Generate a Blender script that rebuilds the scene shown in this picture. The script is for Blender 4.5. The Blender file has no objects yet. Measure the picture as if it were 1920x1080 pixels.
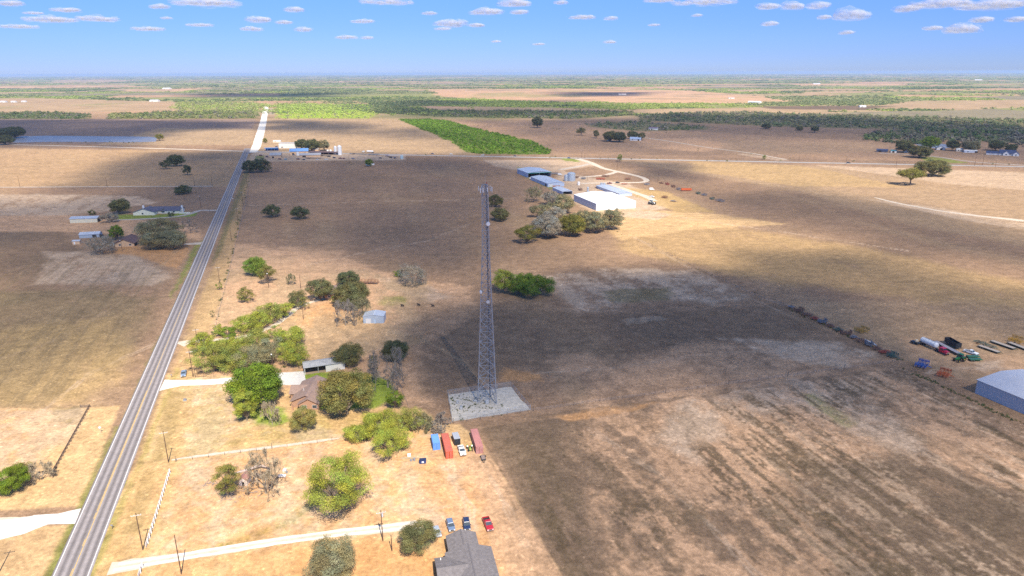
import bpy, math, random
import numpy as np
from mathutils import Vector, Matrix

R = math.radians
VEG = True
SC = bpy.context.scene
COL = SC.collection

# ---------------------------------------------------------------- camera, sky, sun, exposure
CAM_H, FPX, PITCH, ROLL = 120.0, 1280.0, R(17.52), R(-0.20)
cam_d = bpy.data.cameras.new('camera')
cam_d.lens = FPX / 1920 * 36
cam_d.sensor_width = 36
cam_d.clip_start, cam_d.clip_end = 1.0, 200000
cam = bpy.data.objects.new('camera', cam_d)
COL.objects.link(cam)
RM = Matrix.Rotation(math.pi / 2 - PITCH, 3, 'X') @ Matrix.Rotation(ROLL, 3, 'Z')
cam.location = (0, 0, CAM_H)
cam.rotation_euler = RM.to_euler()
SC.camera = cam

SUN_EL = R(49.5)
SH = Vector((-0.335, 0.942)).normalized()            # the way shadows fall on the ground
SUN_TO = Vector((-SH.x * math.cos(SUN_EL), -SH.y * math.cos(SUN_EL), math.sin(SUN_EL)))
world = bpy.data.worlds.new('World')
SC.world = world
world.use_nodes = True
wn = world.node_tree.nodes
sky = wn.new('ShaderNodeTexSky')
sky.sky_type = 'NISHITA'
sky.sun_disc = False
sky.sun_elevation = SUN_EL
sky.sun_rotation = math.atan2(SUN_TO.x, SUN_TO.y)
sky.altitude = 0
sky.air_density, sky.dust_density, sky.ozone_density = 0.9, 0.0, 4.0
sat = wn.new('ShaderNodeHueSaturation'); sat.inputs['Saturation'].default_value = 1.25
world.node_tree.links.new(sky.outputs[0], sat.inputs['Color'])
# clear blue air low down: tint by height above the horizon
wg = wn.new('ShaderNodeTexCoord'); wx = wn.new('ShaderNodeSeparateXYZ')
world.node_tree.links.new(wg.outputs['Generated'], wx.inputs[0])
wr = wn.new('ShaderNodeMapRange'); wr.inputs[1].default_value = -.02; wr.inputs[2].default_value = .35; wr.interpolation_type = 'SMOOTHERSTEP'
world.node_tree.links.new(wx.outputs[2], wr.inputs[0])
wm = wn.new('ShaderNodeMix'); wm.data_type = 'RGBA'
wm.inputs['A'].default_value = (.25, .335, .72, 1); wm.inputs['B'].default_value = (.95, .91, 1, 1)
world.node_tree.links.new(wr.outputs[0], wm.inputs['Factor'])
wy = wn.new('ShaderNodeMix'); wy.data_type = 'RGBA'; wy.blend_type = 'MULTIPLY'; wy.inputs['Factor'].default_value = 1
world.node_tree.links.new(sat.outputs[0], wy.inputs['A']); world.node_tree.links.new(wm.outputs['Result'], wy.inputs['B'])
world.node_tree.links.new(wy.outputs['Result'], wn['Background'].inputs[0])
wn['Background'].inputs[1].default_value = 0.115
sun_d = bpy.data.lights.new('sun', 'SUN')
sun_d.energy = 4.8
sun_d.angle = R(0.53)
sun_d.color = (1.0, 0.93, 0.80)
sun = bpy.data.objects.new('sun', sun_d)
sun.rotation_euler = SUN_TO.to_track_quat('Z', 'Y').to_euler()
COL.objects.link(sun)
SC.view_settings.view_transform = 'Standard'
SC.view_settings.look = 'None'
SC.view_settings.exposure = 0.80
SC.view_settings.gamma = 1
SC.cycles.max_bounces = 5
SC.cycles.diffuse_bounces = 2
SC.cycles.glossy_bounces = 2
SC.cycles.transmission_bounces = 2
SC.cycles.volume_bounces = 1
SC.cycles.transparent_max_bounces = 28
SC.cycles.use_denoising = False
SC.cycles.use_adaptive_sampling = True
SC.cycles.adaptive_threshold = 0.012

# ---------------------------------------------------------------- from the survey photo's pixels to metres
def ray(px, py):
    d = RM @ Vector(((px - 960) / FPX, (540 - py) / FPX, -1))
    return d
def G(px, py, z=0.0):
    d = ray(px, py)
    t = (z - CAM_H) / d.z
    return Vector((d.x * t, d.y * t, z))
RMI = RM.transposed()
def depth_of(p):
    return -(RMI @ (Vector(p) - Vector((0, 0, CAM_H)))).z
def proj(p):
    c = RMI @ (Vector(p) - Vector((0, 0, CAM_H)))
    return (960 + FPX * c.x / -c.z, 540 - FPX * c.y / -c.z)
def h_at(bx, by, ty):
    """height of a vertical thing whose foot is at (bx, by) and whose top is at row ty"""
    g = G(bx, by)
    lo, hi = 0, 150
    for _ in range(40):
        m = (lo + hi) / 2
        if proj((g.x, g.y, m))[1] > ty: lo = m
        else: hi = m
    return lo

# ---------------------------------------------------------------- numpy noise
def _h(ix, iy, s):
    n = (ix.astype(np.int64) * 374761393 + iy.astype(np.int64) * 668265263 + s * 1442695041) & 0xffffffff
    n = ((n ^ (n >> 13)) * 1274126177) & 0xffffffff
    n = (n ^ (n >> 16)) & 0xffffffff
    return n.astype(np.float64) / 4294967295.0
def vn(x, y, s=0):
    x = np.asarray(x, float); y = np.asarray(y, float)
    ix = np.floor(x); iy = np.floor(y)
    fx = x - ix; fy = y - iy
    fx = fx * fx * (3 - 2 * fx); fy = fy * fy * (3 - 2 * fy)
    a = _h(ix, iy, s); b = _h(ix + 1, iy, s); c = _h(ix, iy + 1, s); d = _h(ix + 1, iy + 1, s)
    return (a + (b - a) * fx) * (1 - fy) + (c + (d - c) * fx) * fy
def fbm(x, y, s=0, o=4):
    t = 0; a = 0.5; w = 0
    for k in range(o):
        t = t + a * vn(x * 2 ** k + 17.3 * k, y * 2 ** k - 9.1 * k, s + k); w += a; a *= 0.55
    return t / w
def sst(a, b, x):
    t = np.clip((x - a) / (b - a), 0, 1)
    return t * t * (3 - 2 * t)

# ---------------------------------------------------------------- materials
MATS = {}
def M(name, col=(.5, .5, .5), rough=.75, metal=0.0, var=.12, scale=3.0, col2=None, ribs=None, attr=None, transl=0.0, bump=0.0, spec=.3, emit=None):
    """one procedural material: base colour broken up by noise, optional ribs (axis, period m)"""
    if name in MATS: return MATS[name]
    m = bpy.data.materials.new(name); m.use_nodes = True
    nt = m.node_tree; N = nt.nodes; L = nt.links
    b = N['Principled BSDF']
    b.inputs['Roughness'].default_value = rough
    b.inputs['Metallic'].default_value = metal
    b.inputs['Specular IOR Level'].default_value = spec
    tc = N.new('ShaderNodeTexCoord')
    no = N.new('ShaderNodeTexNoise'); no.inputs['Scale'].default_value = scale; no.inputs['Detail'].default_value = 5
    no.inputs['Roughness'].default_value = .65
    L.new(tc.outputs['Object'], no.inputs['Vector'])
    mx = N.new('ShaderNodeMix'); mx.data_type = 'RGBA'
    mr = N.new('ShaderNodeMapRange'); mr.inputs[1].default_value = .3; mr.inputs[2].default_value = .7
    L.new(no.outputs[0], mr.inputs[0]); L.new(mr.outputs[0], mx.inputs['Factor'])
    c1 = [max(0, c * (1 - var)) for c in col]; c2 = col2 or [min(1, c * (1 + var)) for c in col]
    mx.inputs['A'].default_value = (*c1, 1); mx.inputs['B'].default_value = (*c2, 1)
    out = mx.outputs['Result']
    if attr:
        at = N.new('ShaderNodeAttribute'); at.attribute_name = attr
        mm = N.new('ShaderNodeMix'); mm.data_type = 'RGBA'; mm.blend_type = 'MULTIPLY'; mm.inputs['Factor'].default_value = 1
        L.new(at.outputs['Color'], mm.inputs['A']); L.new(out, mm.inputs['B']); out = mm.outputs['Result']
    if ribs:
        ax, per, dark = ribs
        sx = N.new('ShaderNodeSeparateXYZ'); L.new(tc.outputs['Object'], sx.inputs[0])
        f = N.new('ShaderNodeMath'); f.operation = 'MULTIPLY'; f.inputs[1].default_value = 1 / per
        L.new(sx.outputs['XYZ'.index(ax)], f.inputs[0])
        g = N.new('ShaderNodeMath'); g.operation = 'FRACT'; L.new(f.outputs[0], g.inputs[0])
        q = N.new('ShaderNodeMath'); q.operation = 'LESS_THAN'; q.inputs[1].default_value = .18; L.new(g.outputs[0], q.inputs[0])
        mm = N.new('ShaderNodeMix'); mm.data_type = 'RGBA'; mm.blend_type = 'MULTIPLY'
        mm.inputs['B'].default_value = (dark, dark, dark, 1)
        L.new(q.outputs[0], mm.inputs['Factor']); L.new(out, mm.inputs['A']); out = mm.outputs['Result']
    L.new(out, b.inputs['Base Color'])
    if bump:
        bp = N.new('ShaderNodeBump'); bp.inputs['Strength'].default_value = bump; bp.inputs['Distance'].default_value = .1
        L.new(no.outputs[0], bp.inputs['Height']); L.new(bp.outputs[0], b.inputs['Normal'])
    if transl:
        tr = N.new('ShaderNodeBsdfTranslucent'); L.new(out, tr.inputs['Color'])
        ms = N.new('ShaderNodeMixShader'); ms.inputs[0].default_value = transl
        L.new(b.outputs[0], ms.inputs[1]); L.new(tr.outputs[0], ms.inputs[2])
        L.new(ms.outputs[0], N['Material Output'].inputs['Surface'])
    if emit:
        b.inputs['Emission Color'].default_value = (*emit[:3], 1); b.inputs['Emission Strength'].default_value = emit[3]
    MATS[name] = m
    return m

# ---------------------------------------------------------------- mesh building
def mesh_np(name, V, F, k, mat, col=None, smooth=False):
    """F: (n,k) int array"""
    me = bpy.data.meshes.new(name)
    V = np.asarray(V, np.float32); F = np.asarray(F, np.int32)
    me.vertices.add(len(V)); me.vertices.foreach_set('co', V.ravel())
    me.loops.add(F.size); me.loops.foreach_set('vertex_index', F.ravel())
    me.polygons.add(len(F))
    me.polygons.foreach_set('loop_start', np.arange(0, F.size, k, dtype=np.int32))
    me.polygons.foreach_set('loop_total', np.full(len(F), k, np.int32))
    if smooth: me.polygons.foreach_set('use_smooth', np.ones(len(F), bool))
    if col is not None:
        a = me.color_attributes.new('tint', 'FLOAT_COLOR', 'POINT')
        c = np.ones((len(V), 4), np.float32); c[:, :3] = col
        a.data.foreach_set('color', c.ravel())
    me.update(calc_edges=True)
    if mat: me.materials.append(mat)
    return me
def link(name, me, parent=None, loc=None):
    o = bpy.data.objects.new(name, me); COL.objects.link(o)
    if parent: o.parent = parent
    if loc is not None: o.location = loc
    return o
def tag(o, label=None, cat=None, group=None, kind=None):
    if label: o['label'] = label
    if cat: o['category'] = cat
    if group: o['group'] = group
    if kind: o['kind'] = kind
    return o
def thing(name, label, cat, loc=(0, 0, 0), rz=0.0, group=None):
    o = bpy.data.objects.new(name, None); COL.objects.link(o)
    o.empty_display_size = 1
    o.location = loc; o.rotation_euler = (0, 0, rz)
    return tag(o, label, cat, group)
def copy_tree(o, parent=None):
    c = o.copy(); COL.objects.link(c); c.parent = parent
    for ch in list(o.children): copy_tree(ch, c)
    return c

class MB:
    def __init__(s): s.v = []; s.f = []
    def add(s, vs, fs):
        n = len(s.v); s.v += [tuple(v) for v in vs]; s.f += [tuple(i + n for i in f) for f in fs]; return s
    def box(s, x0, x1, y0, y1, z0, z1):
        return s.hexa([(x0, y0), (x1, y0), (x1, y1), (x0, y1)], z0, [(x0, y0), (x1, y0), (x1, y1), (x0, y1)], z1)
    def hexa(s, b, z0, t, z1):
        vs = [(x, y, z0) for x, y in b] + [(x, y, z1) for x, y in t]; n = len(b)
        fs = [tuple(range(n - 1, -1, -1)), tuple(range(n, 2 * n))] + [(i, (i + 1) % n, n + (i + 1) % n, n + i) for i in range(n)]
        return s.add(vs, fs)
    def prism(s, prof, a0, a1, axis='x', top=None):
        """profile of (u,z) pushed along axis from a0 to a1; top: the profile at a1 if different"""
        q = top or prof; n = len(prof)
        P = (lambda a, u, z: (a, u, z)) if axis == 'x' else (lambda a, u, z: (u, a, z))
        vs = [P(a0, u, z) for u, z in prof] + [P(a1, u, z) for u, z in q]
        fs = [tuple(range(n)), tuple(range(2 * n - 1, n - 1, -1))] + [(i, n + i, n + (i + 1) % n, (i + 1) % n) for i in range(n)]
        return s.add(vs, fs)
    def cyl(s, p, q, r, r2=None, n=10, cap=True):
        p = Vector(p); q = Vector(q); r2 = r if r2 is None else r2
        d = (q - p).normalized(); a = d.orthogonal().normalized(); b = d.cross(a)
        vs = []
        for c, rr in ((p, r), (q, r2)):
            for i in range(n):
                t = 2 * math.pi * i / n
                vs.append(c + (a * math.cos(t) + b * math.sin(t)) * rr)
        fs = [(i, (i + 1) % n, n + (i + 1) % n, n + i) for i in range(n)]
        if cap: fs += [tuple(range(n - 1, -1, -1)), tuple(range(n, 2 * n))]
        return s.add(vs, fs)
    def lathe(s, prof, n=16, c=(0, 0, 0), axis='z'):
        """prof (r, h) stack about an axis through c"""
        vs = []; m = len(prof)
        for r, h in prof:
            for i in range(n):
                t = 2 * math.pi * i / n
                u, w = r * math.cos(t), r * math.sin(t)
                vs.append({'z': (c[0] + u, c[1] + w, c[2] + h), 'x': (c[0] + h, c[1] + u, c[2] + w), 'y': (c[0] + u, c[1] + h, c[2] + w)}[axis])
        fs = [(k * n + i, k * n + (i + 1) % n, (k + 1) * n + (i + 1) % n, (k + 1) * n + i) for k in range(m - 1) for i in range(n)]
        fs += [tuple(range(n - 1, -1, -1)), tuple(range((m - 1) * n, m * n))]
        return s.add(vs, fs)
    def mesh(s, name, mat, smooth=False):
        me = bpy.data.meshes.new(name); me.from_pydata(s.v, [], s.f)
        import bmesh
        b = bmesh.new(); b.from_mesh(me); bmesh.ops.recalc_face_normals(b, faces=b.faces); b.to_mesh(me); b.free()
        if smooth:
            for p in me.polygons: p.use_smooth = True
        me.materials.append(mat)
        return me
    def obj(s, name, mat, parent=None, smooth=False, bevel=0.0, label=None):
        o = link(name, s.mesh(name, mat, smooth), parent)
        if bevel:
            b = o.modifiers.new('bevel', 'BEVEL'); b.width = bevel; b.segments = 2; b.limit_method = 'ANGLE'
        if label: o['label'] = label
        return o
def boxobj(name, mat, parent, *a, **k):
    return MB().box(*a).obj(name, mat, parent, **k)
# ---------------------------------------------------------------- the ground: soils and grasses as albedo, in metres

hA = (G(132, 1080) + Vector((0, 0, 0))); hB = G(463.2, 280)
HDIR = Vector(((hB - hA).x, (hB - hA).y)).normalized()       # along the highway
HN = Vector((HDIR.y, -HDIR.x))                                # to its right
def pdist(x, y, P):
    """signed distance in metres to polygon P, positive inside"""
    d = np.full(x.shape, 1e18); ins = np.zeros(x.shape, bool)
    n = len(P)
    for i in range(n):
        ax, ay = P[i]; bx, by = P[(i + 1) % n]
        ex, ey = bx - ax, by - ay
        t = np.clip(((x - ax) * ex + (y - ay) * ey) / (ex * ex + ey * ey + 1e-9), 0, 1)
        dx = x - ax - t * ex; dy = y - ay - t * ey
        d = np.minimum(d, dx * dx + dy * dy)
        c = (ay > y) != (by > y)
        with np.errstate(divide='ignore', invalid='ignore'):
            xi = ax + (y - ay) * ex / (ey if ey != 0 else 1e-12)
        ins ^= c & (x < xi)
    d = np.sqrt(d)
    return np.where(ins, d, -d)
def W(pts):
    return [tuple(G(a, b).xy) for a, b in pts]
def pmask(x, y, P, soft, amp=0.0, ns=20.0, seed=1):
    """0..1 inside polygon P (metres) with a ragged soft edge"""
    xs = [p[0] for p in P]; ys = [p[1] for p in P]; mg = soft + amp
    out = np.zeros(x.shape)
    idx = np.nonzero((x > min(xs) - mg) & (x < max(xs) + mg) & (y > min(ys) - mg) & (y < max(ys) + mg))[0]
    if not len(idx): return out
    X, Y = x[idx], y[idx]
    if amp:
        X = X + amp * 2 * (fbm(x[idx] / ns, y[idx] / ns, seed, 4) - .5)
        Y = Y + amp * 2 * (fbm(x[idx] / ns + 50, y[idx] / ns, seed + 9, 4) - .5)
    out[idx] = sst(-soft, soft, pdist(X, Y, P))
    return out

C = dict(brown=(.278, .192, .132), dark=(.155, .116, .082), olive=(.17, .15, .075), sand=(.49, .348, .195), pink=(.47, .315, .205),
         pale=(.47, .375, .29), tan=(.36, .27, .175), gold=(.42, .30, .14), green=(.17, .21, .045), lawn=(.20, .27, .045),
         grav=(.60, .53, .44), purple=(.24, .185, .16), scrub=(.19, .20, .085), orange=(.48, .275, .13), greyg=(.22, .20, .14))
# colour, polygon in survey pixels, edge softness (px), raggedness (px), strength, break-up
LAYERS = [
 ('purple', [(-200, 222), (478, 224), (470, 272), (-200, 268)], 1, 1, .8, 0),
 ('tan', [(300, 240), (480, 242), (474, 272), (180, 272)], 4, 3, .8, .2),
 ('sand', [(-300, 274), (240, 281), (460, 284), (430, 350), (-300, 352)], 2, 1, .35, .3),
 ('tan', [(500, 222), (760, 222), (840, 262), (900, 290), (480, 288)], 2, 1, .7, .3),
 ('pink', [(840, 226), (1100, 230), (1350, 250), (1700, 268), (1960, 290), (1960, 306), (1030, 290)], 2, 1, .30, .3),
 ('pink', [(1185, 262), (1300, 258), (1380, 272), (1320, 285), (1215, 278)], 4, 3, .6, .4),
 ('tan', [(1350, 262), (1640, 268), (1650, 284), (1400, 292), (1350, 280)], 4, 3, .25, .4),
 ('pale', [(-200, 366), (60, 364), (260, 368), (300, 380), (200, 396), (80, 408), (-200, 412)], 6, 10, .6, .75),
 ('pink', [(-200, 404), (130, 404), (360, 420), (380, 450), (150, 434), (-200, 436)], 5, 6, .75, .5),
 ('dark', [(-200, 432), (120, 436), (150, 470), (80, 560), (-200, 620)], 8, 12, .45, .5),
 ('pale', [(90, 470), (250, 476), (330, 520), (290, 535), (70, 530)], 8, 14, .55, .75),
 ('orange', [(240, 462), (355, 458), (352, 480), (330, 505), (250, 478), (180, 474)], 4, 4, .6, .4),
 ('olive', [(-200, 560), (170, 540), (290, 560), (230, 680), (150, 750), (-200, 770)], 20, 20, .35, .5),
 ('gold', [(-300, 640), (215, 600), (240, 700), (160, 765), (-300, 775)], 25, 20, .4, .5),
 ('sand', [(-400, 772), (168, 764), (95, 893), (140, 940), (-400, 960)], 2, 2, .85, .25),
 ('sand', [(168, 764), (225, 760), (150, 950), (-400, 975), (-400, 930), (95, 893)], 3, 2, .8, .3),
 ('orange', [(-50, 770), (90, 768), (60, 860), (-50, 870)], 12, 18, .35, .6),
 ('olive', [(100, 765), (165, 762), (145, 795), (105, 790)], 6, 6, .55, .4),
 ('sand', [(-400, 1000), (130, 985), (95, 1200), (-400, 1200)], 3, 2, .7, .3),
 # lit yards right of the road
 ('pink', [(432, 460), (620, 482), (800, 528), (880, 540), (900, 590), (800, 640), (800, 760), (350, 760), (330, 690), (400, 560)], 10, 14, .85, .35),
 ('sand', [(540, 580), (680, 590), (790, 640), (560, 690), (520, 620)], 12, 14, .55, .3),
 ('orange', [(560, 580), (625, 565), (650, 590), (640, 615), (560, 610)], 8, 6, .55, .3),
 ('pale', [(700, 520), (790, 528), (850, 560), (810, 566), (730, 540)], 6, 10, .5, .6),
 ('green', [(715, 555), (765, 556), (765, 572), (715, 572)], 6, 6, .55, .5),
 ('sand', [(315, 700), (430, 704), (680, 760), (800, 768), (820, 800), (262, 868)], 4, 4, .9, .25),
 ('gold', [(560, 780), (760, 765), (800, 785), (560, 830), (420, 845), (440, 820)], 8, 8, .5, .5),
 ('lawn', [(466, 775), (500, 760), (535, 765), (545, 790), (515, 800), (480, 795)], 5, 5, .9, .2),
 ('lawn', [(560, 696), (680, 700), (730, 712), (745, 745), (700, 765), (560, 770)], 5, 4, .9, .25),
 ('sand', [(255, 872), (780, 792), (860, 795), (905, 830), (1060, 1090), (1110, 1200), (60, 1200)], 3, 3, .9, .25),
 ('orange', [(560, 1030), (740, 1010), (860, 1060), (860, 1200), (520, 1200)], 14, 12, .6, .3),
 ('pink', [(850, 840), (905, 830), (1060, 1090), (1110, 1200), (940, 1200), (880, 1000), (860, 920)], 2.0, 2, .85, .2),
 ('green', [(470, 1000), (530, 975), (590, 938), (610, 940), (540, 990), (480, 1015), (380, 1040), (380, 1030)], 5, 5, .75, .5),
 ('pale', [(820, 870), (845, 870), (858, 920), (885, 960), (890, 1000), (790, 1000), (780, 985), (850, 960), (838, 915)], 6, 6, .75, .4),
 ('dark', [(770, 930), (850, 900), (850, 950), (800, 965)], 14, 14, .15, .5),
 ('pale', [(270, 880), (780, 800), (850, 810), (880, 900), (860, 990), (230, 1060)], 8, 10, .45, .95),
 ('orange', [(270, 880), (780, 800), (850, 810), (960, 1080), (860, 1100), (150, 1100)], 8, 10, .40, .95),
 ('pale', [(320, 705), (430, 706), (560, 780), (640, 820), (270, 865)], 6, 8, .40, .95),
 ('green', [(300, 705), (560, 780), (800, 770), (820, 800), (262, 868)], 6, 8, .16, .95),
 ('pale', [(-200, 772), (165, 765), (95, 893), (-200, 960)], 6, 8, .40, .95),
 ('tan', [(440, 460), (800, 530), (800, 640), (560, 690), (350, 640)], 8, 10, .5, .95),
 # middle field, parcel, right fields
 ('pink', [(430, 455), (640, 470), (700, 500), (600, 520), (420, 500)], 10, 16, .5, .6),
 ('pale', [(930, 520), (1040, 512), (1150, 504), (1290, 505), (1405, 552), (1340, 572), (1200, 560), (1150, 590), (1080, 590), (1050, 550)], 10, 18, .60, .9),
 ('pale', [(1170, 598), (1240, 592), (1250, 600), (1180, 608)], 3, 5, .7, .6),
 ('olive', [(1130, 545), (1260, 540), (1250, 565), (1150, 568)], 6, 10, .5, .6),
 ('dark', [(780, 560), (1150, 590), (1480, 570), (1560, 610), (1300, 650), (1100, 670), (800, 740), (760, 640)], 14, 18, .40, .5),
 ('pink', [(1060, 660), (1130, 668), (1140, 700), (1060, 700), (1020, 680)], 12, 14, .55, .6),
 ('pink', [(1120, 700), (1300, 640), (1420, 650), (1640, 670), (1680, 676), (1300, 725), (1100, 745)], 14, 16, .55, .75),
 ('pale', [(1350, 632), (1440, 640), (1560, 640), (1660, 668), (1560, 688), (1440, 668)], 8, 12, .6, .8),
 ('orange', [(950, 690), (1010, 700), (1010, 715), (940, 712)], 6, 8, .6, .5),
 ('tan', [(1480, 570), (1700, 676), (1760, 700), (1960, 740), (1960, 560), (1700, 560)], 10, 10, .35, .4),
 ('pink', [(1690, 630), (1820, 660), (1960, 670), (1960, 720), (1830, 700), (1700, 672)], 8, 8, .45, .4),
 ('pale', [(1830, 680), (1880, 676), (1880, 690), (1840, 698)], 5, 5, .5, .5),
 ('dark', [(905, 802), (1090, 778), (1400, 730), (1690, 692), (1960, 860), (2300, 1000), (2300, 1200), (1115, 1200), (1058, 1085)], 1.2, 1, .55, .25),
 ('pink', [(1090, 760), (1400, 715), (1640, 690), (1700, 720), (1860, 800), (1960, 870), (1960, 960), (1760, 900), (1800, 1080), (1600, 1180), (1190, 1180), (1110, 960), (1050, 800)], 22, 34, .80, .85),
 ('pale', [(1280, 740), (1480, 710), (1600, 720), (1750, 840), (1700, 850), (1500, 760), (1350, 800), (1300, 860), (1240, 830)], 16, 24, .55, .85),
 ('dark', [(905, 800), (1060, 775), (1110, 790), (1080, 840), (1060, 980), (1020, 1010), (960, 900)], 30, 30, .55, .6),
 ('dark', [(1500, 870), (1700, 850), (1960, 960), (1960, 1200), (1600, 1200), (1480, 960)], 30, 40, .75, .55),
 ('green', [(1500, 740), (1530, 738), (1600, 790), (1580, 800)], 8, 8, .4, .6),
 ('orange', [(1030, 782), (1100, 768), (1230, 752), (1200, 768), (1080, 790)], 4, 5, .6, .6),
 ('tan', [(1150, 300), (1920, 322), (1960, 420), (1960, 470), (1700, 420), (1500, 360)], 8, 8, .45, .4),
 ('pale', [(1520, 309), (1960, 325), (1960, 360), (1780, 345), (1640, 325)], 3, 4, .45, .5),
 ('pale', [(1620, 372), (1760, 390), (1960, 425), (1960, 436), (1800, 412)], 3, 6, .55, .7),
 ('gold', [(1150, 400), (1400, 430), (1700, 480), (1960, 540), (1960, 580), (1700, 560), (1400, 520), (1160, 470)], 20, 20, .4, .5),
 ('gold', [(1290, 300), (1500, 310), (1700, 350), (1500, 350), (1300, 320)], 6, 8, .4, .4),
 ('olive', [(318, 735), (346, 735), (332, 800), (302, 864), (284, 864)], 3, 3, .55, .3),
 ('olive', [(268, 880), (296, 880), (262, 1000), (232, 1000)], 3, 3, .45, .4),
 # farm compound
 ('pale', [(905, 300), (1095, 300), (1120, 310), (1020, 325), (960, 318), (930, 312)], 3, 2, .65, .3),
 ('pale', [(1050, 318), (1090, 330), (1180, 345), (1240, 375), (1260, 390), (1210, 396), (1110, 396), (1060, 372), (1040, 340)], 4, 3, .75, .25),
 ('sand', [(1110, 396), (1215, 394), (1330, 400), (1480, 420), (1300, 430), (1160, 450), (1140, 430)], 6, 6, .8, .4),
 ('pale', [(1120, 397), (1220, 395), (1260, 402), (1230, 412), (1160, 406)], 4, 4, .7, .3),
 ('green', [(970, 312), (985, 318), (1040, 350), (1035, 356), (980, 330)], 2, 2, .6, .4),
 ('gold', [(1145, 348), (1250, 360), (1340, 398), (1270, 398), (1190, 368)], 4, 3, .7, .3),
 ('olive', [(1020, 293), (1085, 298), (1080, 304), (1060, 300)], 2, 1, .8, .3),
 ('lawn', [(1050, 296), (1085, 299), (1088, 304), (1060, 302)], 2, 1, .6, .3),
 ('lawn', [(205, 402), (250, 402), (300, 402), (370, 398), (365, 405), (300, 410), (220, 411)], 2, 2, .9, .3),
 ('pale', [(480, 282), (760, 291), (760, 300), (500, 303), (462, 300)], 1.5, 1, .8, .1),
 ('green', [(480, 292), (496, 292), (494, 297), (478, 297)], 1.5, 1, .7, .3),
 ('lawn', [(1720, 294), (1760, 295), (1820, 306), (1740, 304)], 1, 1, .7, .2),
 ('pale', [(1380, 289), (1395, 288), (1480, 300), (1465, 302)], 1.5, 1, .6, .2),
 # verges
 ('olive', [(100, 1200), (30, 1200), (130, 985), (195, 870), (290, 650), (360, 500), (440, 330), (462, 283), (463, 284), (450, 330), (380, 480), (320, 600), (240, 780)], 3, 4, .8, .3),
 ('green', [(365, 460), (380, 450), (352, 510), (330, 545), (318, 560)], 4, 4, .7, .4),
 ('green', [(150, 1100), (262, 860), (330, 690), (338, 690), (272, 860), (170, 1100)], 3, 3, .5, .5),
 ('green', [(60, 1120), (100, 1040), (215, 800), (225, 800), (130, 1010), (100, 1120)], 5, 4, .45, .5),
 ('gold', [(140, 1200), (220, 1200), (330, 900), (365, 720), (430, 500), (468, 330), (470, 300), (466, 285), (463, 310), (400, 500), (320, 700), (240, 900)], 4, 4, .45, .3),
 ('olive', [(470, 310), (462, 340), (440, 400), (415, 470), (395, 500), (400, 480), (430, 400), (460, 320)], 2, 2, .7, .4),
 ('green', [(238, 900), (232, 900), (175, 1030), (182, 1030)], 2, 3, .6, .4),
]
CL = {k: np.array(v) for k, v in C.items()}
def to_uv(x, y):
    return x * HN.x + y * HN.y, x * HDIR.x + y * HDIR.y       # across, along the highway
def cells(x, y):
    """far country: rectangular fields, each its own soil, wood or pasture"""
    u, v = to_uv(x, y)
    u = u + 90 * (fbm(x / 700, y / 700, 61, 3) - .5) * 2; v = v + 90 * (fbm(x / 600, y / 600, 67, 3) - .5) * 2
    ci = np.floor(v / 420); off = _h(ci, ci * 0, 5) * 900
    cj = np.floor((u + off) / (700 + 500 * _h(ci, ci * 0 + 3, 8)))
    return _h(ci, cj, 21), _h(ci, cj, 22)
FAR_CLEAR = [  # cleared fields in the far country: colour, polygon, strength
 ('tan', [(-100, 185), (60, 184), (320, 190), (340, 207), (150, 211), (-100, 211)]),
 ('pink', [(-100, 162), (240, 161), (300, 163), (160, 165), (-100, 166)]),
 ('tan', [(100, 151), (220, 149), (240, 153), (100, 155)]),
 ('pink', [(240, 168), (400, 165), (340, 172), (230, 171)]),
 ('tan', [(880, 200), (1160, 204), (1140, 213), (920, 209)]),
 ('pink', [(800, 168), (1050, 166), (1300, 170), (1400, 178), (1500, 190), (1380, 194), (1000, 190), (830, 182)]),
 ('tan', [(1180, 205), (1500, 206), (1600, 215), (1400, 215)]),
 ('tan', [(1700, 190), (1960, 186), (1960, 200), (1800, 206), (1620, 203)]),
 ('purple', [(1085, 173), (1210, 173), (1190, 180), (1100, 180)]),
 ('dark', [(1420, 198), (1680, 199), (1620, 206), (1450, 204)]),
 ('pink', [(1480, 158), (1700, 157), (1700, 160), (1500, 161)]),
 ('tan', [(1500, 172), (1640, 170), (1600, 175), (1510, 176)]),
 ('tan', [(1300, 226), (1640, 240), (1650, 247), (1500, 243), (1330, 234)]),
 ('pink', [(770, 199), (880, 201), (960, 210), (880, 212), (800, 207)]),
]
FAR_CLEAR_W = [(c, W(p)) for c, p in FAR_CLEAR]
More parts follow.
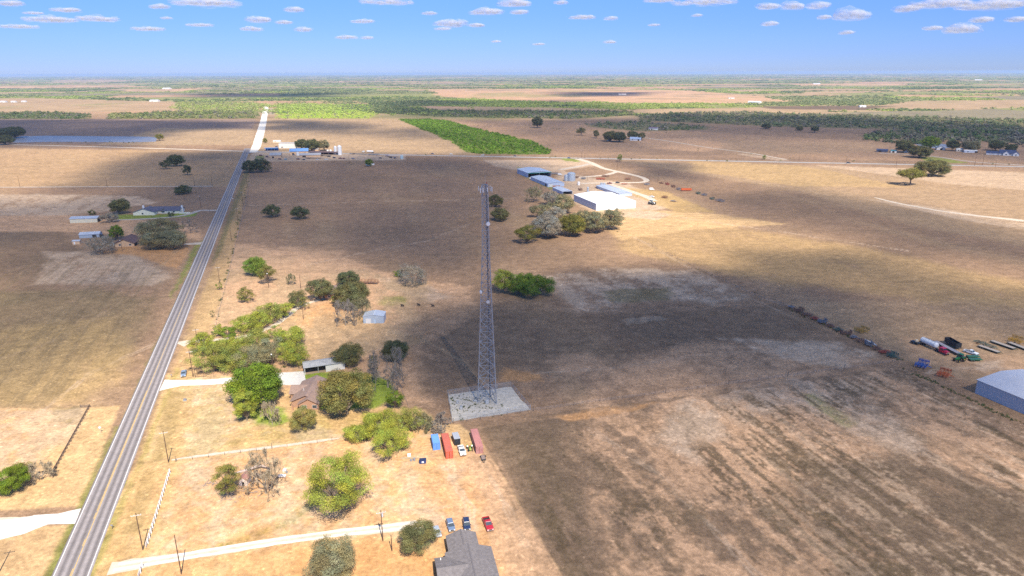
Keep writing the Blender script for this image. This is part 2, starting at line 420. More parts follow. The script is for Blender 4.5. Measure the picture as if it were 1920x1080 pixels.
WOODS = [ # polygon, plants per hectare, height, colours (a, b), object label
 ([(1195, 214), (1400, 210), (1500, 214), (1700, 218), (1960, 226), (1960, 252), (1700, 243), (1480, 238), (1300, 230), (1200, 226)], 50, 7.5, (.075, .10, .04), (.13, .12, .065), 'dark green woodland belt crossing the plain on the right'),
 ([(1605, 256), (1660, 246), (1720, 240), (1960, 248), (1960, 282), (1880, 272), (1760, 266), (1700, 272), (1640, 266)], 40, 8.5, (.065, .095, .028), (.115, .10, .075), 'mixed green and grey trees around the far pond and farmhouses'),
 ([(1095, 232), (1200, 228), (1335, 238), (1330, 244), (1200, 246), (1110, 238)], 34, 7.0, (.07, .10, .03), (.13, .12, .08), 'strip of green and grey trees behind the field at centre right'),
 ([(700, 204), (900, 207), (1180, 208), (1195, 216), (1080, 223), (930, 222), (830, 219), (705, 212)], 40, 7.0, (.07, .10, .03), (.13, .125, .06), 'dense mixed trees beyond the bright brush block'),
 ([(-60, 214), (60, 210), (165, 214), (168, 223), (-60, 223)], 45, 8.0, (.055, .085, .03), (.09, .10, .04), 'dark tree belt at the far left edge of the plain'),
 ([(205, 213), (330, 209), (480, 208), (487, 222), (330, 223), (205, 223)], 45, 7.5, (.075, .10, .03), (.16, .16, .06), 'tree belt left of the white road'),
 ([(330, 190), (485, 192), (488, 208), (330, 209)], 40, 5.0, (.17, .20, .05), (.21, .20, .09), 'pale green brush left of the end of the white road'),
 ([(520, 196), (690, 196), (705, 214), (690, 222), (520, 222)], 60, 4.5, (.20, .29, .035), (.25, .29, .06), 'yellow green brush right of the white road'),
]
def woods_density(x, y):
    a, b = cells(x, y)
    n = fbm(x / 260, y / 260, 33, 4)
    r = np.hypot(x, y)
    d = sst(.40, .64, a * .55 + n * .55)
    for c, P in FAR_CLEAR_W:
        d = d * (1 - .9 * pmask(x, y, P, 30, 80, 300, 7))
    d = d * sst(1900, 2300, y + .22 * x)
    return d
LW = []
for (c, P, so, am, st, br) in LAYERS:
    cy = sum(p[1] for p in P) / len(P); cy = min(max(cy, 215), 1080); cx = min(max(sum(p[0] for p in P) / len(P), 0), 1920)
    mpp = depth_of(G(cx, cy)) / FPX
    LW.append((c, W(P), so * mpp * 1.5, am * mpp * 1.6, st, br))
TRACKS_AND_SHADOW = [(c, w_, st, W(P)) for c, w_, st, P in [
 ('dark', 2.6, .6, [(1000, 783), (1125, 766), (1250, 749), (1480, 717), (1640, 695)]), ('pale', 2.2, -.6, [(842, 862), (852, 905), (880, 950), (884, 1000)]),  # first entry puts a fence shadow line into the soil colour
 ('pale', 2.0, -.5, [(905, 866), (925, 905), (955, 960), (985, 1020)]), ('pale', 2.0, -.45, [(660, 880), (690, 925), (760, 962), (840, 950)]), ('pale', 1.8, -.5, [(540, 880), (600, 862), (700, 856), (790, 868)]),
 ('tan', 2.2, -.55, [(-100, 700), (60, 655), (150, 615), (260, 545), (330, 470)]), ('pale', 2.2, -.5, [(40, 800), (80, 770), (170, 700), (300, 640)]), ('pale', 3, -.6, [(1200, 397), (1330, 415), (1500, 440), (1700, 470)]),
 ('pale', 2.4, -.5, [(560, 500), (700, 470), (800, 452), (880, 420)]), ('pale', 3, -.5, [(470, 385), (700, 378), (960, 372)]), ('pale', 2.4, -.6, [(1740, 700), (1770, 690), (1860, 690), (1960, 700)]),
 ('pale', 2, -.5, [(1190, 445), (1290, 500), (1400, 556), (1500, 600)]), ('pale', 2.2, -.45, [(1100, 800), (1250, 900), (1420, 1080)]), ('dark', 2.4, -.4, [(1500, 730), (1700, 830), (1940, 960)]),
 ('pale', 1.6, -.5, [(330, 745), (420, 760), (470, 790), (560, 815), (650, 805)]), ('pale', 3.4, -.5, [(100, 300), (250, 296), (440, 300)]), ('tan', 1.6, -.6, [(800, 640), (870, 680), (910, 720)]), ('pale', 1.8, -.4, [(1000, 700), (1150, 690), (1350, 660), (1600, 660)])]]
def paint(x, y):
    n = len(x); u, v = to_uv(x, y)
    col = np.tile(CL['brown'], (n, 1))
    r = np.hypot(x, y)
    near = np.nonzero(r < 3200)[0]; far = np.nonzero(r >= 1500)[0]
    def blend(idx, m, c):
        col[idx] += (c - col[idx]) * m[:, None]
    # broad soil drift
    m = sst(.42, .70, fbm(x / 90, y / 60, 3, 5)); blend(slice(None), m * .30, CL['dark'])
    m = sst(.5, .8, fbm(u / 30, v / 140, 5, 5)); blend(slice(None), m * .35, CL['tan'])
    X, Y, U, V_ = x[near], y[near], u[near], v[near]
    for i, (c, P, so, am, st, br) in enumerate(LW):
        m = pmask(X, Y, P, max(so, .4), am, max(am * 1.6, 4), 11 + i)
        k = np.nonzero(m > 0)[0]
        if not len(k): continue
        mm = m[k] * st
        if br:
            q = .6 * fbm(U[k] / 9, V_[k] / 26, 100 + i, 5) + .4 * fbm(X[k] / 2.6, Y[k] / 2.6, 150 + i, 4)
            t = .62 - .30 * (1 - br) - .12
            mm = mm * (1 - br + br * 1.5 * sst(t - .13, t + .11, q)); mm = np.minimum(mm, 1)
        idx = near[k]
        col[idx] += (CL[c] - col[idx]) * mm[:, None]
    # worn tracks, plus the fence's shadow painted as a dark strip
    for c, w_, st, P in TRACKS_AND_SHADOW:
        d = np.full(X.shape, 1e9)
        for i in range(len(P) - 1):
            ax, ay = P[i]; ex, ey = P[i + 1][0] - ax, P[i + 1][1] - ay
            t = np.clip(((X - ax) * ex + (Y - ay) * ey) / (ex * ex + ey * ey), 0, 1)
            d = np.minimum(d, np.hypot(X - ax - t * ex, Y - ay - t * ey))
        d = d + 1.2 * (fbm(X / 6, Y / 6, 77, 3) - .5) * w_
        m = sst(w_ / 2 + .5, w_ / 2 - .3, d)
        if st < 0: m = m * (1 - sst(.5, .2, np.abs(d)) * .8)
        m = m * abs(st) * (.35 + .65 * sst(.3, .6, fbm(X / 9, Y / 9, 79, 3)))
        col[near] += (CL[c] - col[near]) * m[:, None]
    # mown / drilled streaks parallel to the highway in the big right-hand fields, fading with distance
    P = W([(905, 830), (1100, 790), (1690, 690), (2100, 900), (2100, 1250), (1120, 1250)])
    m = pmask(X, Y, P, 4, 3, 10, 3)
    q = fbm(U / 1.9, V_ / 17, 201, 5); q2 = .55 * fbm(U / 5, V_ / 13, 205, 5) + .45 * fbm(X / 1.3, Y / 1.3, 206, 4); q3 = fbm(U / 26, V_ / 40, 207, 4)
    mm = m * sst(.48, .56, q * .45 + q2 * .55) * (.35 + .65 * sst(.38, .55, q3)) * .80
    col[near] += (np.array((.115, .088, .055)) - col[near]) * mm[:, None]
    q = .6 * fbm(U / 2.0 + 40, V_ / 22, 221, 4) + .4 * fbm(X / 1.2, Y / 1.2, 222, 4)
    mm = m * sst(.48, .62, q) * .55 * sst(.30, .50, q3) * sst(-60, 40, X - 95)
    col[near] += (np.array((.54, .41, .30)) - col[near]) * mm[:, None]
    # harrowing lines in the left field and the middle field
    P = W([(-300, 450), (300, 500), (300, 560), (150, 755), (-300, 760)])
    m = pmask(X, Y, P, 8, 6, 12, 3) * sst(.50, .68, fbm(U / 1.9, V_ / 60, 211, 4)) * .4
    col[near] += (np.array((.17, .135, .085)) - col[near]) * m[:, None]
    m = sst(.55, .75, fbm(X / 55, Y / 6, 231, 4)) * .22 * sst(300, 420, Y)
    col[near] += (np.array((.16, .125, .09)) - col[near]) * m[:, None]
    # clods, stubble and bare spots
    q = fbm(X / 1.4, Y / 1.4, 301, 3); f = 1 + (q - .5) * .42 * sst(900, 150, r[near])
    col[near] *= f[:, None]
    q = fbm(X / 5.0, Y / 4.0, 305, 4); f = 1 + (q - .5) * .45
    col[near] *= f[:, None]
    sp = (vn(X / .8, Y / .8, 309) > .93) & (r[near] < 420); col[near[sp]] *= 1.5
    # far country
    if len(far):
        X, Y = x[far], y[far]
        a, b = cells(X, Y); t = sst(1750, 2100, Y + .2 * X)
        base = np.where((b < .28)[:, None], CL['tan'], np.where((b < .5)[:, None], CL['pink'] * .85, np.where((b < .8)[:, None], CL['scrub'] * 1.25, CL['greyg'])))
        w = woods_density(X, Y)
        g = CL['scrub'] * (.85 + .7 * fbm(X / 120, Y / 120, 41, 4))[:, None]
        yl = np.array((.21, .25, .06))
        g = g + (yl - g) * (sst(.5, .75, fbm(X / 500, Y / 400, 47, 3)) * .6)[:, None]
        fc = base + (g - base) * w[:, None]
        for c, P in FAR_CLEAR_W:
            m = pmask(X, Y, P, 25, 60, 250, 7); m = m * (.45 + .55 * sst(.35, .5, fbm(X / 240, Y / 300, 57, 4))); fc += (CL[c] * 1.0 - fc) * m[:, None]
        fc *= (.8 + .4 * fbm(X / 60, Y / 60, 51, 3))[:, None]
        col[far] += (fc - col[far]) * t[:, None]
        for (P, dens, h, ca, cb, lab) in WOODS:
            m = pmask(X, Y, W(P), 10, 14, 60, 7) * .8
            cc = (np.array(ca) + np.array(cb)) * .6
            col[far] += (cc - col[far]) * m[:, None]
    m = pmask(x, y, W([(748, 224), (800, 223), (845, 227), (880, 238), (940, 252), (1000, 266), (1033, 281), (1030, 289.5), (960, 290), (905, 288.5), (880, 286), (850, 268), (800, 246)]), 4, 8, 40, 7) * .85
    col += (np.array((.10, .16, .025)) - col) * m[:, None]
    return np.clip(col * [1.06, .955, .82], 0.01, .8)

def build_ground():
    rows = [8.0, 30.0, 60.0, 90.0, 110.0]
    py = 1130.0
    while py > 141.0:
        rows.append(G(960, py).y); py -= 1.45 if py > 230 else 0.8
    rows += [41000.0, 43000.0]
    rows = np.array(sorted(set(round(r, 3) for r in rows)))
    az = np.concatenate([np.linspace(-180, -44, 60)[:-1], np.linspace(-44, 44, 1080), np.linspace(44, 180, 60)[1:]])
    A, Rr = np.meshgrid(np.radians(az), rows)
    # rows are lines of equal forward distance inside the view cone, arcs outside it
    k = 1 / np.maximum(np.cos(np.clip(A, -R(44), R(44))), .3)
    x = (Rr * k * np.sin(A)).ravel(); y = (Rr * k * np.cos(A)).ravel()
    r = np.hypot(x, y)
    z = 26 * (fbm(x / 5200, y / 3800, 71, 4) - .52) * sst(6000, 20000, r)
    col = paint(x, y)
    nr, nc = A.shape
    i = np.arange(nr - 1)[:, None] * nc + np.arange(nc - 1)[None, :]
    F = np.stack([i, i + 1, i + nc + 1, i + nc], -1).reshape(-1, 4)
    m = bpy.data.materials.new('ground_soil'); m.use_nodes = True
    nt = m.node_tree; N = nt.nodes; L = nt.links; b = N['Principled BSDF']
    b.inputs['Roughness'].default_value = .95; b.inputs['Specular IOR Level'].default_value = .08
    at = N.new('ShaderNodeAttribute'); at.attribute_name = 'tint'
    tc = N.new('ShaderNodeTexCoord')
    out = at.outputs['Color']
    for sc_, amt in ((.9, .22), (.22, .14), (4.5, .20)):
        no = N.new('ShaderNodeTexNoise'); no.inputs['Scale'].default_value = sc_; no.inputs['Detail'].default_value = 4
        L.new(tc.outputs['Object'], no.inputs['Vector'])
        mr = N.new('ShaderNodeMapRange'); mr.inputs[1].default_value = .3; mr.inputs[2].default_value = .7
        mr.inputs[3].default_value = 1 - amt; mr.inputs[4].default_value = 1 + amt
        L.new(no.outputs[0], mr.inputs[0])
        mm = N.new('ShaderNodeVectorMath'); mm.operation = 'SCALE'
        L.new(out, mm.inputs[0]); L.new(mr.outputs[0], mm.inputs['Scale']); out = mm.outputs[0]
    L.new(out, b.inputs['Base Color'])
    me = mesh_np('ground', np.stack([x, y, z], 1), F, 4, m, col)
    # close the small hole under the camera
    g = tag(link('ground', me), kind='structure')
    g['label'] = 'dry brown and sandy fields with pale patches reaching the horizon'
    hub = MB().add([(8.2 * math.cos(t), 8.2 * math.sin(t), -.01) for t in [2 * math.pi * i / 24 for i in range(24)]], [tuple(range(24))])
    tag(hub.obj('ground_centre', M('soil_plain', C['brown'], .95, scale=.4, var=.2)), kind='structure')
build_ground()

# ---------------------------------------------------------------- roads, drives, pads, water
def ribbon(name, pts, widths, mat, z, jit=0.0, step=3.0, label=None, world=False):
    P = [Vector(p) if world else G(*p) for p in pts]
    P = [Vector((p.x, p.y)) for p in P]
    if isinstance(widths, (int, float)): widths = [widths] * len(P)
    # resample along a smooth path
    Q = []; Wd = []
    for i in range(len(P) - 1):
        p0 = P[max(i - 1, 0)]; p1 = P[i]; p2 = P[i + 1]; p3 = P[min(i + 2, len(P) - 1)]
        n = max(1, min(60, int((p2 - p1).length / step)))
        for k in range(n):
            t = k / n
            Q.append(.5 * (2 * p1 + (p2 - p0) * t + (2 * p0 - 5 * p1 + 4 * p2 - p3) * t * t + (3 * p1 - p0 - 3 * p2 + p3) * t ** 3))
            Wd.append(widths[i] * (1 - t) + widths[i + 1] * t)
    Q.append(P[-1]); Wd.append(widths[-1])
    rnd = random.Random(len(Q) * 7 + int(z * 1000))
    m = MB(); vs = []
    for i, q in enumerate(Q):
        d = (Q[min(i + 1, len(Q) - 1)] - Q[max(i - 1, 0)]).normalized(); nrm = Vector((-d.y, d.x))
        a = Wd[i] / 2
        vs += [(*(q + nrm * (a + rnd.uniform(-jit, jit))), z), (*(q - nrm * (a + rnd.uniform(-jit, jit))), z)]
    m.add(vs, [(2 * i, 2 * i + 1, 2 * i + 3, 2 * i + 2) for i in range(len(Q) - 1)])
    o = m.obj(name, mat)
    return tag(o, label, kind='structure')
def sheet(name, pts, mat, z, jit=0, label=None, world=False):
    P = [Vector(p) if world else G(*p) for p in pts]
    rnd = random.Random(int(P[0].x * 10)); out = []
    for i, p in enumerate(P):
        q = P[(i + 1) % len(P)]; n = max(1, int((q - p).length / 2.5)) if jit else 1
        for k in range(n):
            c = p.lerp(q, k / n); out.append((c.x + rnd.uniform(-jit, jit), c.y + rnd.uniform(-jit, jit), z))
    return tag(MB().add(out, [tuple(range(len(out)))]).obj(name, mat), label, kind='structure')

def asphalt_mat(name, col, tracks=True):
    """worn asphalt: pale polished lanes and darker wheel paths running with the road (uv = across, along in metres)"""
    m = M(name, col, .85, var=.13, scale=.5, spec=.15)
    if tracks and 'done' not in m:
        m['done'] = 1
        nt = m.node_tree; N = nt.nodes; L = nt.links; b = N['Principled BSDF']
        src = b.inputs['Base Color'].links[0].from_socket
        tc = N.new('ShaderNodeTexCoord'); sx = N.new('ShaderNodeSeparateXYZ'); L.new(tc.outputs['Object'], sx.inputs[0])
        no = N.new('ShaderNodeTexNoise'); no.inputs['Scale'].default_value = 1
        mp = N.new('ShaderNodeMapping'); mp.inputs['Scale'].default_value = (.9, .02, 1)
        L.new(tc.outputs['Object'], mp.inputs[0]); L.new(mp.outputs[0], no.inputs['Vector'])
        ra = N.new('ShaderNodeMath'); ra.operation = 'MULTIPLY_ADD'; ra.inputs[1].default_value = .5
        L.new(no.outputs[0], ra.inputs[0]); L.new(sx.outputs[0], ra.inputs[2])
        mu = N.new('ShaderNodeMath'); mu.operation = 'MULTIPLY'; mu.inputs[1].default_value = 2 * math.pi / 2.0
        L.new(ra.outputs[0], mu.inputs[0])
        si = N.new('ShaderNodeMath'); si.operation = 'SINE'; L.new(mu.outputs[0], si.inputs[0])
        mr = N.new('ShaderNodeMapRange'); mr.inputs[1].default_value = -1; mr.inputs[2].default_value = 1
        mr.inputs[3].default_value = .72; mr.inputs[4].default_value = 1.35
        L.new(si.outputs[0], mr.inputs[0])
        sc_ = N.new('ShaderNodeVectorMath'); sc_.operation = 'SCALE'
        L.new(src, sc_.inputs[0]); L.new(mr.outputs[0], sc_.inputs['Scale']); L.new(sc_.outputs[0], b.inputs['Base Color'])
    return m
# the highway lies along its own local y axis
def road_obj(name, x0, x1, y0, y1, z, mat, label=None, root=None, kinked=0):
    n = 60; m = MB(); rnd = random.Random(3); vs = []
    for i in range(n + 1):
        y = y0 + (y1 - y0) * i / n
        vs += [(x0 + rnd.uniform(-kinked, kinked), y, z), (x1 + rnd.uniform(-kinked, kinked), y, z)]
    m.add(vs, [(2 * i, 2 * i + 1, 2 * i + 3, 2 * i + 2) for i in range(n)])
    o = m.obj(name, mat, root); return o
L0 = G(100.5, 1080); R0 = G(164.5, 1080); L1 = G(460.5, 280); R1 = G(466, 280)
HC0 = (L0 + R0) / 2; HC1 = (L1 + R1) / 2
hd = (HC1 - HC0).normalized(); hang = math.atan2(-hd.x, hd.y)
hwid = (R0 - L0).dot(Vector((hd.y, -hd.x, 0)))
HLEN = (HC1 - HC0).length
def on_highway(o): o.location = (HC0.x, HC0.y, 0); o.rotation_euler = (0, 0, hang); return o
hwy = on_highway(road_obj('road', -hwid / 2 - .6, hwid / 2 + .6, -120, HLEN + 16, .03, asphalt_mat('asphalt_main', (.235, .205, .195)), kinked=.12))
tag(hwy, 'grey two lane highway with worn wheel tracks and painted lines', kind='structure')
M('line_white', (.78, .76, .72), .7, var=.12, scale=2); M('line_yellow', (.62, .40, .10), .7, var=.12, scale=2)
for nm, xa, xb, y0, y1, mt in (('road_edge_line', -hwid / 2 - .06, -hwid / 2 + .10, -120, HLEN, 'line_white'), ('road_edge_line', hwid / 2 - .10, hwid / 2 + .06, -120, HLEN, 'line_white'),
                        ('road_centre_line', .08, .24, -120, HLEN, 'line_yellow'), ('road_centre_line', -.24, -.08, 28, 110, 'line_yellow')):
    o = on_highway(road_obj(nm, xa, xb, y0, y1, .036, MATS[mt])); o['kind'] = 'structure'
i = 0
for y in np.arange(-110, 28, 12.2):
    o = on_highway(road_obj('road_centre_dash', -.24, -.08, y, y + 3.05, .036, MATS['line_yellow'])); o['kind'] = 'structure'
GRV = M('gravel_white', (.68, .62, .53), .95, var=.22, scale=.6, spec=.1)
GRT = M('gravel_tan', (.56, .46, .35), .95, var=.2, scale=.4, spec=.1)
GRD = M('gravel_dull', (.45, .38, .31), .95, var=.2, scale=.4, spec=.1)
ASP2 = M('asphalt_far', (.37, .335, .30), .9, var=.12, scale=.2, spec=.1)
CONC = M('concrete', (.62, .58, .52), .9, var=.1, scale=.8, spec=.15)
ribbon('cross_road', [(463, 284), (760, 290.5), (1030, 295.5), (1500, 304.5), (1920, 312.5), (2300, 320)], 11, ASP2, .02, .3, 40, 'grey cross road running right across the plain')
ribbon('gravel_road', [(468, 284), (300, 278.5), (100, 273), (-200, 266)], [11, 9, 8, 8], GRT, .020, .5, 20, 'pale gravel road leading left past the pond')
ribbon('white_road', [(474, 286), (481, 274), (488, 250), (495, 222), (499, 200)], [10, 15, 16, 16, 17], GRV, .028, .6, 20, 'white caliche road running straight away beyond the crossroads')
ribbon('dirt_road', [(509, 203), (506, 215)], [22, 26], M('dirt_pink', C['tan'], .95, var=.1, scale=.1), .014, .8, 20)
# drives
ribbon('driveway', [(304, 722), (345, 718), (400, 716), (440, 712), (500, 706)], [11, 5.5, 5.5, 5.0, 5.0], GRV, .018, .3, 3, 'white caliche driveway leading to the brown roofed house')
sheet('driveway_apron', [(488, 701), (570, 696), (573, 712), (566, 722), (500, 722)], CONC, .022, label='white concrete yard beside the open carport')
ribbon('driveway', [(336, 646), (352, 641), (366, 640), (420, 636), (470, 628), (520, 606), (565, 573), (610, 560)], [9, 5, 3.6, 3.4, 3.2, 3.2, 3.0, 2.6], GRT, .016, .35, 3, 'sandy track curving past the bright green trees to the hidden house')
ribbon('gravel_path', [(322, 862), (400, 851.5), (510, 838), (590, 828), (636, 822)], [.9, 1.5, 1.6, 1.5, .8], GRT, .016, .22, 2, 'narrow white caliche strip along the front fence')
for dx in (-.9, .9):
    P0 = [(218, 1063), (350, 1042), (520, 1015), (640, 999), (760, 986), (790, 984)]
    W_ = [Vector((G(*p).x, G(*p).y + dx * 1.15, 0)) for p in P0]
    ribbon('wheel_track', W_, .95, GRV, .020 if dx > 0 else .0205, .16, 3, 'white wheel track of the two rut farm lane', world=True)
ribbon('farm_lane', [(205, 1066), (350, 1042), (520, 1015), (640, 999), (780, 985)], [5, 3.4, 3.4, 3.4, 4.4], GRT, .014, .35, 3, 'sandy lane leading from the road to the grey roofed house')
sheet('driveway', [(-60, 983), (0, 976), (55, 969), (65, 966), (110, 963), (152, 953), (142, 982), (90, 983), (45, 1001), (0, 1012), (-60, 1020)], CONC, .022, .08, 'white concrete driveway meeting the left side of the highway')
sheet('gravel_path', [(-60, 976), (0, 971), (60, 968), (52, 981), (0, 990), (-60, 996)], GRT, .016, .3, 'sandy track beside the white concrete driveway')
ribbon('driveway', [(408, 394), (392, 394.5), (375, 394.5), (352, 402), (320, 407), (260, 411), (200, 413)], [6, 5, 5.5, 5.5, 5, 4.5, 4], GRD, .018, .2, 4, 'grey driveway curving to the cream house')
ribbon('driveway', [(378, 456), (362, 457), (345, 458)], [8, 6, 4], GRD, .018, .3, 3, 'short grey gravel driveway by the brown roofed farmhouse')
ribbon('track', [(400, 349), (200, 350), (0, 351), (-200, 352)], 4, GRD, .015, .5, 10, 'pale field track along the left boundary')
ribbon('farm_road', [(1083, 298), (1105, 304), (1130, 315), (1160, 322), (1195, 330), (1212, 337), (1205, 341.5), (1170, 342.5), (1120, 343), (1090, 344)], [12, 9, 8, 8, 7, 7, 7, 7, 7, 8], GRT, .018, .5, 6, 'pale gravel loop road round the farm yard')
ribbon('farm_road', [(1156, 322), (1135, 328), (1105, 331), (1075, 334)], 7, GRT, .0225, .5, 6, 'pale gravel spur between the loop road and the silos')
ribbon('farm_road', [(1105, 307), (1085, 312), (1050, 318)], 8, GRD, .0145, .5, 6, 'worn gravel spur towards the open sided shed')
ribbon('farm_road', [(1145, 345), (1180, 358), (1210, 368), (1228, 377)], [6, 7, 8, 6], GRT, .024, .5, 6, 'white gravel apron behind the big white building')
ribbon('track', [(1920, 414), (1780, 398), (1680, 380), (1640, 370)], [9, 6, 4, 2], GRT, .014, .8, 10, 'pale sandy streak across the right hand field')
ribbon('track', [(1160, 252), (1250, 264), (1330, 277), (1400, 286), (1475, 299)], 5, GRT, .014, .5, 20, 'thin pale track from the far farm to the cross road')
ribbon('track', [(1650, 287), (1740, 292), (1830, 304), (1960, 312)], 6, GRD, .014, .5, 20, 'pale track leading to the far right farm')
WAT = M('water', (.27, .265, .28), .45, var=.15, scale=.02, spec=.35)
sheet('pond', [(16, 266), (20, 260), (40, 255.5), (90, 254.5), (180, 255.5), (262, 256), (296, 257), (292, 265.5), (240, 267), (150, 266), (80, 266), (30, 267.5)], WAT, .05, 1.5, 'long blue pond beside the gravel road at left')
sheet('pond', [(1705, 266), (1740, 267), (1775, 271), (1790, 276), (1760, 279), (1725, 274)], WAT, .05, 1, 'small blue pond among the trees at far right')
PAD = M('gravel_pad', (.50, .45, .375), .95, var=.24, scale=.5, spec=.1)
PADP = [(840, 740), (958, 725), (995, 769), (848, 790)]
sheet('gravel_pad', PADP, PAD, .025, .35, 'pale gravel pad under the lattice tower')
# ---------------------------------------------------------------- clouds: real bodies of droplets that shade the plain
def cloud_mat(name, dens, an=.2):
    m = bpy.data.materials.new(name); m.use_nodes = True
    N = m.node_tree.nodes; N.clear()
    o = N.new('ShaderNodeOutputMaterial'); v = N.new('ShaderNodeVolumePrincipled')
    v.inputs['Color'].default_value = (.97, .97, 1, 1); v.inputs['Density'].default_value = dens; v.inputs['Anisotropy'].default_value = an
    m.node_tree.links.new(v.outputs[0], o.inputs['Volume'])
    return m
CM = cloud_mat('cloud_vapour', .06)
def cumulus_mat():
    m = bpy.data.materials.new('cloud_thin'); m.use_nodes = True
    N = m.node_tree.nodes; L = m.node_tree.links; N.clear()
    o = N.new('ShaderNodeOutputMaterial'); t = N.new('ShaderNodeBsdfTransparent'); d = N.new('ShaderNodeBsdfDiffuse'); r = N.new('ShaderNodeBsdfTranslucent')
    d.inputs['Color'].default_value = (.74, .72, .78, 1); r.inputs['Color'].default_value = (.74, .72, .78, 1)
    a = N.new('ShaderNodeMixShader'); a.inputs[0].default_value = .5; L.new(d.outputs[0], a.inputs[1]); L.new(r.outputs[0], a.inputs[2])
    tc = N.new('ShaderNodeTexCoord'); n = N.new('ShaderNodeTexNoise'); n.inputs['Scale'].default_value = .006; n.inputs['Detail'].default_value = 4; L.new(tc.outputs['Object'], n.inputs['Vector'])
    q = N.new('ShaderNodeMapRange'); q.inputs[1].default_value = .35; q.inputs[2].default_value = .68; q.inputs[3].default_value = .02; q.inputs[4].default_value = .15; L.new(n.outputs[0], q.inputs[0])
    x = N.new('ShaderNodeMixShader'); L.new(q.outputs[0], x.inputs[0]); L.new(t.outputs[0], x.inputs[1]); L.new(a.outputs[0], x.inputs[2]); L.new(x.outputs[0], o.inputs['Surface'])
    return m
CM2 = cumulus_mat()
CALT = 1150.0
OFF = Vector((SUN_TO.x, SUN_TO.y)) * (CALT / SUN_TO.z)
def shade_cloud(pts, T=230, soft=40, amp=50, ns=120, seed=1, label=''):
    P = [(a + OFF.x, b + OFF.y) for a, b in W(pts)]
    xs = [p[0] for p in P]; ys = [p[1] for p in P]; mg = soft + amp
    x0, x1, y0, y1 = min(xs) - mg, max(xs) + mg, min(ys) - mg, max(ys) + mg
    n = max(30, min(150, int(max(x1 - x0, y1 - y0) / 14)))
    nx = max(12, int(n * (x1 - x0) / max(x1 - x0, y1 - y0))); ny = max(12, int(n * (y1 - y0) / max(x1 - x0, y1 - y0)))
    X, Y = np.meshgrid(np.linspace(x0, x1, nx), np.linspace(y0, y1, ny))
    x = X.ravel(); y = Y.ravel()
    m = pmask(x, y, P, soft, amp, ns, seed)
    t = T * m * np.clip(.35 + 1.3 * (fbm(x / ns * .8, y / ns * .8, seed + 40, 4)), .85 if 'tower' in label and 'fenced' in label else .3, 1.4)
    keep = t > .4
    zt = t * .7 + .05; zb = -t * .3 - .05
    V = np.concatenate([np.stack([x, y, CALT + zt], 1), np.stack([x, y, CALT + zb], 1)])
    i = (np.arange(ny - 1)[:, None] * nx + np.arange(nx - 1)[None, :])
    q = np.stack([i, i + 1, i + nx + 1, i + nx], -1).reshape(-1, 4)
    kq = keep[q].any(1); q = q[kq]
    # closed skirt: border edges of the kept cells
    e = np.concatenate([q[:, [0, 1]], q[:, [1, 2]], q[:, [2, 3]], q[:, [3, 0]]])
    key = {tuple(a) for a in e.tolist()}
    bd = [a for a in key if (a[1], a[0]) not in key]
    nn = nx * ny
    F = np.concatenate([q, q[:, ::-1] + nn, np.array([(b, a, a + nn, b + nn) for a, b in bd])])
    used = np.unique(F); mp = np.full(2 * nn, -1); mp[used] = np.arange(len(used))
    me = mesh_np('cloud', V[used], mp[F], 4, CM, smooth=True)
    return tag(link('cloud', me), label, 'cloud', 'clouds overhead that shade the fields')
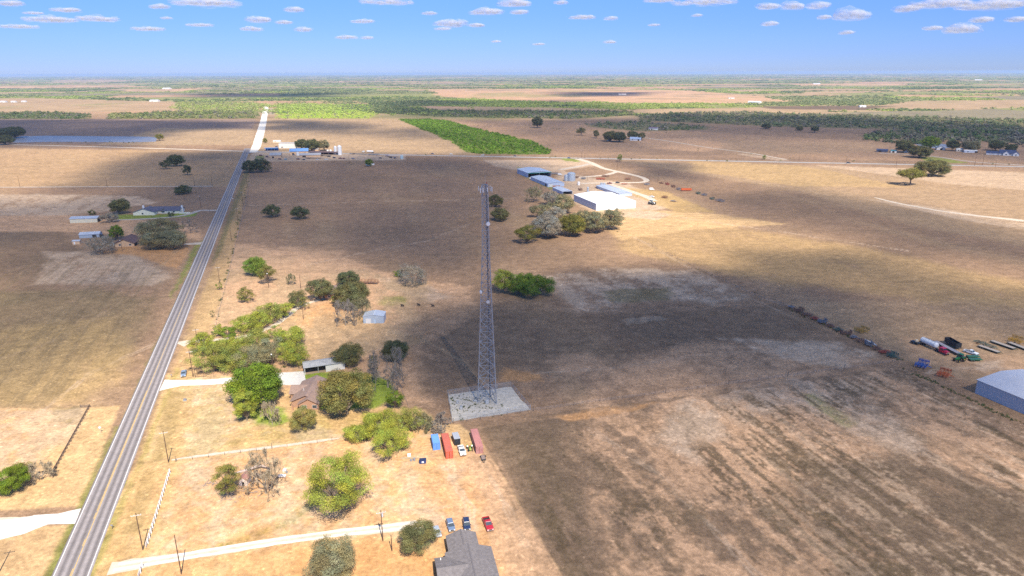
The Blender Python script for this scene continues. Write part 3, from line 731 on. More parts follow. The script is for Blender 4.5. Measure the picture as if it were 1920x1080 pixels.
SHADE = [
 ([(462, 286), (700, 292), (930, 296), (1020, 318), (970, 400), (930, 470), (870, 512), (760, 508), (640, 478), (455, 458), (420, 420), (430, 350)], 215, 75, 65, 'broad cloud overhead shading the middle field behind the tower'),
 ([(240, 290), (470, 286), (445, 360), (405, 440), (370, 520), (300, 520), (120, 500), (-100, 470), (-300, 420), (-300, 372), (100, 368)], 180, 60, 60, 'cloud overhead shading the two left hand farmhouses'),
 ([(770, 575), (960, 560), (1060, 540), (1110, 515), (1300, 505), (1420, 540), (1600, 590), (1750, 680), (1700, 760), (1300, 720), (1050, 760), (840, 760), (770, 730), (735, 700), (722, 620)], 270, 34, 34, 'cloud overhead shading the tower and the fenced field'),
 ([(930, 810), (1300, 740), (1800, 700), (2200, 800), (2300, 1000), (2200, 1300), (1200, 1300), (1060, 1090)], 68, 18, 20, 'thin cloud overhead dimming the streaked field at lower right'),
 ([(1150, 300), (1280, 308), (1330, 335), (1270, 352), (1200, 330)], 130, 30, 25, 'small cloud overhead shading the loop road'),
 ([(1300, 360), (1500, 352), (1700, 395), (1960, 450), (2200, 500), (2200, 545), (1900, 500), (1700, 470), (1500, 430), (1350, 395)], 120, 45, 50, 'ragged cloud overhead striping the right hand field'),
 ([(1380, 470), (1600, 470), (1960, 560), (2300, 600), (2300, 720), (1960, 680), (1700, 620), (1450, 560)], 150, 35, 40, 'cloud overhead shading the field behind the machinery line'),
 ([(-400, 224), (200, 226), (470, 228), (460, 240), (330, 246), (230, 272), (-400, 272)], 170, 60, 60, 'cloud overhead shading the pond and the field behind it'),
 ([(500, 228), (620, 228), (690, 236), (640, 246), (500, 244)], 200, 60, 60, 'small cloud overhead shading the field right of the white road'),
 ([(650, 250), (760, 250), (870, 262), (1040, 285), (1500, 292), (1960, 306), (2400, 320), (2400, 262), (1960, 238), (1600, 222), (1250, 216), (1000, 226), (900, 226), (1020, 262), (1000, 275), (800, 240)], 125, 100, 100, 'long cloud overhead shading the far woods and houses on the right'),
 ([(700, 190), (1100, 188), (1200, 214), (900, 222), (720, 208)], 110, 120, 120, 'cloud overhead shading the woods beyond the brush block'),
 ([(-200, 640), (-60, 600), (150, 540), (300, 510), (330, 560), (240, 660), (100, 720), (-200, 760)], 80, 25, 25, 'thin cloud overhead dimming the field left of the highway'),
 ([(1050, 173), (1220, 173), (1200, 180), (1080, 180)], 200, 150, 150, 'distant cloud shading the dark field in the far country'),
 ([(400, 176), (640, 176), (640, 182), (400, 181)], 200, 200, 200, 'distant cloud shading far woods behind the white road'),
]
for i, (p, T, so, am, lab) in enumerate(SHADE):
    shade_cloud(p, T * .9 / 8, so * 1.15, am, max(60, am * 2.2), 500 + i * 7, lab)

def icosphere(n=2):
    import bmesh
    b = bmesh.new(); bmesh.ops.create_icosphere(b, subdivisions=n, radius=1)
    V = np.array([v.co[:] for v in b.verts]); F = np.array([[v.index for v in f.verts] for f in b.faces]); b.free()
    return V, F
ICO2 = icosphere(2); ICO3 = icosphere(3); ICO1 = icosphere(1)
# fair weather cumulus over the horizon: place (survey px), width, height px
PUFFS = [(95, 36, 85, 10), (20, 5, 34, 10), (123, 18, 46, 8), (183, 34, 66, 11), (35, 49, 60, 7), (299, 11, 32, 9), (388, 4, 128, 13), (725, 3, 110, 9), (278, 53, 56, 8),
 (375, 46, 50, 6), (485, 35, 42, 13), (472, 53, 40, 9), (532, 41, 32, 7), (551, 16, 33, 11), (569, 54, 30, 10), (680, 39, 46, 8), (845, 41, 60, 16), (892, 46, 34, 8),
 (912, 20, 66, 14), (805, 24, 30, 7), (830, 53, 34, 6), (965, 4, 62, 16), (1052, 3, 26, 9), (973, 21, 32, 10), (1092, 31, 52, 9), (1145, 33, 24, 9), (1143, 78, 24, 7),
 (1320, 3, 130, 10), (1236, 0, 60, 8), (1439, 10, 36, 13), (1485, 9, 33, 16), (1533, 9, 32, 15), (1595, 25, 46, 23), (1443, 43, 27, 10), (1545, 31, 20, 9), (1587, 60, 24, 8),
 (1700, 15, 38, 13), (1765, 6, 92, 15), (1862, 8, 112, 16), (1748, 52, 28, 9), (1802, 53, 50, 17), (1840, 36, 32, 10), (1906, 35, 30, 10), (650, 69, 44, 8), (688, 70, 24, 7), (930, 77, 20, 5), (1307, 28, 20, 6), (1226, 46, 24, 5), (312, 33, 20, 5), (62, 24, 30, 5), (1010, 82, 26, 5)]
ORD = 'first second third fourth fifth sixth seventh eighth ninth tenth eleventh twelfth thirteenth fourteenth fifteenth sixteenth seventeenth eighteenth nineteenth twentieth'.split()
rnd = random.Random(5)
for i, (px, py, w, h) in enumerate(PUFFS):
    el = ray(px, py + h * .35); el.normalize()
    dist = 1450 / el.z
    c = Vector((0, 0, CAM_H)) + el * dist
    mp = dist / 1335
    wm, hm = w * mp, h * mp
    Vs = []; Fs = []; n = 0
    k = max(8, int(w / h * 5))
    for j in range(k):
        t = (j + rnd.random()) / k * 2 - 1
        rr = hm * (.34 + .34 * (1 - abs(t)) * rnd.uniform(.5, 1.2))
        V, F = ICO3 if w > 30 else ICO2
        V = V.copy(); nn = fbm(V[:, 0] * 1.7 + i * 3 + j, V[:, 1] * 1.7 + V[:, 2] * 2.1, j + i, 3)
        V = V * (.65 + .7 * nn)[:, None]
        V = V * [rr * 1.5, rr * 1.5, rr * .8]; V[:, 2] = np.maximum(V[:, 2], -rr * .35 + .15 * V[:, 2])
        V += [t * wm * .42, rnd.uniform(-.2, .2) * wm, rnd.uniform(0, .25) * hm]
        Vs.append(V); Fs.append(F + n); n += len(V)
    me = mesh_np('cloud', np.concatenate(Vs), np.concatenate(Fs), 3, CM2, smooth=True)
    o = link('cloud', me, loc=c); o.rotation_euler = (0, 0, -math.atan2(c.x, c.y))
    size = 'long flat' if w / h > 6 else 'large puffy' if w > 45 else 'small puffy' if w < 30 else 'rounded'
    row = lambda q: 0 if q[1] < 13 else 1 if q[1] < 30 else 2 if q[1] < 50 else 3
    rk = sorted(q[0] for q in PUFFS if row(q) == row(PUFFS[i])).index(px)
    tag(o, f"{size} white cloud, {ORD[rk]} from the left in the {['top edge', 'upper', 'middle', 'lowest'][row(PUFFS[i])]} row of sky clouds", 'cloud', 'small clouds over the horizon')

# ---------------------------------------------------------------- haze: thin even air over the plain
hz = MB().box(-60000, 60000, -45000, 60000, -40, 128)
hm_ = bpy.data.materials.new('haze'); hm_.use_nodes = True
N = hm_.node_tree.nodes; N.clear()
o_ = N.new('ShaderNodeOutputMaterial'); v_ = N.new('ShaderNodeVolumePrincipled')
v_.inputs['Color'].default_value = (.44, .60, .92, 1); v_.inputs['Density'].default_value = 4.2e-5; v_.inputs['Anisotropy'].default_value = 0.0
hm_.node_tree.links.new(v_.outputs[0], o_.inputs['Volume'])
tag(hz.obj('haze', hm_), 'thin blue haze over the far plain', kind='stuff')
# ---------------------------------------------------------------- vegetation
FOL = dict(vivid=(.17, .235, .022), bright=(.32, .355, .055), bright2=(.27, .295, .065), olive=(.22, .21, .05), darkolive=(.18, .175, .07), dark=(.13, .145, .065),
           grey=(.36, .325, .25), greyolive=(.27, .25, .135), bare=(.36, .31, .26), paleb=(.46, .38, .26), mustard=(.27, .24, .07), brush=(.19, .275, .04))
for k, c in FOL.items():
    M('leaves_' + k, c, .7, var=.22, scale=.55, attr='tint', transl=.25, spec=.12)
    M('bark_' + k, (.30, .25, .19) if k in ('grey', 'bare', 'paleb', 'greyolive') else (.20, .16, .115), .9, var=.25, scale=2)

def crown_np(Wd, H, zb, rng, dens=1.0, leaf=.42, gaps=.25, flat=0.0, lobes=1.0):
    """leaf clumps through a crown of width Wd between heights zb and H; returns quads, tint, clump centres"""
    rx = Wd / 2; rz = (H - zb) / 2; zc = (H + zb) / 2
    K = int(max(14, 40 * (rx / 4) ** .9) * (1.25 - gaps))
    ph = rng.uniform(0, 6.28, 6)
    th = rng.uniform(0, 2 * np.pi, K); cz = rng.uniform(-.75, 1, K)
    cr = np.sqrt(np.maximum(0, 1 - cz ** 2)); rad = rng.uniform(.45, .95, K) ** .6
    lob = 1 + lobes * (.16 * np.sin(2 * th + ph[0]) + .12 * np.sin(3 * th + ph[1]) + .08 * np.sin(5 * th + ph[2] + 3 * cz))
    C_ = np.stack([np.cos(th) * cr * rad * lob * rx * .98, np.sin(th) * cr * rad * lob * rx * .98, zc + cz * rad * rz * .92 * (1 + .12 * np.sin(th * 2 + ph[3]))], 1)
    rc = rx * rng.uniform(.20, .36, K) * min(1, (5 / rx) ** .25)
    area = 4 * np.pi * rc ** 2
    n_ = np.maximum(10, (area / (leaf * leaf) * .85 * dens)).astype(int)
    tot = n_.sum(); cap = 38000; grow = min(1.9, max(1, tot / cap) ** .5)
    if tot > cap: n_ = np.maximum(8, (n_ * cap / tot)).astype(int)
    ci = np.repeat(np.arange(K), n_); n = len(ci)
    d = rng.normal(size=(n, 3)); d /= np.linalg.norm(d, axis=1)[:, None]; d[:, 2] = np.where(rng.random(n) < .5, np.abs(d[:, 2]), d[:, 2])
    p = C_[ci] + d * (rc[ci] * rng.uniform(.35, 1.08, n) ** .7)[:, None] * [1, 1, .75]
    p[:, 2] = np.maximum(p[:, 2], .15)
    nn = d + rng.normal(size=(n, 3)) * .55 + [0, 0, .25]; nn /= np.linalg.norm(nn, axis=1)[:, None]
    a = np.cross(nn, rng.normal(size=(n, 3))); a /= np.linalg.norm(a, axis=1)[:, None]; b = np.cross(nn, a)
    s = (leaf * grow * rng.uniform(.45, 1.15, n))[:, None] * .5
    q = rng.uniform(.5, 1.0, n)[:, None]
    V = np.stack([p - a * s, p - b * s * q, p + a * s, p + b * s * q * .8], 1).reshape(-1, 3)
    F = np.arange(4 * n).reshape(-1, 4)
    ct = rng.uniform(.72, 1.28, K)[ci] * rng.uniform(.75, 1.25, n)
    warm = rng.uniform(-.14, .18, K)[ci]
    T = np.repeat(np.stack([ct * (1 + warm), ct, ct * (1 - warm)], 1), 4, 0)
    return V, F, T, C_

def tubes_np(S, n=4):
    """S: rows p(3) q(3) r0 r1 -> quads of n-sided tapered sticks"""
    S = np.asarray(S, float); m = len(S)
    p, q, r0, r1 = S[:, :3], S[:, 3:6], S[:, 6], S[:, 7]
    d = q - p; d /= np.maximum(np.linalg.norm(d, axis=1), 1e-6)[:, None]
    u = np.cross(d, np.where(np.abs(d[:, 2:3]) > .9, [[1., 0, 0]], [[0, 0, 1.]])); u /= np.linalg.norm(u, axis=1)[:, None]; w = np.cross(d, u)
    V = np.zeros((m, 2 * n, 3))
    for i in range(n):
        t = 2 * np.pi * i / n; o = u * np.cos(t) + w * np.sin(t)
        V[:, i] = p + o * r0[:, None]; V[:, n + i] = q + o * r1[:, None]
    f = np.array([(i, (i + 1) % n, n + (i + 1) % n, n + i) for i in range(n)])
    F = (f[None] + (np.arange(m) * 2 * n)[:, None, None]).reshape(-1, 4)
    return V.reshape(-1, 3), F

def branches(Wd, H, rng, depth=5, trunk=.25, spread=1.0, r0=None):
    segs = []; tips = []
    r0 = r0 or max(.12, Wd * .028)
    nst = rng.integers(2, 4)
    def grow(p, d, L, r, k):
        q = p + d * L
        segs.append((*p, *q, r, r * .66))
        if k == 0: tips.append(q); return
        for _ in range(3 if k > 1 else 3):
            dd = d + rng.normal(size=3) * .62 * spread; dd[2] += .12
            dd /= np.linalg.norm(dd)
            e = np.array([q[0] / (Wd / 2), q[1] / (Wd / 2), 0]); 
            if np.linalg.norm(e) > .9: dd[:2] *= .3; dd /= np.linalg.norm(dd)
            grow(q, dd, L * rng.uniform(.62, .86), r * .62, k - 1)
    base = np.array([0, 0, -.05]); top = np.array([rng.normal() * .1, rng.normal() * .1, H * trunk])
    segs.append((*base, *top, r0, r0 * .8))
    for i in range(nst + 2):
        t = 2 * np.pi * i / (nst + 2) + rng.uniform(-.4, .4)
        d = np.array([np.cos(t) * spread, np.sin(t) * spread, rng.uniform(.15, .95)]); d /= np.linalg.norm(d)
        grow(top, d, H * .30, r0 * .55, depth - 1)
    tw = []
    for q in tips:
        for _ in range(5):
            dd = rng.normal(size=3) * .7 + [0, 0, .35]; dd /= np.linalg.norm(dd)
            tw.append((*q, *(q + dd * H * rng.uniform(.05, .10)), .03, .018))
    S = np.array(segs + tw)
    # fit to the wanted envelope
    m = np.percentile(np.abs(S[:, 3:5]), 95); sx = Wd / 2 / m * .9; sz = H / np.percentile(S[:, 5], 98) * .95
    S[:, [0, 1, 3, 4]] *= sx; S[:, [2, 5]] *= sz
    return S

def solve(xc, yt, yb, w):
    g = G(xc, (yt + yb) / 2)
    for _ in range(4):
        dp = depth_of((g.x, g.y, 2)); k = dp / FPX
        Wd = w * k; s = (yb - yt) / 2 * k
        de = math.atan2(CAM_H, math.hypot(g.x, g.y))
        a = Wd / 2 * math.sin(de); b = math.sqrt(max(s * s - a * a, (.24 * Wd * math.cos(de)) ** 2)) / math.cos(de)
        H = b * 2 / .88; zc = H - b
        g = G(xc, (yt + yb) / 2, zc)
    return Vector((g.x, g.y, 0)), Wd, H

def make_tree(name, label, xc, yt, yb, w, kind='full', c='olive', group=None, seed=None, cat='tree'):
    loc, Wd, H = solve(xc, yt, yb, w)
    sd = seed if seed is not None else int(xc * 7 + yt * 3)
    rng = np.random.default_rng(sd)
    root = thing(name, label, cat, loc, 0, group)
    px_w = w
    if kind == 'open' and w > 40: Wd *= 1.1
    leaf = max(.24, min(1.0, Wd / px_w * 1.5))
    far = px_w < 26
    def trunk_mesh(S, nm='trunk'):
        V, F = tubes_np(S, 5 if px_w > 60 else 4)
        link(nm, mesh_np(nm, V, F, 4, MATS['bark_' + c]), root)
    if kind in ('full', 'open', 'bush', 'spread'):
        zb = {'full': .06, 'open': .08, 'bush': .0, 'spread': .42}[kind] * H
        V, F, T, cc = crown_np(Wd, H, zb, rng, {'full': 1.35, 'open': .95, 'bush': 1.2, 'spread': .75}[kind], leaf, {'full': -.1, 'open': .22, 'bush': .0, 'spread': .2}[kind], lobes={'full': .6, 'open': 1.5, 'bush': 1.2, 'spread': 1.2}[kind])
        link('crown', mesh_np('crown', V, F, 4, MATS['leaves_' + c], T), root)
        r0 = max(.14, Wd * .03); tz = max(zb, H * .12)
        S = [(0, 0, -.1, 0, 0, tz * .8, r0 * 1.15, r0 * .85)]
        for q in cc[:: max(1, len(cc) // (8 if far else 26))]:
            mid = np.array([q[0] * .45, q[1] * .45, tz * .8 + (q[2] - tz * .8) * .55 + .1 * H * rng.random()])
            S.append((0, 0, tz * .75, *mid, r0 * .5, r0 * .28)); S.append((*mid, *q, r0 * .28, r0 * .08))
        trunk_mesh(np.array(S))
    else:                                   # bare or half bare crowns: a haze of real twigs
        S = branches(Wd, H, rng, 5 if px_w > 34 else 4, .18, 1.0 if kind == 'bare' else 1.2)
        S[:, 6:] = np.maximum(S[:, 6:], .04 if px_w > 34 else .07)
        big = S[:, 6] > .09
        trunk_mesh(S[big] if big.any() else S[:3])
        V, F = tubes_np(S[~big], 3)
        rngT = np.repeat(rng.uniform(.75, 1.25, (len(V) // 6, 1)), 6, 0) * np.ones((1, 3))
        o = link('crown', mesh_np('crown', V, F, 4, MATS['leaves_' + c], rngT), root)
        if kind == 'half':
            V, F, T, cc = crown_np(Wd * .96, H, .1 * H, rng, .34, leaf, .35, lobes=1.4)
            link('foliage', mesh_np('foliage', V, F, 4, MATS['leaves_' + c], T), root)
    return root

TREES = [  # x centre, y top, y bottom, width (survey px), kind, colour, label
 (477, 682, 757, 106, 'full', 'vivid', 'large dense deep green tree beside the white driveway'),
 (459, 727, 783, 46, 'full', 'bright', 'yellow green tree in front of the large deep green one'),
 (508, 750, 792, 36, 'bare', 'paleb', 'small leafless pale tree on the green lawn'),
 (569, 763, 806, 48, 'full', 'mustard', 'round olive bush tree in front of the brown roofed house'),
 (647, 692, 772, 92, 'full', 'mustard', 'big mustard green oak at the right of the brown roofed house'),
 (725, 655, 722, 76, 'bare', 'bare', 'leafless silvery tree behind the house lawn'),
 (741, 637, 672, 50, 'full', 'dark', 'dark green tree behind the leafless silvery tree'),
 (653, 643, 683, 54, 'full', 'darkolive', 'dark green tree behind the open carport'),
 (739, 729, 763, 34, 'full', 'vivid', 'small dark green round tree at the right edge of the lawn'),
 (700, 664, 700, 20, 'full', 'darkolive', 'narrow dark green tree left of the leafless silvery tree'),
 (378, 624, 660, 44, 'open', 'bright', 'bright green tree nearest the highway at the track entrance'),
 (398, 644, 694, 66, 'open', 'bright2', 'bright green tree behind the parked car by the white driveway'),
 (434, 630, 674, 52, 'open', 'bright', 'bright green tree second from the track entrance'),
 (444, 652, 686, 62, 'open', 'bright2', 'grey green tree in the front of the bright grove'),
 (426, 611, 632, 30, 'bush', 'vivid', 'small vivid green bush at the back of the bright grove'),
 (471, 588, 619, 52, 'open', 'bright', 'bright green tree by the bend of the sandy track'),
 (505, 566, 603, 44, 'open', 'bright2', 'bright green tree left of the sandy track'),
 (531, 567, 593, 36, 'open', 'bright', 'pale bright tree beside the upper sandy track'),
 (480, 617, 662, 58, 'open', 'bright2', 'green tree in the middle of the bright grove'),
 (468, 648, 684, 66, 'open', 'greyolive', 'dull green tree at the lower middle of the bright grove'),
 (500, 636, 676, 50, 'open', 'greyolive', 'greyish tree just left of the yard light pole'),
 (542, 614, 652, 54, 'open', 'bright', 'bright green tree at the right end of the grove'),
 (549, 640, 682, 52, 'open', 'bright', 'bright green tree above the concrete yard'),
 (516, 607, 634, 26, 'open', 'bright2', 'small thin tree on the inside of the sandy track'),
 (410, 606, 628, 26, 'open', 'bright', 'low bright bush on the outer side of the bright grove'),
 (571, 555, 579, 17, 'open', 'olive', 'small tree at the top end of the sandy track'),
 (558, 545, 574, 36, 'bush', 'darkolive', 'dark hedge shrub left of the hidden house'),
 (599, 521, 560, 44, 'full', 'darkolive', 'rounded oak at the left of the hidden house'),
 (652, 508, 533, 40, 'full', 'dark', 'dark oak behind the hidden house'),
 (657, 528, 573, 66, 'full', 'darkolive', 'large oak at the right of the hidden house'),
 (677, 558, 592, 38, 'half', 'greyolive', 'thin grey green tree left of the square metal shed'),
 (646, 562, 606, 40, 'bare', 'bare', 'leafless grey tree left of the square metal shed'),
 (625, 555, 569, 14, 'bush', 'vivid', 'small vivid shrub at the corner of the hidden house'),
 (478, 482, 513, 42, 'full', 'brush', 'deep green tree in the sandy paddock, the rear of two touching'),
 (500, 496, 528, 33, 'open', 'olive', 'lighter green tree in the sandy paddock by the lamp pole'),
 (545, 512, 532, 19, 'half', 'greyolive', 'small sparse tree in the sandy paddock'),
 (458, 539, 564, 31, 'open', 'olive', 'small spreading tree alone in the sandy paddock'),
 (411, 529, 542, 12, 'bush', 'vivid', 'small green shrub at the foot of a roadside utility pole'),
 (397, 580, 594, 9, 'bush', 'darkolive', 'tiny dark shrub on the roadside fence line'),
 (773, 496, 530, 58, 'half', 'grey', 'sparse grey brush clump in the field left of the tower'),
 (748, 506, 518, 18, 'bush', 'vivid', 'small vivid shrub at the edge of the sparse grey clump'),
 (676, 799, 824, 50, 'open', 'bright', 'low bright tree at the left end of the fence row'),
 (713, 772, 815, 72, 'open', 'bright', 'wide bright green tree in the fence row'),
 (731, 802, 851, 64, 'open', 'bright', 'bright green tree in front of the fence row'),
 (769, 762, 805, 46, 'open', 'bright2', 'green tree at the right end of the fence row'),
 (790, 776, 806, 40, 'half', 'greyolive', 'thin grey green shrub right of the fence row'),
 (826, 775, 804, 50, 'bare', 'bare', 'tangled leafless brush left of the gravel pad'),
 (633, 850, 957, 104, 'open', 'bright', 'large bright green mesquite alone in the sandy lot'),
 (423, 868, 927, 46, 'full', 'olive', 'olive tree at the left of the tumbledown hut'),
 (493, 848, 920, 66, 'bare', 'paleb', 'pale leafless tree right of the tumbledown hut'),
 (785, 975, 1034, 66, 'full', 'darkolive', 'dark olive tree left of the row of parked cars'),
 (622, 1007, 1090, 92, 'full', 'greyolive', 'pale olive tree cut by the bottom edge of the picture'),
 (15, 872, 922, 60, 'full', 'vivid', 'vivid green tree at the left edge of the picture'),
 (34, 871, 902, 44, 'open', 'olive', 'olive tree behind the vivid green one at the left edge'),
 (76, 862, 898, 44, 'bare', 'paleb', 'low leafless bush at the end of the board fence'),
 (509, 383, 405, 31, 'bush', 'dark', 'left one of two dark bushes in the middle field'),
 (562, 388, 409, 32, 'bush', 'dark', 'right one of two dark bushes in the middle field'),
 (466, 301, 321, 28, 'bush', 'dark', 'dark tree beside the highway before the crossroads'),
 (488, 297, 320, 32, 'bush', 'dark', 'dark tree just right of the highway before the crossroads'),
 (343, 347, 362, 28, 'bush', 'dark', 'dark bush in the left field below a group of three'),
 (310, 300, 315, 20, 'open', 'dark', 'left one of three dark trees in the left field'),
 (329, 290, 309, 28, 'full', 'dark', 'largest of three dark trees in the left field'),
 (350, 308, 326, 16, 'full', 'dark', 'right one of three dark trees in the left field'),
 (222, 373, 398, 33, 'full', 'darkolive', 'round dark tree left of the cream house'),
 (236, 374, 388, 14, 'full', 'dark', 'small tree tucked behind the round dark one'),
 (206, 399, 415, 27, 'open', 'grey', 'greyish tree between the white barn and the cream house'),
 (217, 422, 447, 28, 'full', 'vivid', 'deep green round tree beside the brown farmhouse roof'),
 (188, 442, 473, 48, 'half', 'grey', 'grey leafless tree left of the brown roofed farmhouse'),
 (300, 412, 442, 62, 'open', 'greyolive', 'broad dark oak behind the brown roofed farmhouse'),
 (290, 436, 464, 48, 'open', 'greyolive', 'greyish oak in front of the brown roofed farmhouse'),
 (320, 432, 462, 54, 'open', 'greyolive', 'wide dull tree right of the brown roofed farmhouse'),
 (356, 412, 434, 28, 'bare', 'bare', 'thin leafless tree near the highway verge'),
 (305, 391, 399, 10, 'bush', 'dark', 'small dark shrub by the cream house'),
 (320, 397, 405, 12, 'bush', 'dark', 'small dark shrub beside the cream house driveway'),
 (172, 393, 402, 13, 'bush', 'darkolive', 'low shrub behind the white barn'),
 (1001, 348, 375, 34, 'half', 'greyolive', 'open grey tree left of the farm sheds'),
 (1034, 358, 382, 34, 'open', 'grey', 'grey tree in front of the small open shed'),
 (1055, 364, 397, 44, 'open', 'greyolive', 'tall grey green tree left of the white building'),
 (1016, 382, 405, 36, 'open', 'greyolive', 'grey tree at the left side of the farm grove'),
 (1043, 388, 413, 40, 'open', 'grey', 'grey tree in the middle of the farm grove'),
 (1024, 404, 441, 58, 'full', 'grey', 'wide pale grey tree at the front of the farm grove'),
 (988, 422, 453, 40, 'open', 'olive', 'dull green tree at the front left end of the farm grove'),
 (1073, 402, 438, 50, 'full', 'olive', 'yellowish green tree at the front of the farm grove'),
 (1094, 395, 422, 42, 'open', 'greyolive', 'grey tree left of the white building front'),
 (1118, 396, 432, 42, 'full', 'greyolive', 'grey green tree before the white building front'),
 (1148, 390, 426, 40, 'full', 'greyolive', 'yellowish grey tree at the right end of the farm grove'),
 (930, 364, 385, 26, 'bush', 'darkolive', 'upper one of two dark bushes right of the tower'),
 (938, 389, 411, 34, 'bush', 'darkolive', 'lower one of two dark bushes right of the tower'),
 (944, 505, 544, 42, 'open', 'bright', 'bright green left end of the brush patch behind the tower'),
 (972, 510, 547, 48, 'bush', 'brush', 'middle bush of the green patch behind the tower'),
 (1004, 512, 553, 64, 'bush', 'brush', 'deep green right end of the brush patch behind the tower'),
 (1709, 317, 344, 46, 'spread', 'olive', 'spreading mesquite with visible trunk alone in the far right field'),
 (1751, 300, 326, 54, 'bush', 'darkolive', 'big dark rounded tree by the cross road at right'),
 (1162, 288, 301, 10, 'bush', 'vivid', 'small green tree on the near edge of the cross road'),
 (1433, 290, 298, 7, 'bush', 'vivid', 'tiny green tree by the cross road right of centre'),
 (26, 238, 256, 36, 'full', 'dark', 'dark green tree behind the left end of the pond'),
 (8, 254, 269, 30, 'full', 'dark', 'dark tree at the left edge below the pond'),
 (10, 240, 258, 30, 'full', 'dark', 'dark tree at the very left edge behind the pond'),
 (565, 261, 277, 26, 'full', 'dark', 'dark tree right of the grey store'),
 (584, 262, 281, 30, 'full', 'dark', 'larger dark tree behind the blue roofed building'),
 (607, 262, 280, 22, 'full', 'greyolive', 'greyish tree left of the white silos'),
 (497, 259, 267, 10, 'bush', 'olive', 'small green tree by the white road at the crossroads'),
 (691, 297, 310, 15, 'bush', 'vivid', 'small green tree beside the white shack'),
 (298, 251, 262, 16, 'open', 'olive', 'small tree at the right end of the pond'),
 (1118, 243, 257, 12, 'full', 'darkolive', 'small tree left of the far blue roofed house'),
 (1090, 239, 252, 17, 'open', 'darkolive', 'crooked small tree far behind the farm'),
 (1145, 246, 263, 28, 'full', 'darkolive', 'green tree left of the far blue roofed house'),
 (1162, 247, 264, 26, 'full', 'dark', 'dark tree left of the far blue roofed house'),
 (1186, 246, 258, 20, 'full', 'dark', 'dark tree behind the far blue roofed house'),
 (1203, 248, 261, 14, 'full', 'darkolive', 'small tree right of the far blue roofed house'),
 (1008, 219, 237, 20, 'full', 'dark', 'lone dark tree right of the bright brush block'),
 (1437, 232, 240, 18, 'full', 'dark', 'lone dark tree standing before the woodland belt'),
 (1499, 236, 244, 14, 'bush', 'darkolive', 'small tree before the woodland belt'),
 (1528, 236, 247, 14, 'full', 'dark', 'dark tree right of the small one before the woodland belt'),
 (1697, 262, 283, 34, 'full', 'darkolive', 'round dark tree among the far right farm buildings'),
 (1727, 276, 291, 40, 'full', 'darkolive', 'low dark tree in front of the far pond'),
 (1746, 256, 277, 30, 'full', 'brush', 'green tree between the two ends of the far pond'),
 (1787, 262, 280, 22, 'full', 'dark', 'dark tree at the right end of the far pond'),
 (1868, 262, 280, 26, 'full', 'dark', 'dark tree behind the blue roofed farmhouse'),
 (1896, 270, 284, 20, 'full', 'dark', 'dark tree right behind the blue roofed farmhouse'),
 (1820, 264, 282, 30, 'full', 'greyolive', 'greyish tree behind the long white trailer home'),
]
if VEG:
    for t in TREES:
        xc, yt, yb, w, kd, c, lab = t
        nm = 'bush' if (kd == 'bush' and w < 40) else 'bare_tree' if kd == 'bare' else 'tree'
        make_tree(nm, lab, xc, yt, yb, w, kd, c, cat='bush' if nm == 'bush' else 'tree')

# ---- plants nobody could count: merged ragged bushes
def ragged(n, rng, big=.5):
    d = rng.normal(size=(n, 3)); d /= np.linalg.norm(d, axis=1)[:, None]; d[:, 2] = np.abs(d[:, 2])
    p = d * rng.uniform(.35, 1, n)[:, None] * [.5, .5, 1]; p[:, 2] *= .92
    nn = d + rng.normal(size=(n, 3)) * .45; nn /= np.linalg.norm(nn, axis=1)[:, None]
    a = np.cross(nn, rng.normal(size=(n, 3))); a /= np.linalg.norm(a, axis=1)[:, None]; b = np.cross(nn, a)
    s = rng.uniform(.5, 1.1, n)[:, None] * big * .5
    V = np.stack([p - a * s, p - b * s * .7, p + a * s, p + b * s * .7], 1); V[:, :, 2] = np.maximum(V[:, :, 2], 0)
    return V.reshape(-1, 3), rng.uniform(.75, 1.25, n)
def thicket(name, X, Y, Wd, H, col, mat, label, nq=46, big=.34, seed=1):
    rng = np.random.default_rng(seed); n = len(X)
    if n == 0: return
    protos = [ragged(nq, rng, big) for _ in range(7)]
    pi = rng.integers(0, 7, n); an = rng.uniform(0, 6.28, n)
    Vs, Ts = [], []
    for k, (P, t) in enumerate(protos):
        ix = np.nonzero(pi == k)[0]
        if not len(ix): continue
        c, s = np.cos(an[ix])[:, None], np.sin(an[ix])[:, None]
        x = (P[None, :, 0] * c - P[None, :, 1] * s) * Wd[ix][:, None] + X[ix][:, None]
        y = (P[None, :, 0] * s + P[None, :, 1] * c) * Wd[ix][:, None] + Y[ix][:, None]
        z = P[None, :, 2] * H[ix][:, None] - .02 * H[ix][:, None] + np.zeros_like(x)
        Vs.append(np.stack([x, y, z], -1).reshape(-1, 3))
        Ts.append((col[ix][:, None, :] * np.repeat(t, 4)[None, :, None]).reshape(-1, 3))
    V = np.concatenate(Vs); T = np.concatenate(Ts)
    r = np.hypot(V[:, 0], V[:, 1]); V[:, 2] += 26 * (fbm(V[:, 0] / 5200, V[:, 1] / 3800, 71, 4) - .52) * sst(6000, 20000, r)
    o = link(name, mesh_np(name, V, np.arange(len(V)).reshape(-1, 4), 4, mat, T))
    return tag(o, label, kind='stuff')
LEAFW = M('leaves_far', (.98, .98, .98), .75, var=.1, scale=.05, attr='tint', transl=.2, spec=.1)
def scatter(P, per_ha, rng):
    xs = [p[0] for p in P]; ys = [p[1] for p in P]
    A = (max(xs) - min(xs)) * (max(ys) - min(ys)) / 1e4
    n = int(A * per_ha); x = rng.uniform(min(xs), max(xs), n); y = rng.uniform(min(ys), max(ys), n)
    return x, y
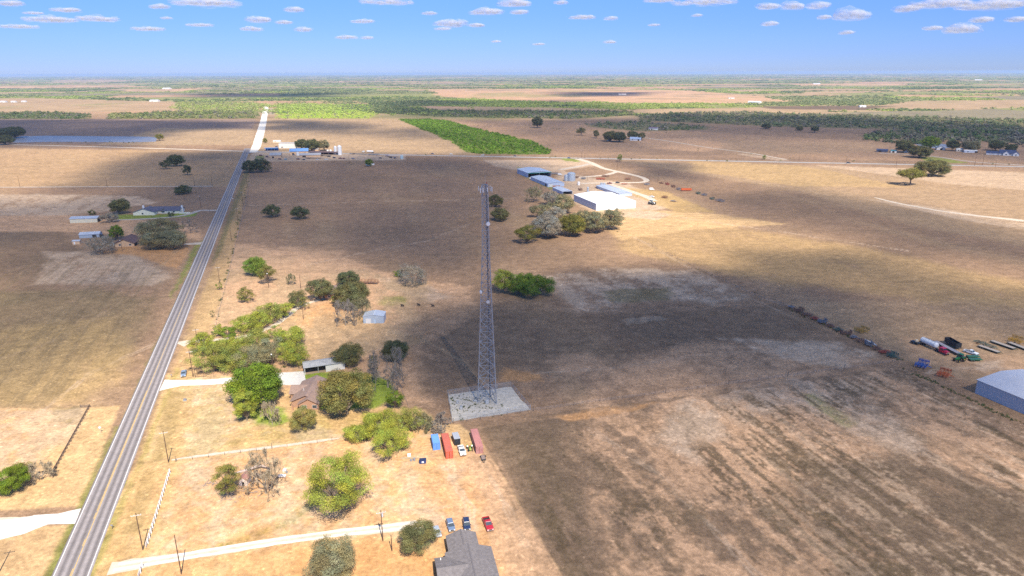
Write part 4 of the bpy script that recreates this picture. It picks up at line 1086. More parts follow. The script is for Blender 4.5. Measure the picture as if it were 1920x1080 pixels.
if VEG:
    for i, (P, dens, h, ca, cb, lab) in enumerate(WOODS):
        PW = W(P); rng = np.random.default_rng(900 + i)
        x, y = scatter(PW, dens, rng)
        k = pmask(x, y, PW, 8, 25, 80, 7) * (.25 + fbm(x / 70, y / 90, 80 + i, 4)) > rng.uniform(.2, .75, len(x))
        x, y = x[k], y[k]; n = len(x)
        q = np.clip(fbm(x / 45, y / 60, 90 + i, 3) * 2.4 - .7 + rng.normal(0, .25, n), 0, 1)[:, None]
        col = (np.array(ca) * (1 - q) + np.array(cb) * q) * 1.35
        gr = (rng.random(n) < .14)[:, None]; col = np.where(gr, np.array((.17, .15, .115)), col)
        H = h * rng.uniform(.55, 1.25, n); Wd = H * rng.uniform(1.0, 1.9, n)
        thicket('woodland' if h > 6 else 'brush', x, y, Wd, H, col * 1.55, LEAFW, lab, 40, .36, 30 + i)
    # bright green brush block behind the cross road
    PW = W([(748, 224), (800, 223), (845, 227), (880, 238), (940, 252), (1000, 266), (1033, 281), (1030, 289.5), (960, 290), (905, 288.5), (880, 286), (850, 268), (800, 246)])
    rng = np.random.default_rng(77); x, y = scatter(PW, 230, rng); k = pmask(x, y, PW, 3, 8, 40, 7) > .4; x, y = x[k], y[k]; n = len(x)
    H = rng.uniform(2.4, 4.6, n); col = np.array((.15, .25, .025)) * rng.uniform(.7, 1.4, n)[:, None]
    thicket('brush', x, y, H * rng.uniform(1.1, 1.9, n), H, col, LEAFW, 'dense bright green brush block behind the cross road', 40, .4, 5)
    # the far country in rings
    for i, (r0, r1, cell, hh) in enumerate(((1850, 3400, 13, 6.0), (3400, 7000, 30, 7.0), (7000, 15000, 85, 8.0), (15000, 39000, 230, 9.0))):
        rng = np.random.default_rng(300 + i)
        area = (r1 ** 2 - r0 ** 2) * R(80) / 2; n = int(area / cell ** 2 * .8)
        r = np.sqrt(rng.uniform(r0 ** 2, r1 ** 2, n)); a = rng.uniform(-R(40), R(40), n)
        x, y = r * np.sin(a), r * np.cos(a)
        w = woods_density(x, y)
        k = w > rng.uniform(.12, 1.05, n); x, y, r = x[k], y[k], r[k]; n = len(x)
        a_, b_ = cells(x, y); q = np.clip(b_ * .8 + rng.normal(0, .22, n), 0, 1)[:, None]
        yl = fbm(x / 500, y / 400, 47, 3)[:, None]
        col = np.array((.085, .115, .04)) * (1 - q) + np.array((.20, .20, .09)) * q
        col = np.where(yl > .57, col * .4 + np.array((.25, .29, .06)) * .6, col) * 2.0
        H = hh * rng.uniform(.5, 1.25, n); Wd = cell * rng.uniform(.45, 1.35, n)
        thicket('woodland', x, y, Wd, H, col, LEAFW, ['patchy green brush and trees beyond the first fields', 'woods and brush of the middle distance', 'distant woods spread over the plain', 'farthest woods along the horizon'][i], 30 if i < 2 else 22, .40, 60 + i)
    # small scrub dotted over the fields
    rng = np.random.default_rng(12); X, Y, Hh = [], [], []
    for (ax, ay, bx, by, n, h) in ((398, 640, 440, 452, 40, 1.2), (440, 452, 465, 340, 30, 1.4), (1690, 690, 1930, 800, 60, .8), (770, 292, 1900, 308, 30, 2.2), (30, 268, 290, 267, 24, 2.0), (0, 224, 470, 228, 20, 2.5),
                                   (846, 745, 865, 788, 18, .7), (866, 748, 935, 770, 34, .45), (1150, 432, 1450, 568, 26, .6), (1470, 575, 1690, 676, 60, .8), (1720, 700, 1900, 790, 80, .7),
                                   (520, 222, 1000, 226, 24, 2.5), (350, 690, 560, 688, 14, 1.0), (860, 232, 1250, 250, 16, 2.5), (1190, 268, 1480, 300, 10, 2.0)):
        for _ in range(n):
            t = rng.random(); g = G(ax + (bx - ax) * t + rng.normal() * 2, ay + (by - ay) * t + rng.normal() * 1.2)
            X.append(g.x); Y.append(g.y); Hh.append(h * rng.uniform(.5, 1.3))
    for _ in range(90):
        g = G(rng.normal(885, 26), rng.normal(758, 10)); X.append(g.x); Y.append(g.y); Hh.append(rng.uniform(.25, .7))
    X, Y, Hh = map(np.array, (X, Y, Hh)); n = len(X)
    thicket('weeds', X, Y, Hh * rng.uniform(.9, 1.8, n), Hh, np.array((.13, .15, .05)) * rng.uniform(.7, 1.4, n)[:, None], LEAFW, 'low weeds and scrub along the fence lines and pad', 36, .3, 8)
# ---------------------------------------------------------------- buildings
WHITE = M('metal_white', (.80, .80, .79), .45, var=.04, scale=.3, ribs=('X', 1.0, .93), spec=.4)
WHITE_Y = M('metal_white_side', (.80, .80, .79), .45, var=.04, scale=.3, ribs=('Y', 1.0, .93), spec=.4)
GALV = M('roof_galvanised', (.52, .55, .60), .42, metal=.25, var=.10, scale=.25, ribs=('X', .9, .88), spec=.4)
GALVY = M('roof_galvanised_y', (.52, .55, .60), .42, metal=.25, var=.10, scale=.25, ribs=('Y', .9, .88), spec=.4)
BLUEW = M('wall_blue_grey', (.42, .49, .62), .5, var=.05, scale=.3, ribs=('Y', .9, .90), spec=.3)
CREAM = M('wall_cream', (.78, .72, .57), .7, var=.05, scale=.5)
CREAMR = M('wall_cream_ribbed', (.68, .64, .48), .55, var=.05, scale=.5, ribs=('X', .6, .92))
TANW = M('wall_tan', (.62, .42, .26), .8, var=.08, scale=.8)
BRICK = M('brick_orange', (.40, .235, .15), .85, var=.18, scale=2.5)
BRNR = M('shingles_brown', (.30, .205, .165), .9, var=.16, scale=.9, bump=.2)
DBRN = M('shingles_dark_brown', (.13, .085, .085), .9, var=.15, scale=.9)
GRYR = M('shingles_grey', (.175, .155, .152), .92, var=.24, scale=1.3, bump=.3)
DBLU = M('shingles_dark_blue', (.055, .075, .15), .8, var=.15, scale=.4)
TRIM = M('trim_white', (.75, .74, .72), .5, var=.04)
GLASS = M('window_glass', (.04, .055, .07), .12, var=.2, scale=.4, spec=.7)
DARK = M('opening_shade', (.035, .03, .03), .9, var=.2)  # near-black colour standing in for the shade inside openings
BLUR = M('roof_blue', (.18, .34, .62), .45, var=.1, scale=.3, ribs=('X', .9, .9), spec=.4)
RUST = M('rusted_steel', (.26, .115, .06), .85, var=.35, scale=1.5)
TIMB = M('timber_grey_brown', (.20, .145, .105), .9, var=.25, scale=1.5)
STEEL = M('steel_galvanised', (.46, .48, .50), .45, metal=.3, var=.1, scale=1)
STEELD = M('steel_dark', (.06, .065, .075), .5, var=.2, scale=2)
RUBBER = M('rubber', (.028, .028, .03), .85, var=.2)
CONCB = M('concrete_slab', (.46, .43, .39), .9, var=.12, scale=.8)

def frame(p1, p2):
    a, b = G(*p1), G(*p2); d = b - a
    if 960 < p1[0] < 1260 and p1[1] > 320: return a, hang, d.length
    return a, math.atan2(d.y, d.x), d.length
def gable_house(name, label, cat, p1, p2, depth, h, rise, ridge, wm, rm, over=.4, group=None, open_side=None, feats=(), root=None, off=(0, 0), size=None, rt=.16, posts=0, slab=True, part=None):
    """walls with gable ends, a two-slope roof, and doors or windows; local x runs p1 to p2 along the front, y to the back"""
    if root is None:
        a, rz, w = frame(p1, p2)
        root = thing(name, label, cat, a, rz, group)
    else: w = size
    x0, y0 = off; d = depth; x1, y1 = x0 + w, y0 + d
    pk = h + rise
    if ridge == 'y': prof = [(x0, 0), (x1, 0), (x1, h), ((x0 + x1) / 2, pk), (x0, h)]; sl = rise / (w / 2)
    elif ridge == 'x': prof = [(y0, 0), (y1, 0), (y1, h), ((y0 + y1) / 2, pk), (y0, h)]; sl = rise / (d / 2)
    ax = 'y' if ridge == 'y' else 'x'
    if open_side:
        m = MB(); t = .18
        if 'l' not in open_side: m.box(x0, x0 + t, y0, y1, 0, h)
        if 'r' not in open_side: m.box(x1 - t, x1, y0, y1, 0, h)
        if 'b' not in open_side: m.box(x0 + t, x1 - t, y1 - t, y1, 0, h)
        if 'f' not in open_side: m.box(x0 + t, x1 - t, y0, y0 + t, 0, h)
        tri = [p for p in prof[2:]]
        A0, A1 = (y0, y1) if ridge == 'y' else (x0, x1)
        m.prism([tri[0], tri[1], tri[2]], A0 + .02, A0 + .2, ax); m.prism([tri[0], tri[1], tri[2]], A1 - .2, A1 - .02, ax)
        m.obj('wall', wm, root)
        MB().box(x0 + .2, x1 - .2, y0 + .2, y1 - .2, .01, .06).obj('floor', M('dirt_floor', C['tan'], .95), root)
        for k in range(posts):
            t_ = (k + 1) / (posts + 1)
            if 'f' in open_side: boxobj('post', STEEL, root, x0 + w * t_ - .1, x0 + w * t_ + .1, y0 + .03, y0 + .23, 0, h)
    else:
        m = MB().prism(prof, y0 if ridge == 'y' else x0, y1 if ridge == 'y' else x1, ax)
        m.obj('wall', wm, root)
    lo, hi = (x0, x1) if ridge == 'y' else (y0, y1)
    mid = (lo + hi) / 2; o = over; e = h - o * sl
    rp = [(lo - o, e + .03), (mid, pk + .03), (hi + o, e + .03), (hi + o, e + rt), (mid, pk + rt), (lo - o, e + rt)]
    A0, A1 = (y0 - o, y1 + o) if ridge == 'y' else (x0 - o, x1 + o)
    m = MB(); m.prism([rp[0], rp[1], rp[4], rp[5]], A0, A1, ax); m.prism([rp[1], rp[2], rp[3], rp[4]], A0, A1, ax)
    rf = m.obj('roof', rm, root)
    cap = MB().prism([(mid - .22, pk + rt - .05), (mid + .22, pk + rt - .05), (mid, pk + rt + .06)], A0 + .02, A1 - .02, ax).obj('ridge_cap', M('ridge_' + rm.name, [c * 1.15 for c in rm.node_tree.nodes['Mix'].inputs['A'].default_value[:3]] if 'Mix' in rm.node_tree.nodes else (.4, .4, .4), .6), rf)
    for f in feats: feature(root, f, x0, x1, y0, y1)
    return root
def feature(root, f, x0, x1, y0, y1):
    kind, side, u, z, w, h = f[:6]; mat = f[6] if len(f) > 6 else None
    def panel(name, m, par, g0, g1, uu, ww, zz, hh):
        if side == 'f': b = (x0 + uu, x0 + uu + ww, y0 - g1, y0 - g0, zz, zz + hh)
        elif side == 'b': b = (x0 + uu, x0 + uu + ww, y1 + g0, y1 + g1, zz, zz + hh)
        elif side == 'l': b = (x0 - g1, x0 - g0, y0 + uu, y0 + uu + ww, zz, zz + hh)
        else: b = (x1 + g0, x1 + g1, y0 + uu, y0 + uu + ww, zz, zz + hh)
        return boxobj(name, m, par, *b)
    if kind == 'window':
        fr = panel('window', TRIM, root, -.04, .05, u - .08, w + .16, z - .08, h + .16)
        panel('pane', GLASS, fr, .055, .07, u, w, z, h)
    elif kind == 'door':
        dr = panel('door', mat or TRIM, root, -.04, .06, u, w, z, h)
    elif kind == 'rolldoor':
        panel('roller_door', mat or M('roller_door', (.62, .62, .62), .5, var=.05, ribs=('Z', .5, .85)), root, -.04, .05, u, w, z, h)
    elif kind == 'dark':
        panel('doorway_shade_panel', DARK, root, -.04, .04, u, w, z, h)  # solid panel on the wall, coloured dark like a shaded interior
def hip(root, x0, x1, y0, y1, h, rise, rm, over=.5, name='roof', inset=None):
    w, d = x1 - x0 + 2 * over, y1 - y0 + 2 * over; X0, X1, Y0, Y1 = x0 - over, x1 + over, y0 - over, y1 + over
    s = min(w, d) / 2
    if w > d: r = [(X0 + s, (Y0 + Y1) / 2), (X1 - s, (Y0 + Y1) / 2)]
    else: r = [((X0 + X1) / 2, Y0 + s), ((X0 + X1) / 2, Y1 - s)]
    e = h - .1
    vs = [(X0, Y0, e), (X1, Y0, e), (X1, Y1, e), (X0, Y1, e), (*r[0], h + rise), (*r[1], h + rise)]
    fs = [(0, 1, 5, 4), (1, 2, 5), (2, 3, 4, 5), (3, 0, 4)] if w > d else [(0, 1, 4), (1, 2, 5, 4), (2, 3, 5), (3, 0, 4, 5)]
    return MB().add(vs, fs + [(3, 2, 1, 0)]).obj(name, rm, root)

# -- brown roofed house of the property
a, rz, w = frame((541, 770), (600, 769))
H1 = thing('house', 'brick house with brown cross gabled roof between large green trees', 'house', a, rz)
gable_house('', '', '', None, None, 17, 2.7, 2.3, 'y', BRICK, BRNR, .6, root=H1, off=(.6, 2.5), size=w - .8,
            feats=[('window', 'l', 4, .9, 1.4, 1.2), ('window', 'l', 9, .9, 1.4, 1.2), ('door', 'l', 6.8, 0, 1, 2.1)])
gable_house('', '', '', None, None, 6, 2.7, 2.0, 'y', BRICK, BRNR, .5, root=H1, off=(w * .34, 0), size=w * .62, rt=.2,
            feats=[('window', 'f', 1.2, .9, 1.6, 1.2), ('window', 'f', 5.0, .9, 1.6, 1.2)])
gable_house('', '', '', None, None, 7, 2.7, 1.7, 'x', BRICK, BRNR, .5, root=H1, off=(-1.6, 9), size=8, rt=.18, feats=[('dark', 'f', 1.0, 0, 2.4, 2.2)])
boxobj('chimney', BRICK, H1, w * .5 + 2.4, w * .5 + 3.4, 12, 13, 3.2, 6.1)
for vx, vy in ((4, 8), (9, 14)): MB().cyl((vx, vy, 3.4), (vx, vy, 5.2), .09).obj('vent_pipe', TRIM, H1)
for px_, py_ in ((1.4, -.1), (w - .9, .3)): boxobj('porch_post', BRICK, H1, px_ - .25, px_ + .25, py_ + .3, py_ + .8, 0, 2.5)
# -- carport / workshop
gable_house('carport', 'long white carport with weathered metal roof and open left bays', 'carport', (572, 703), (647, 692), 6.5, 3.2, .7, 'x', M('wall_white_worn', (.68, .66, .62), .7, var=.08), M('roof_weathered', (.40, .39, .37), .6, var=.22, scale=.6, ribs=('X', .8, .85)), .4, open_side='f', posts=2)
cp = bpy.data.objects['carport']; cw = frame((572, 703), (647, 692))[2]
boxobj('wall_panel', M('wall_white_worn'), cp, cw * .52, cw - .2, -.02, .15, .02, 3.15)
# -- neighbour house hidden in the oaks
H2 = thing('house', 'small brick house with brown hip roof half hidden by dark oaks', 'house', G(610, 562), frame((610, 562), (650, 556))[1])
MB().box(0, 10, 0, 15, 0, 2.7).obj('wall', BRICK, H2); hip(H2, 0, 10, 0, 15, 2.75, 2.4, BRNR)
feature(H2, ('window', 'f', 1.5, .9, 1.4, 1.2), 0, 10, 0, 15); feature(H2, ('window', 'f', 6, .9, 1.4, 1.2), 0, 10, 0, 15); feature(H2, ('dark', 'l', 3, 0, 1.6, 2.1), 0, 10, 0, 15)
# -- square metal shed in the yard
gable_house('metal_shed', 'square pale metal shed with curved roof in the sandy yard', 'shed', (681.5, 606.5), (720, 606), 7.5, 3.6, .8, 'y', M('wall_galv', (.36, .42, .50), .5, var=.06, ribs=('X', .5, .85)), GALV, .15,
            feats=[('rolldoor', 'f', 1.2, 0, 2.6, 2.5), ('door', 'f', 5.2, 0, 1, 2.0, M('door_blue', (.40, .50, .62), .5))])
# -- tower, sheds and hangar of the farm
a, rz, w = frame((1117.5, 394.8), (1199, 393.3)); hd_ = (G(1079.6, 376.6) - G(1117.5, 394.8)).length
b_ = gable_house('farm_building', 'huge bright white metal farm building with low roof, largest in the farm yard', 'farm building', (1117.5, 394.8), (1199, 393.3), hd_, 6.3, 2.2, 'y', WHITE, WHITE, .3,
            feats=[('rolldoor', 'f', 3, 0, 5, 4.6, M('door_white', (.72, .72, .70), .5, ribs=('Z', .6, .9))), ('door', 'f', 10, 0, 1, 2.1, M('door_white')), ('rolldoor', 'f', 30, 0, 5, 4.6, M('door_white'))])
boxobj('wall_cladding', BLUEW, b_, -.05, -.01, .1, hd_ - .1, .05, 6.2)
MB().box(-.32, -.30, -.3, hd_ + .3, 6.2, 6.45).box(-.3, w + .3, -.34, -.31, 6.2, 6.4).obj('gutter', TRIM, b_)
gable_house('open_shed', 'pale metal shed with two wide open bays at the back left of the farm yard', 'shed', (990, 333.5), (1032.5, 331), (G(971, 325) - G(990, 333.5)).length, 5.6, 1.6, 'y', BLUEW, GALV, .4, open_side='f', posts=1)
o_ = bpy.data.objects['open_shed']; w_ = frame((990, 333.5), (1032.5, 331))[2]; boxobj('header_trim', M('trim_green', (.05, .26, .22), .5), o_, -.4, w_ + .4, -.5, -.43, 5.2, 5.75)
gable_house('metal_shed', 'long low pale shed beside the rust coloured trailer in the farm yard', 'shed', (1027, 351), (1051, 347.5), (G(1006, 337) - G(1027, 351)).length, 3.8, 1.2, 'y', BLUEW, GALV, .3, feats=[('dark', 'l', 4, 0, 4, 3), ('rolldoor', 'f', 2, 0, 4, 3)])
gable_house('open_shed', 'small pale shed with one dark open end near the big white building', 'shed', (1055.5, 365.5), (1072, 364), (G(1040.5, 357) - G(1055.5, 365.5)).length, 3.2, 1.0, 'y', BLUEW, GALV, .3, open_side='f')
gable_house('metal_shed', 'very long low galvanised shed behind the big white building', 'shed', (1161, 368.5), (1187, 368), (G(1124, 352.5) - G(1161, 368.5)).length, 2.8, .9, 'y', BLUEW, GALVY, .3, feats=[('dark', 'l', 6, 0, 3, 2.2)])
# -- right hand building cut by the frame edge
a = G(1827, 737); b = G(1848, 711)
q1 = G(1827.5, 737); q2 = G(1925, 779)                      # front wall runs off the right edge
rz = math.atan2((q2 - q1).y, (q2 - q1).x)
B4 = thing('metal_building', 'large pale blue grey metal building cut off by the right edge', 'metal building', q1, rz)
gable_house('', '', '', None, None, 26, 5.6, 1.4, 'x', M('wall_pale_blue', (.45, .46, .50), .5, var=.04, ribs=('X', .9, .9)), M('roof_pale', (.50, .50, .53), .45, var=.05, scale=.2, ribs=('X', .9, .94), spec=.4), .3, root=B4, off=(0, 0), size=46,
            feats=[('rolldoor', 'l', 9, 0, 6, 4.4)])
# -- two left hand farmsteads
gable_house('barn', 'long cream barn with pale metal roof at the left farmstead', 'barn', (131.5, 418.5), (183, 417), 9, 3.6, 1.1, 'x', CREAMR, GALV, .4, feats=[('dark', 'r', 1, 0, 5, 3)])
a, rz, w = frame((248, 404), (288, 403.5))
H3 = thing('house', 'cream house with dark blue grey roof and chimney by the curving driveway', 'house', a, rz)
DGR = M('shingles_slate', (.105, .105, .145), .85, var=.15, scale=.6)
gable_house('', '', '', None, None, 13, 2.8, 3.0, 'y', CREAM, DGR, .6, root=H3, off=(1, 0), size=w, feats=[('window', 'f', w * .4, .9, 1.6, 1.3), ('window', 'l', 3, .9, 1.4, 1.2)])
gable_house('', '', '', None, None, 11, 2.8, 2.6, 'x', CREAM, DGR, .6, root=H3, off=(w - 4, 7), size=24, rt=.2, feats=[('window', 'f', 9, .9, 1.8, 1.2), ('door', 'f', 13, 0, 1, 2.1), ('window', 'f', 18, .9, 1.8, 1.2)])
boxobj('chimney', TRIM, H3, w * .3, w * .3 + 1.3, 9, 10.2, 3.5, 7.0); boxobj('chimney', TRIM, H3, w + 20.1, w + 21.4, 11, 12.3, 0, 6.4)
boxobj('garden_wall', CREAM, H3, w + 20, w + 30, 5.2, 5.5, 0, 1.4)
a, rz, w = frame((215, 463.5), (252, 462))
H4 = thing('house', 'orange tan farmhouse with dark brown roof shaded by dull oaks', 'house', a, rz)
gable_house('', '', '', None, None, 16, 2.8, 3.0, 'y', TANW, DBRN, .9, root=H4, off=(0, 0), size=w, feats=[('window', 'f', 3, .9, 1.4, 1.2), ('window', 'f', 10, .9, 1.4, 1.2), ('dark', 'r', 1, 0, 5, 2.4)])
gable_house('metal_shed', 'small grey metal shed with lean-to behind the brown roofed farmhouse', 'shed', (149, 447), (187, 445), 7, 2.7, 1.2, 'x', M('wall_galv'), GALV, .3, feats=[('dark', 'f', 9, 0, 3, 2.2), ('dark', 'f', 14, 0, 3, 2.2)])
gable_house('hut', 'tiny tan hut with pale roof left of the grey metal shed', 'hut', (136, 458.5), (150, 458), 3.5, 2.4, .5, 'x', TANW, GALV, .2, feats=[('door', 'f', 1, 0, .9, 1.9)])
# -- house cut by the bottom edge
a = G(836, 1004.5, 2.8); b = G(891, 997, 2.8); rz = math.atan2((b - a).y, (b - a).x)
H5 = thing('house', 'large grey shingled house roof cut off by the bottom edge, beside parked cars', 'house', (a.x, a.y, 0), rz)
def loc5(px_, py_):
    q = G(px_, py_, 2.8) - a; return q.x * math.cos(rz) + q.y * math.sin(rz), -q.x * math.sin(rz) + q.y * math.cos(rz)
WTAN = M('siding_brown', (.14, .10, .08), .8, var=.15)
wa = (b - a).length - .8; by = loc5(921, 1024.5)[1]; bx1 = loc5(921, 1024.5)[0]; bx0 = loc5(845, 1037)[0] - 1.0
gable_house('', '', '', None, None, 9.5, 2.8, 1.35, 'y', WTAN, GRYR, .5, root=H5, off=(.4, -10), size=wa, feats=[('rolldoor', 'l', 2, 0, 4.5, 2.2)])
gable_house('', '', '', None, None, 26, 2.8, 1.9, 'y', WTAN, GRYR, .5, root=H5, off=(bx0, by - 26.5), size=bx1 - bx0 - .5, rt=.2, feats=[('window', 'l', 20, .8, 1.6, 1.3), ('door', 'l', 17, 0, 1, 2.1), ('window', 'l', 23, .8, 1.4, 1.3)])
lx, ly = loc5(814, 1047)
gable_house('', '', '', None, None, 11, 2.8, 1.6, 'x', WTAN, GRYR, .5, root=H5, off=(lx + .5, ly - 11.5), size=bx0 - lx + 4, rt=.22, feats=[('window', 'l', 3, .8, 1.6, 1.3)])
for vx, vy, vz in ((lx + 1.5, ly - 1.5, 3.3), (3.0, -8.5, 3.7)): MB().cyl((vx, vy, vz - .3), (vx, vy, vz + .5), .14).obj('vent_pipe', TRIM, H5)
# -- crossroads store and yard
gable_house('store', 'plain pale grey block building at the crossroads', 'store building', (523, 278), (556, 278), 18, 8, .6, 'x', M('wall_pale_grey', (.66, .62, .56), .8, var=.06), M('roof_dull', (.38, .35, .33), .7, var=.1), .2, feats=[('window', 'f', 4, 1, 3, 1.6), ('door', 'f', 10, 0, 1.4, 2.4)])
gable_house('store', 'tan building with long bright blue metal roof at the crossroads', 'store building', (544, 290.5), (578, 289.5), 18, 5.2, 3.4, 'x', TANW, BLUR, .6, feats=[('dark', 'f', 3, 0, 3, 2.6), ('dark', 'f', 20, 0, 4, 2.8)])
gable_house('canopy', 'low blue canopy left of the grey store', 'canopy', (496, 283), (521, 282.6), 8, 4, .5, 'x', M('roof_blue_plain', (.14, .30, .60), .5), M('roof_blue_plain'), .6, open_side='flr', posts=3)
gable_house('shed', 'long dark brown roofed shed beside the white silos', 'shed', (580, 289.5), (634, 290.3), 9, 3.2, 1.4, 'x', M('wall_dark_red', (.16, .07, .055), .8), M('roof_dark_brown', (.15, .10, .095), .8, var=.2), .5, open_side='f', posts=5)
gable_house('shed', 'tan shed with grey roof at the front of the crossroads yard', 'shed', (506, 296.5), (527, 296), 12, 4.2, 2.6, 'x', TANW, M('roof_grey_plain', (.42, .41, .41), .6, var=.1), .5, feats=[('dark', 'l', 1, 0, 4, 3), ('dark', 'f', 3, 0, 3, 2.4)])
gable_house('shed', 'long low pale grey roofed shed at the front of the crossroads yard', 'shed', (562, 295), (601, 294.2), 12, 3.2, 2.2, 'x', TANW, M('roof_grey_plain'), .5, feats=[('dark', 'f', 4, 0, 5, 2.2)])
gable_house('house', 'small tan house behind the dark brown roofed shed', 'house', (586, 284), (597, 284), 7, 3.2, 1.4, 'x', TANW, M('roof_dull'), .4, feats=[('window', 'f', 2, 1, 1.4, 1.2)])
gable_house('shack', 'small white shack with rusty roof edge standing alone in the dark field', 'shack', (690, 310.5), (702, 309.5), 8, 2.6, 2.0, 'y', M('siding_white', (.70, .70, .70), .7, var=.1), M('roof_rusty_white', (.60, .56, .54), .7, var=.25, scale=.8, col2=[.45, .22, .15]), .5, feats=[('window', 'f', 2, .9, 1.2, 1.2), ('door', 'f', 5, 0, 1, 2)])
gable_house('trailer_home', 'pale cream trailer home behind the grey store', 'trailer home', (512, 267), (526, 267), 5, 3, .5, 'x', M('siding_cream', (.70, .62, .52), .7), TRIM, .2, feats=[('window', 'f', 3, 1, 2, 1)])
def silo(label, px, py, ty, wpx, mat, cat='silo', domed=.35, bands=6, legs=False):
    g = G(px, py); h = h_at(px, py, ty); r = wpx / 2 / FPX * depth_of(g)
    t = thing('silo', label, cat, g)
    z0 = h * .25 if legs else 0
    pr = [(r, z0)]
    for k in range(bands):
        z = z0 + (h - z0) * .86 * (k + 1) / bands
        pr += [(r, z - .12), (r * 1.015, z - .06), (r, z)]
    if legs: pr = [(r * .15, h * .06)] + pr
    MB().lathe(pr, 20).obj('tank', mat, t)
    MB().lathe([(r * 1.02, (z0 + (h - z0) * .86) + .01), (r * .6, (z0 + (h - z0) * .86) + h * .14 * .6), (r * .12, h)], 20).obj('roof', mat, t)
    if legs:
        for k in range(4):
            an = math.pi / 4 + k * math.pi / 2; MB().cyl((r * .9 * math.cos(an), r * .9 * math.sin(an), 0), (r * .9 * math.cos(an), r * .9 * math.sin(an), z0 + .3), .12, n=6).obj('leg', STEEL, t)
    MB().box(r + .02, r + .10, -.25, .25, .3, h * .86).obj('ladder', STEEL, t)
    return t
CORR = M('corrugated_bin', (.40, .46, .54), .4, metal=.3, var=.1, scale=1, ribs=('Z', .7, .82))
silo('shorter white cylindrical silo at the crossroads yard', 629.5, 289.5, 273.5, 5.5, TRIM)
silo('taller white cylindrical silo at the crossroads yard', 637.5, 290.5, 272, 7.5, TRIM)
silo('large round corrugated grain bin in the farm yard', 1071, 339, 322.5, 15, CORR)
silo('small corrugated grain bin left of the large one', 1061.5, 339, 327, 7.5, CORR)
silo('thin upright grey silo beside the rusty rack in the farm yard', 1102, 361, 350, 3.6, CORR)
silo('left small hopper bin at the end of the long low shed', 1127.5, 349.5, 342.5, 4.6, CORR, legs=True)
silo('right small hopper bin at the end of the long low shed', 1133, 349.5, 343, 4.6, CORR, legs=True)
silo('left short white storage tank behind the dark brown shed', 614.5, 284, 280.5, 4, TRIM); silo('right short white storage tank behind the dark brown shed', 620, 284, 280.3, 4, TRIM)
silo('white tank standing in the front of the crossroads yard', 558.5, 291.5, 285, 5, TRIM)
silo('pale green tank at the right end of the crossroads yard', 753.5, 298, 291, 6, M('tank_green', (.52, .62, .60), .5))
# -- far farmsteads at the right and centre
gable_house('house', 'white farmhouse with dark blue multi gabled roof at far right', 'house', (1873, 291), (1903, 292.5), 14, 3.2, 4.4, 'x', TRIM, DBLU, .6, feats=[('window', 'f', 3, 1, 2, 1.3), ('window', 'f', 12, 1, 2, 1.3), ('door', 'f', 8, 0, 1.2, 2.2), ('window', 'f', 22, 1, 2, 1.3)])
hh = [o for o in bpy.data.objects if o.name.startswith('house') and 'multi gabled' in o.get('label', '')][0]
gable_house('', '', '', None, None, 8, 3.2, 3.6, 'y', TRIM, DBLU, .5, root=hh, off=(4.5, -3), size=8, rt=.2, feats=[('window', 'f', 3, 1, 2, 1.4)])
gable_house('', '', '', None, None, 8, 3.2, 3.0, 'y', TRIM, DBLU, .5, root=hh, off=(17, -2.4), size=7, rt=.2, feats=[('window', 'f', 2.4, 1, 2, 1.4)])
gable_house('', '', '', None, None, 9, 2.8, 2.2, 'x', TRIM, DBLU, .5, root=hh, off=(-16, 1), size=16, rt=.18, feats=[('rolldoor', 'f', 4, 0, 6, 2.4)])
gable_house('trailer_home', 'long white trailer home left of the blue roofed farmhouse', 'trailer home', (1808, 286), (1832, 286.6), 5, 3, .8, 'x', M('siding_pale_blue', (.60, .64, .72), .7), TRIM, .3, feats=[('window', 'f', 4, 1, 1.6, 1.2), ('dark', 'f', 14, 0, 4, 2.4)])
gable_house('house', 'small cream cottage left of the long white trailer home', 'house', (1793, 284), (1805, 284.4), 8, 3, 2, 'x', M('siding_cream'), TRIM, .4, feats=[('window', 'f', 2, 1, 1.4, 1.4), ('window', 'f', 7, 1, 1.4, 1.4)])
gable_house('barn', 'white gabled barn by the right end of the far pond', 'barn', (1756, 281), (1772, 281.5), 12, 3.2, 2.6, 'y', TRIM, GALV, .4, feats=[('dark', 'f', 5, 0, 3, 2.6)])
gable_house('shed', 'dark blue roofed shed at the left of the far right farm', 'shed', (1643, 285), (1664, 286), 10, 3, 1.6, 'x', M('siding_dark', (.10, .11, .15), .7), DBLU, .4, feats=[('dark', 'f', 3, 0, 4, 2.4)])
gable_house('shed', 'white and teal shed at the left of the far right farm', 'shed', (1670, 286), (1681, 286.4), 8, 2.8, 1.2, 'x', TRIM, M('roof_teal', (.06, .24, .28), .6), .4, feats=[('dark', 'f', 2, 0, 3, 2.2)])
gable_house('house', 'low white house beside the dark low tree at far right', 'house', (1695, 286), (1711, 286.6), 8, 2.8, 1.6, 'x', TRIM, M('roof_pale_grey', (.55, .52, .52), .6), .5, feats=[('window', 'f', 3, 1, 1.6, 1.2)])
gable_house('house', 'far blue roofed white house before the strip of trees', 'house', (1181, 263.5), (1201, 264), 12, 3.2, 2.8, 'x', M('siding_pale_blue'), M('roof_pale_blue', (.34, .42, .56), .6), .6, feats=[('window', 'f', 4, 1, 1.8, 1.3), ('dark', 'f', 14, 0, 3, 2.4)])
gable_house('shed', 'tiny white shed left of the far blue roofed house', 'shed', (1139, 264), (1146, 264), 6, 2.8, 1.0, 'x', TRIM, TRIM, .3, feats=[('dark', 'f', 2, 0, 2, 2)])
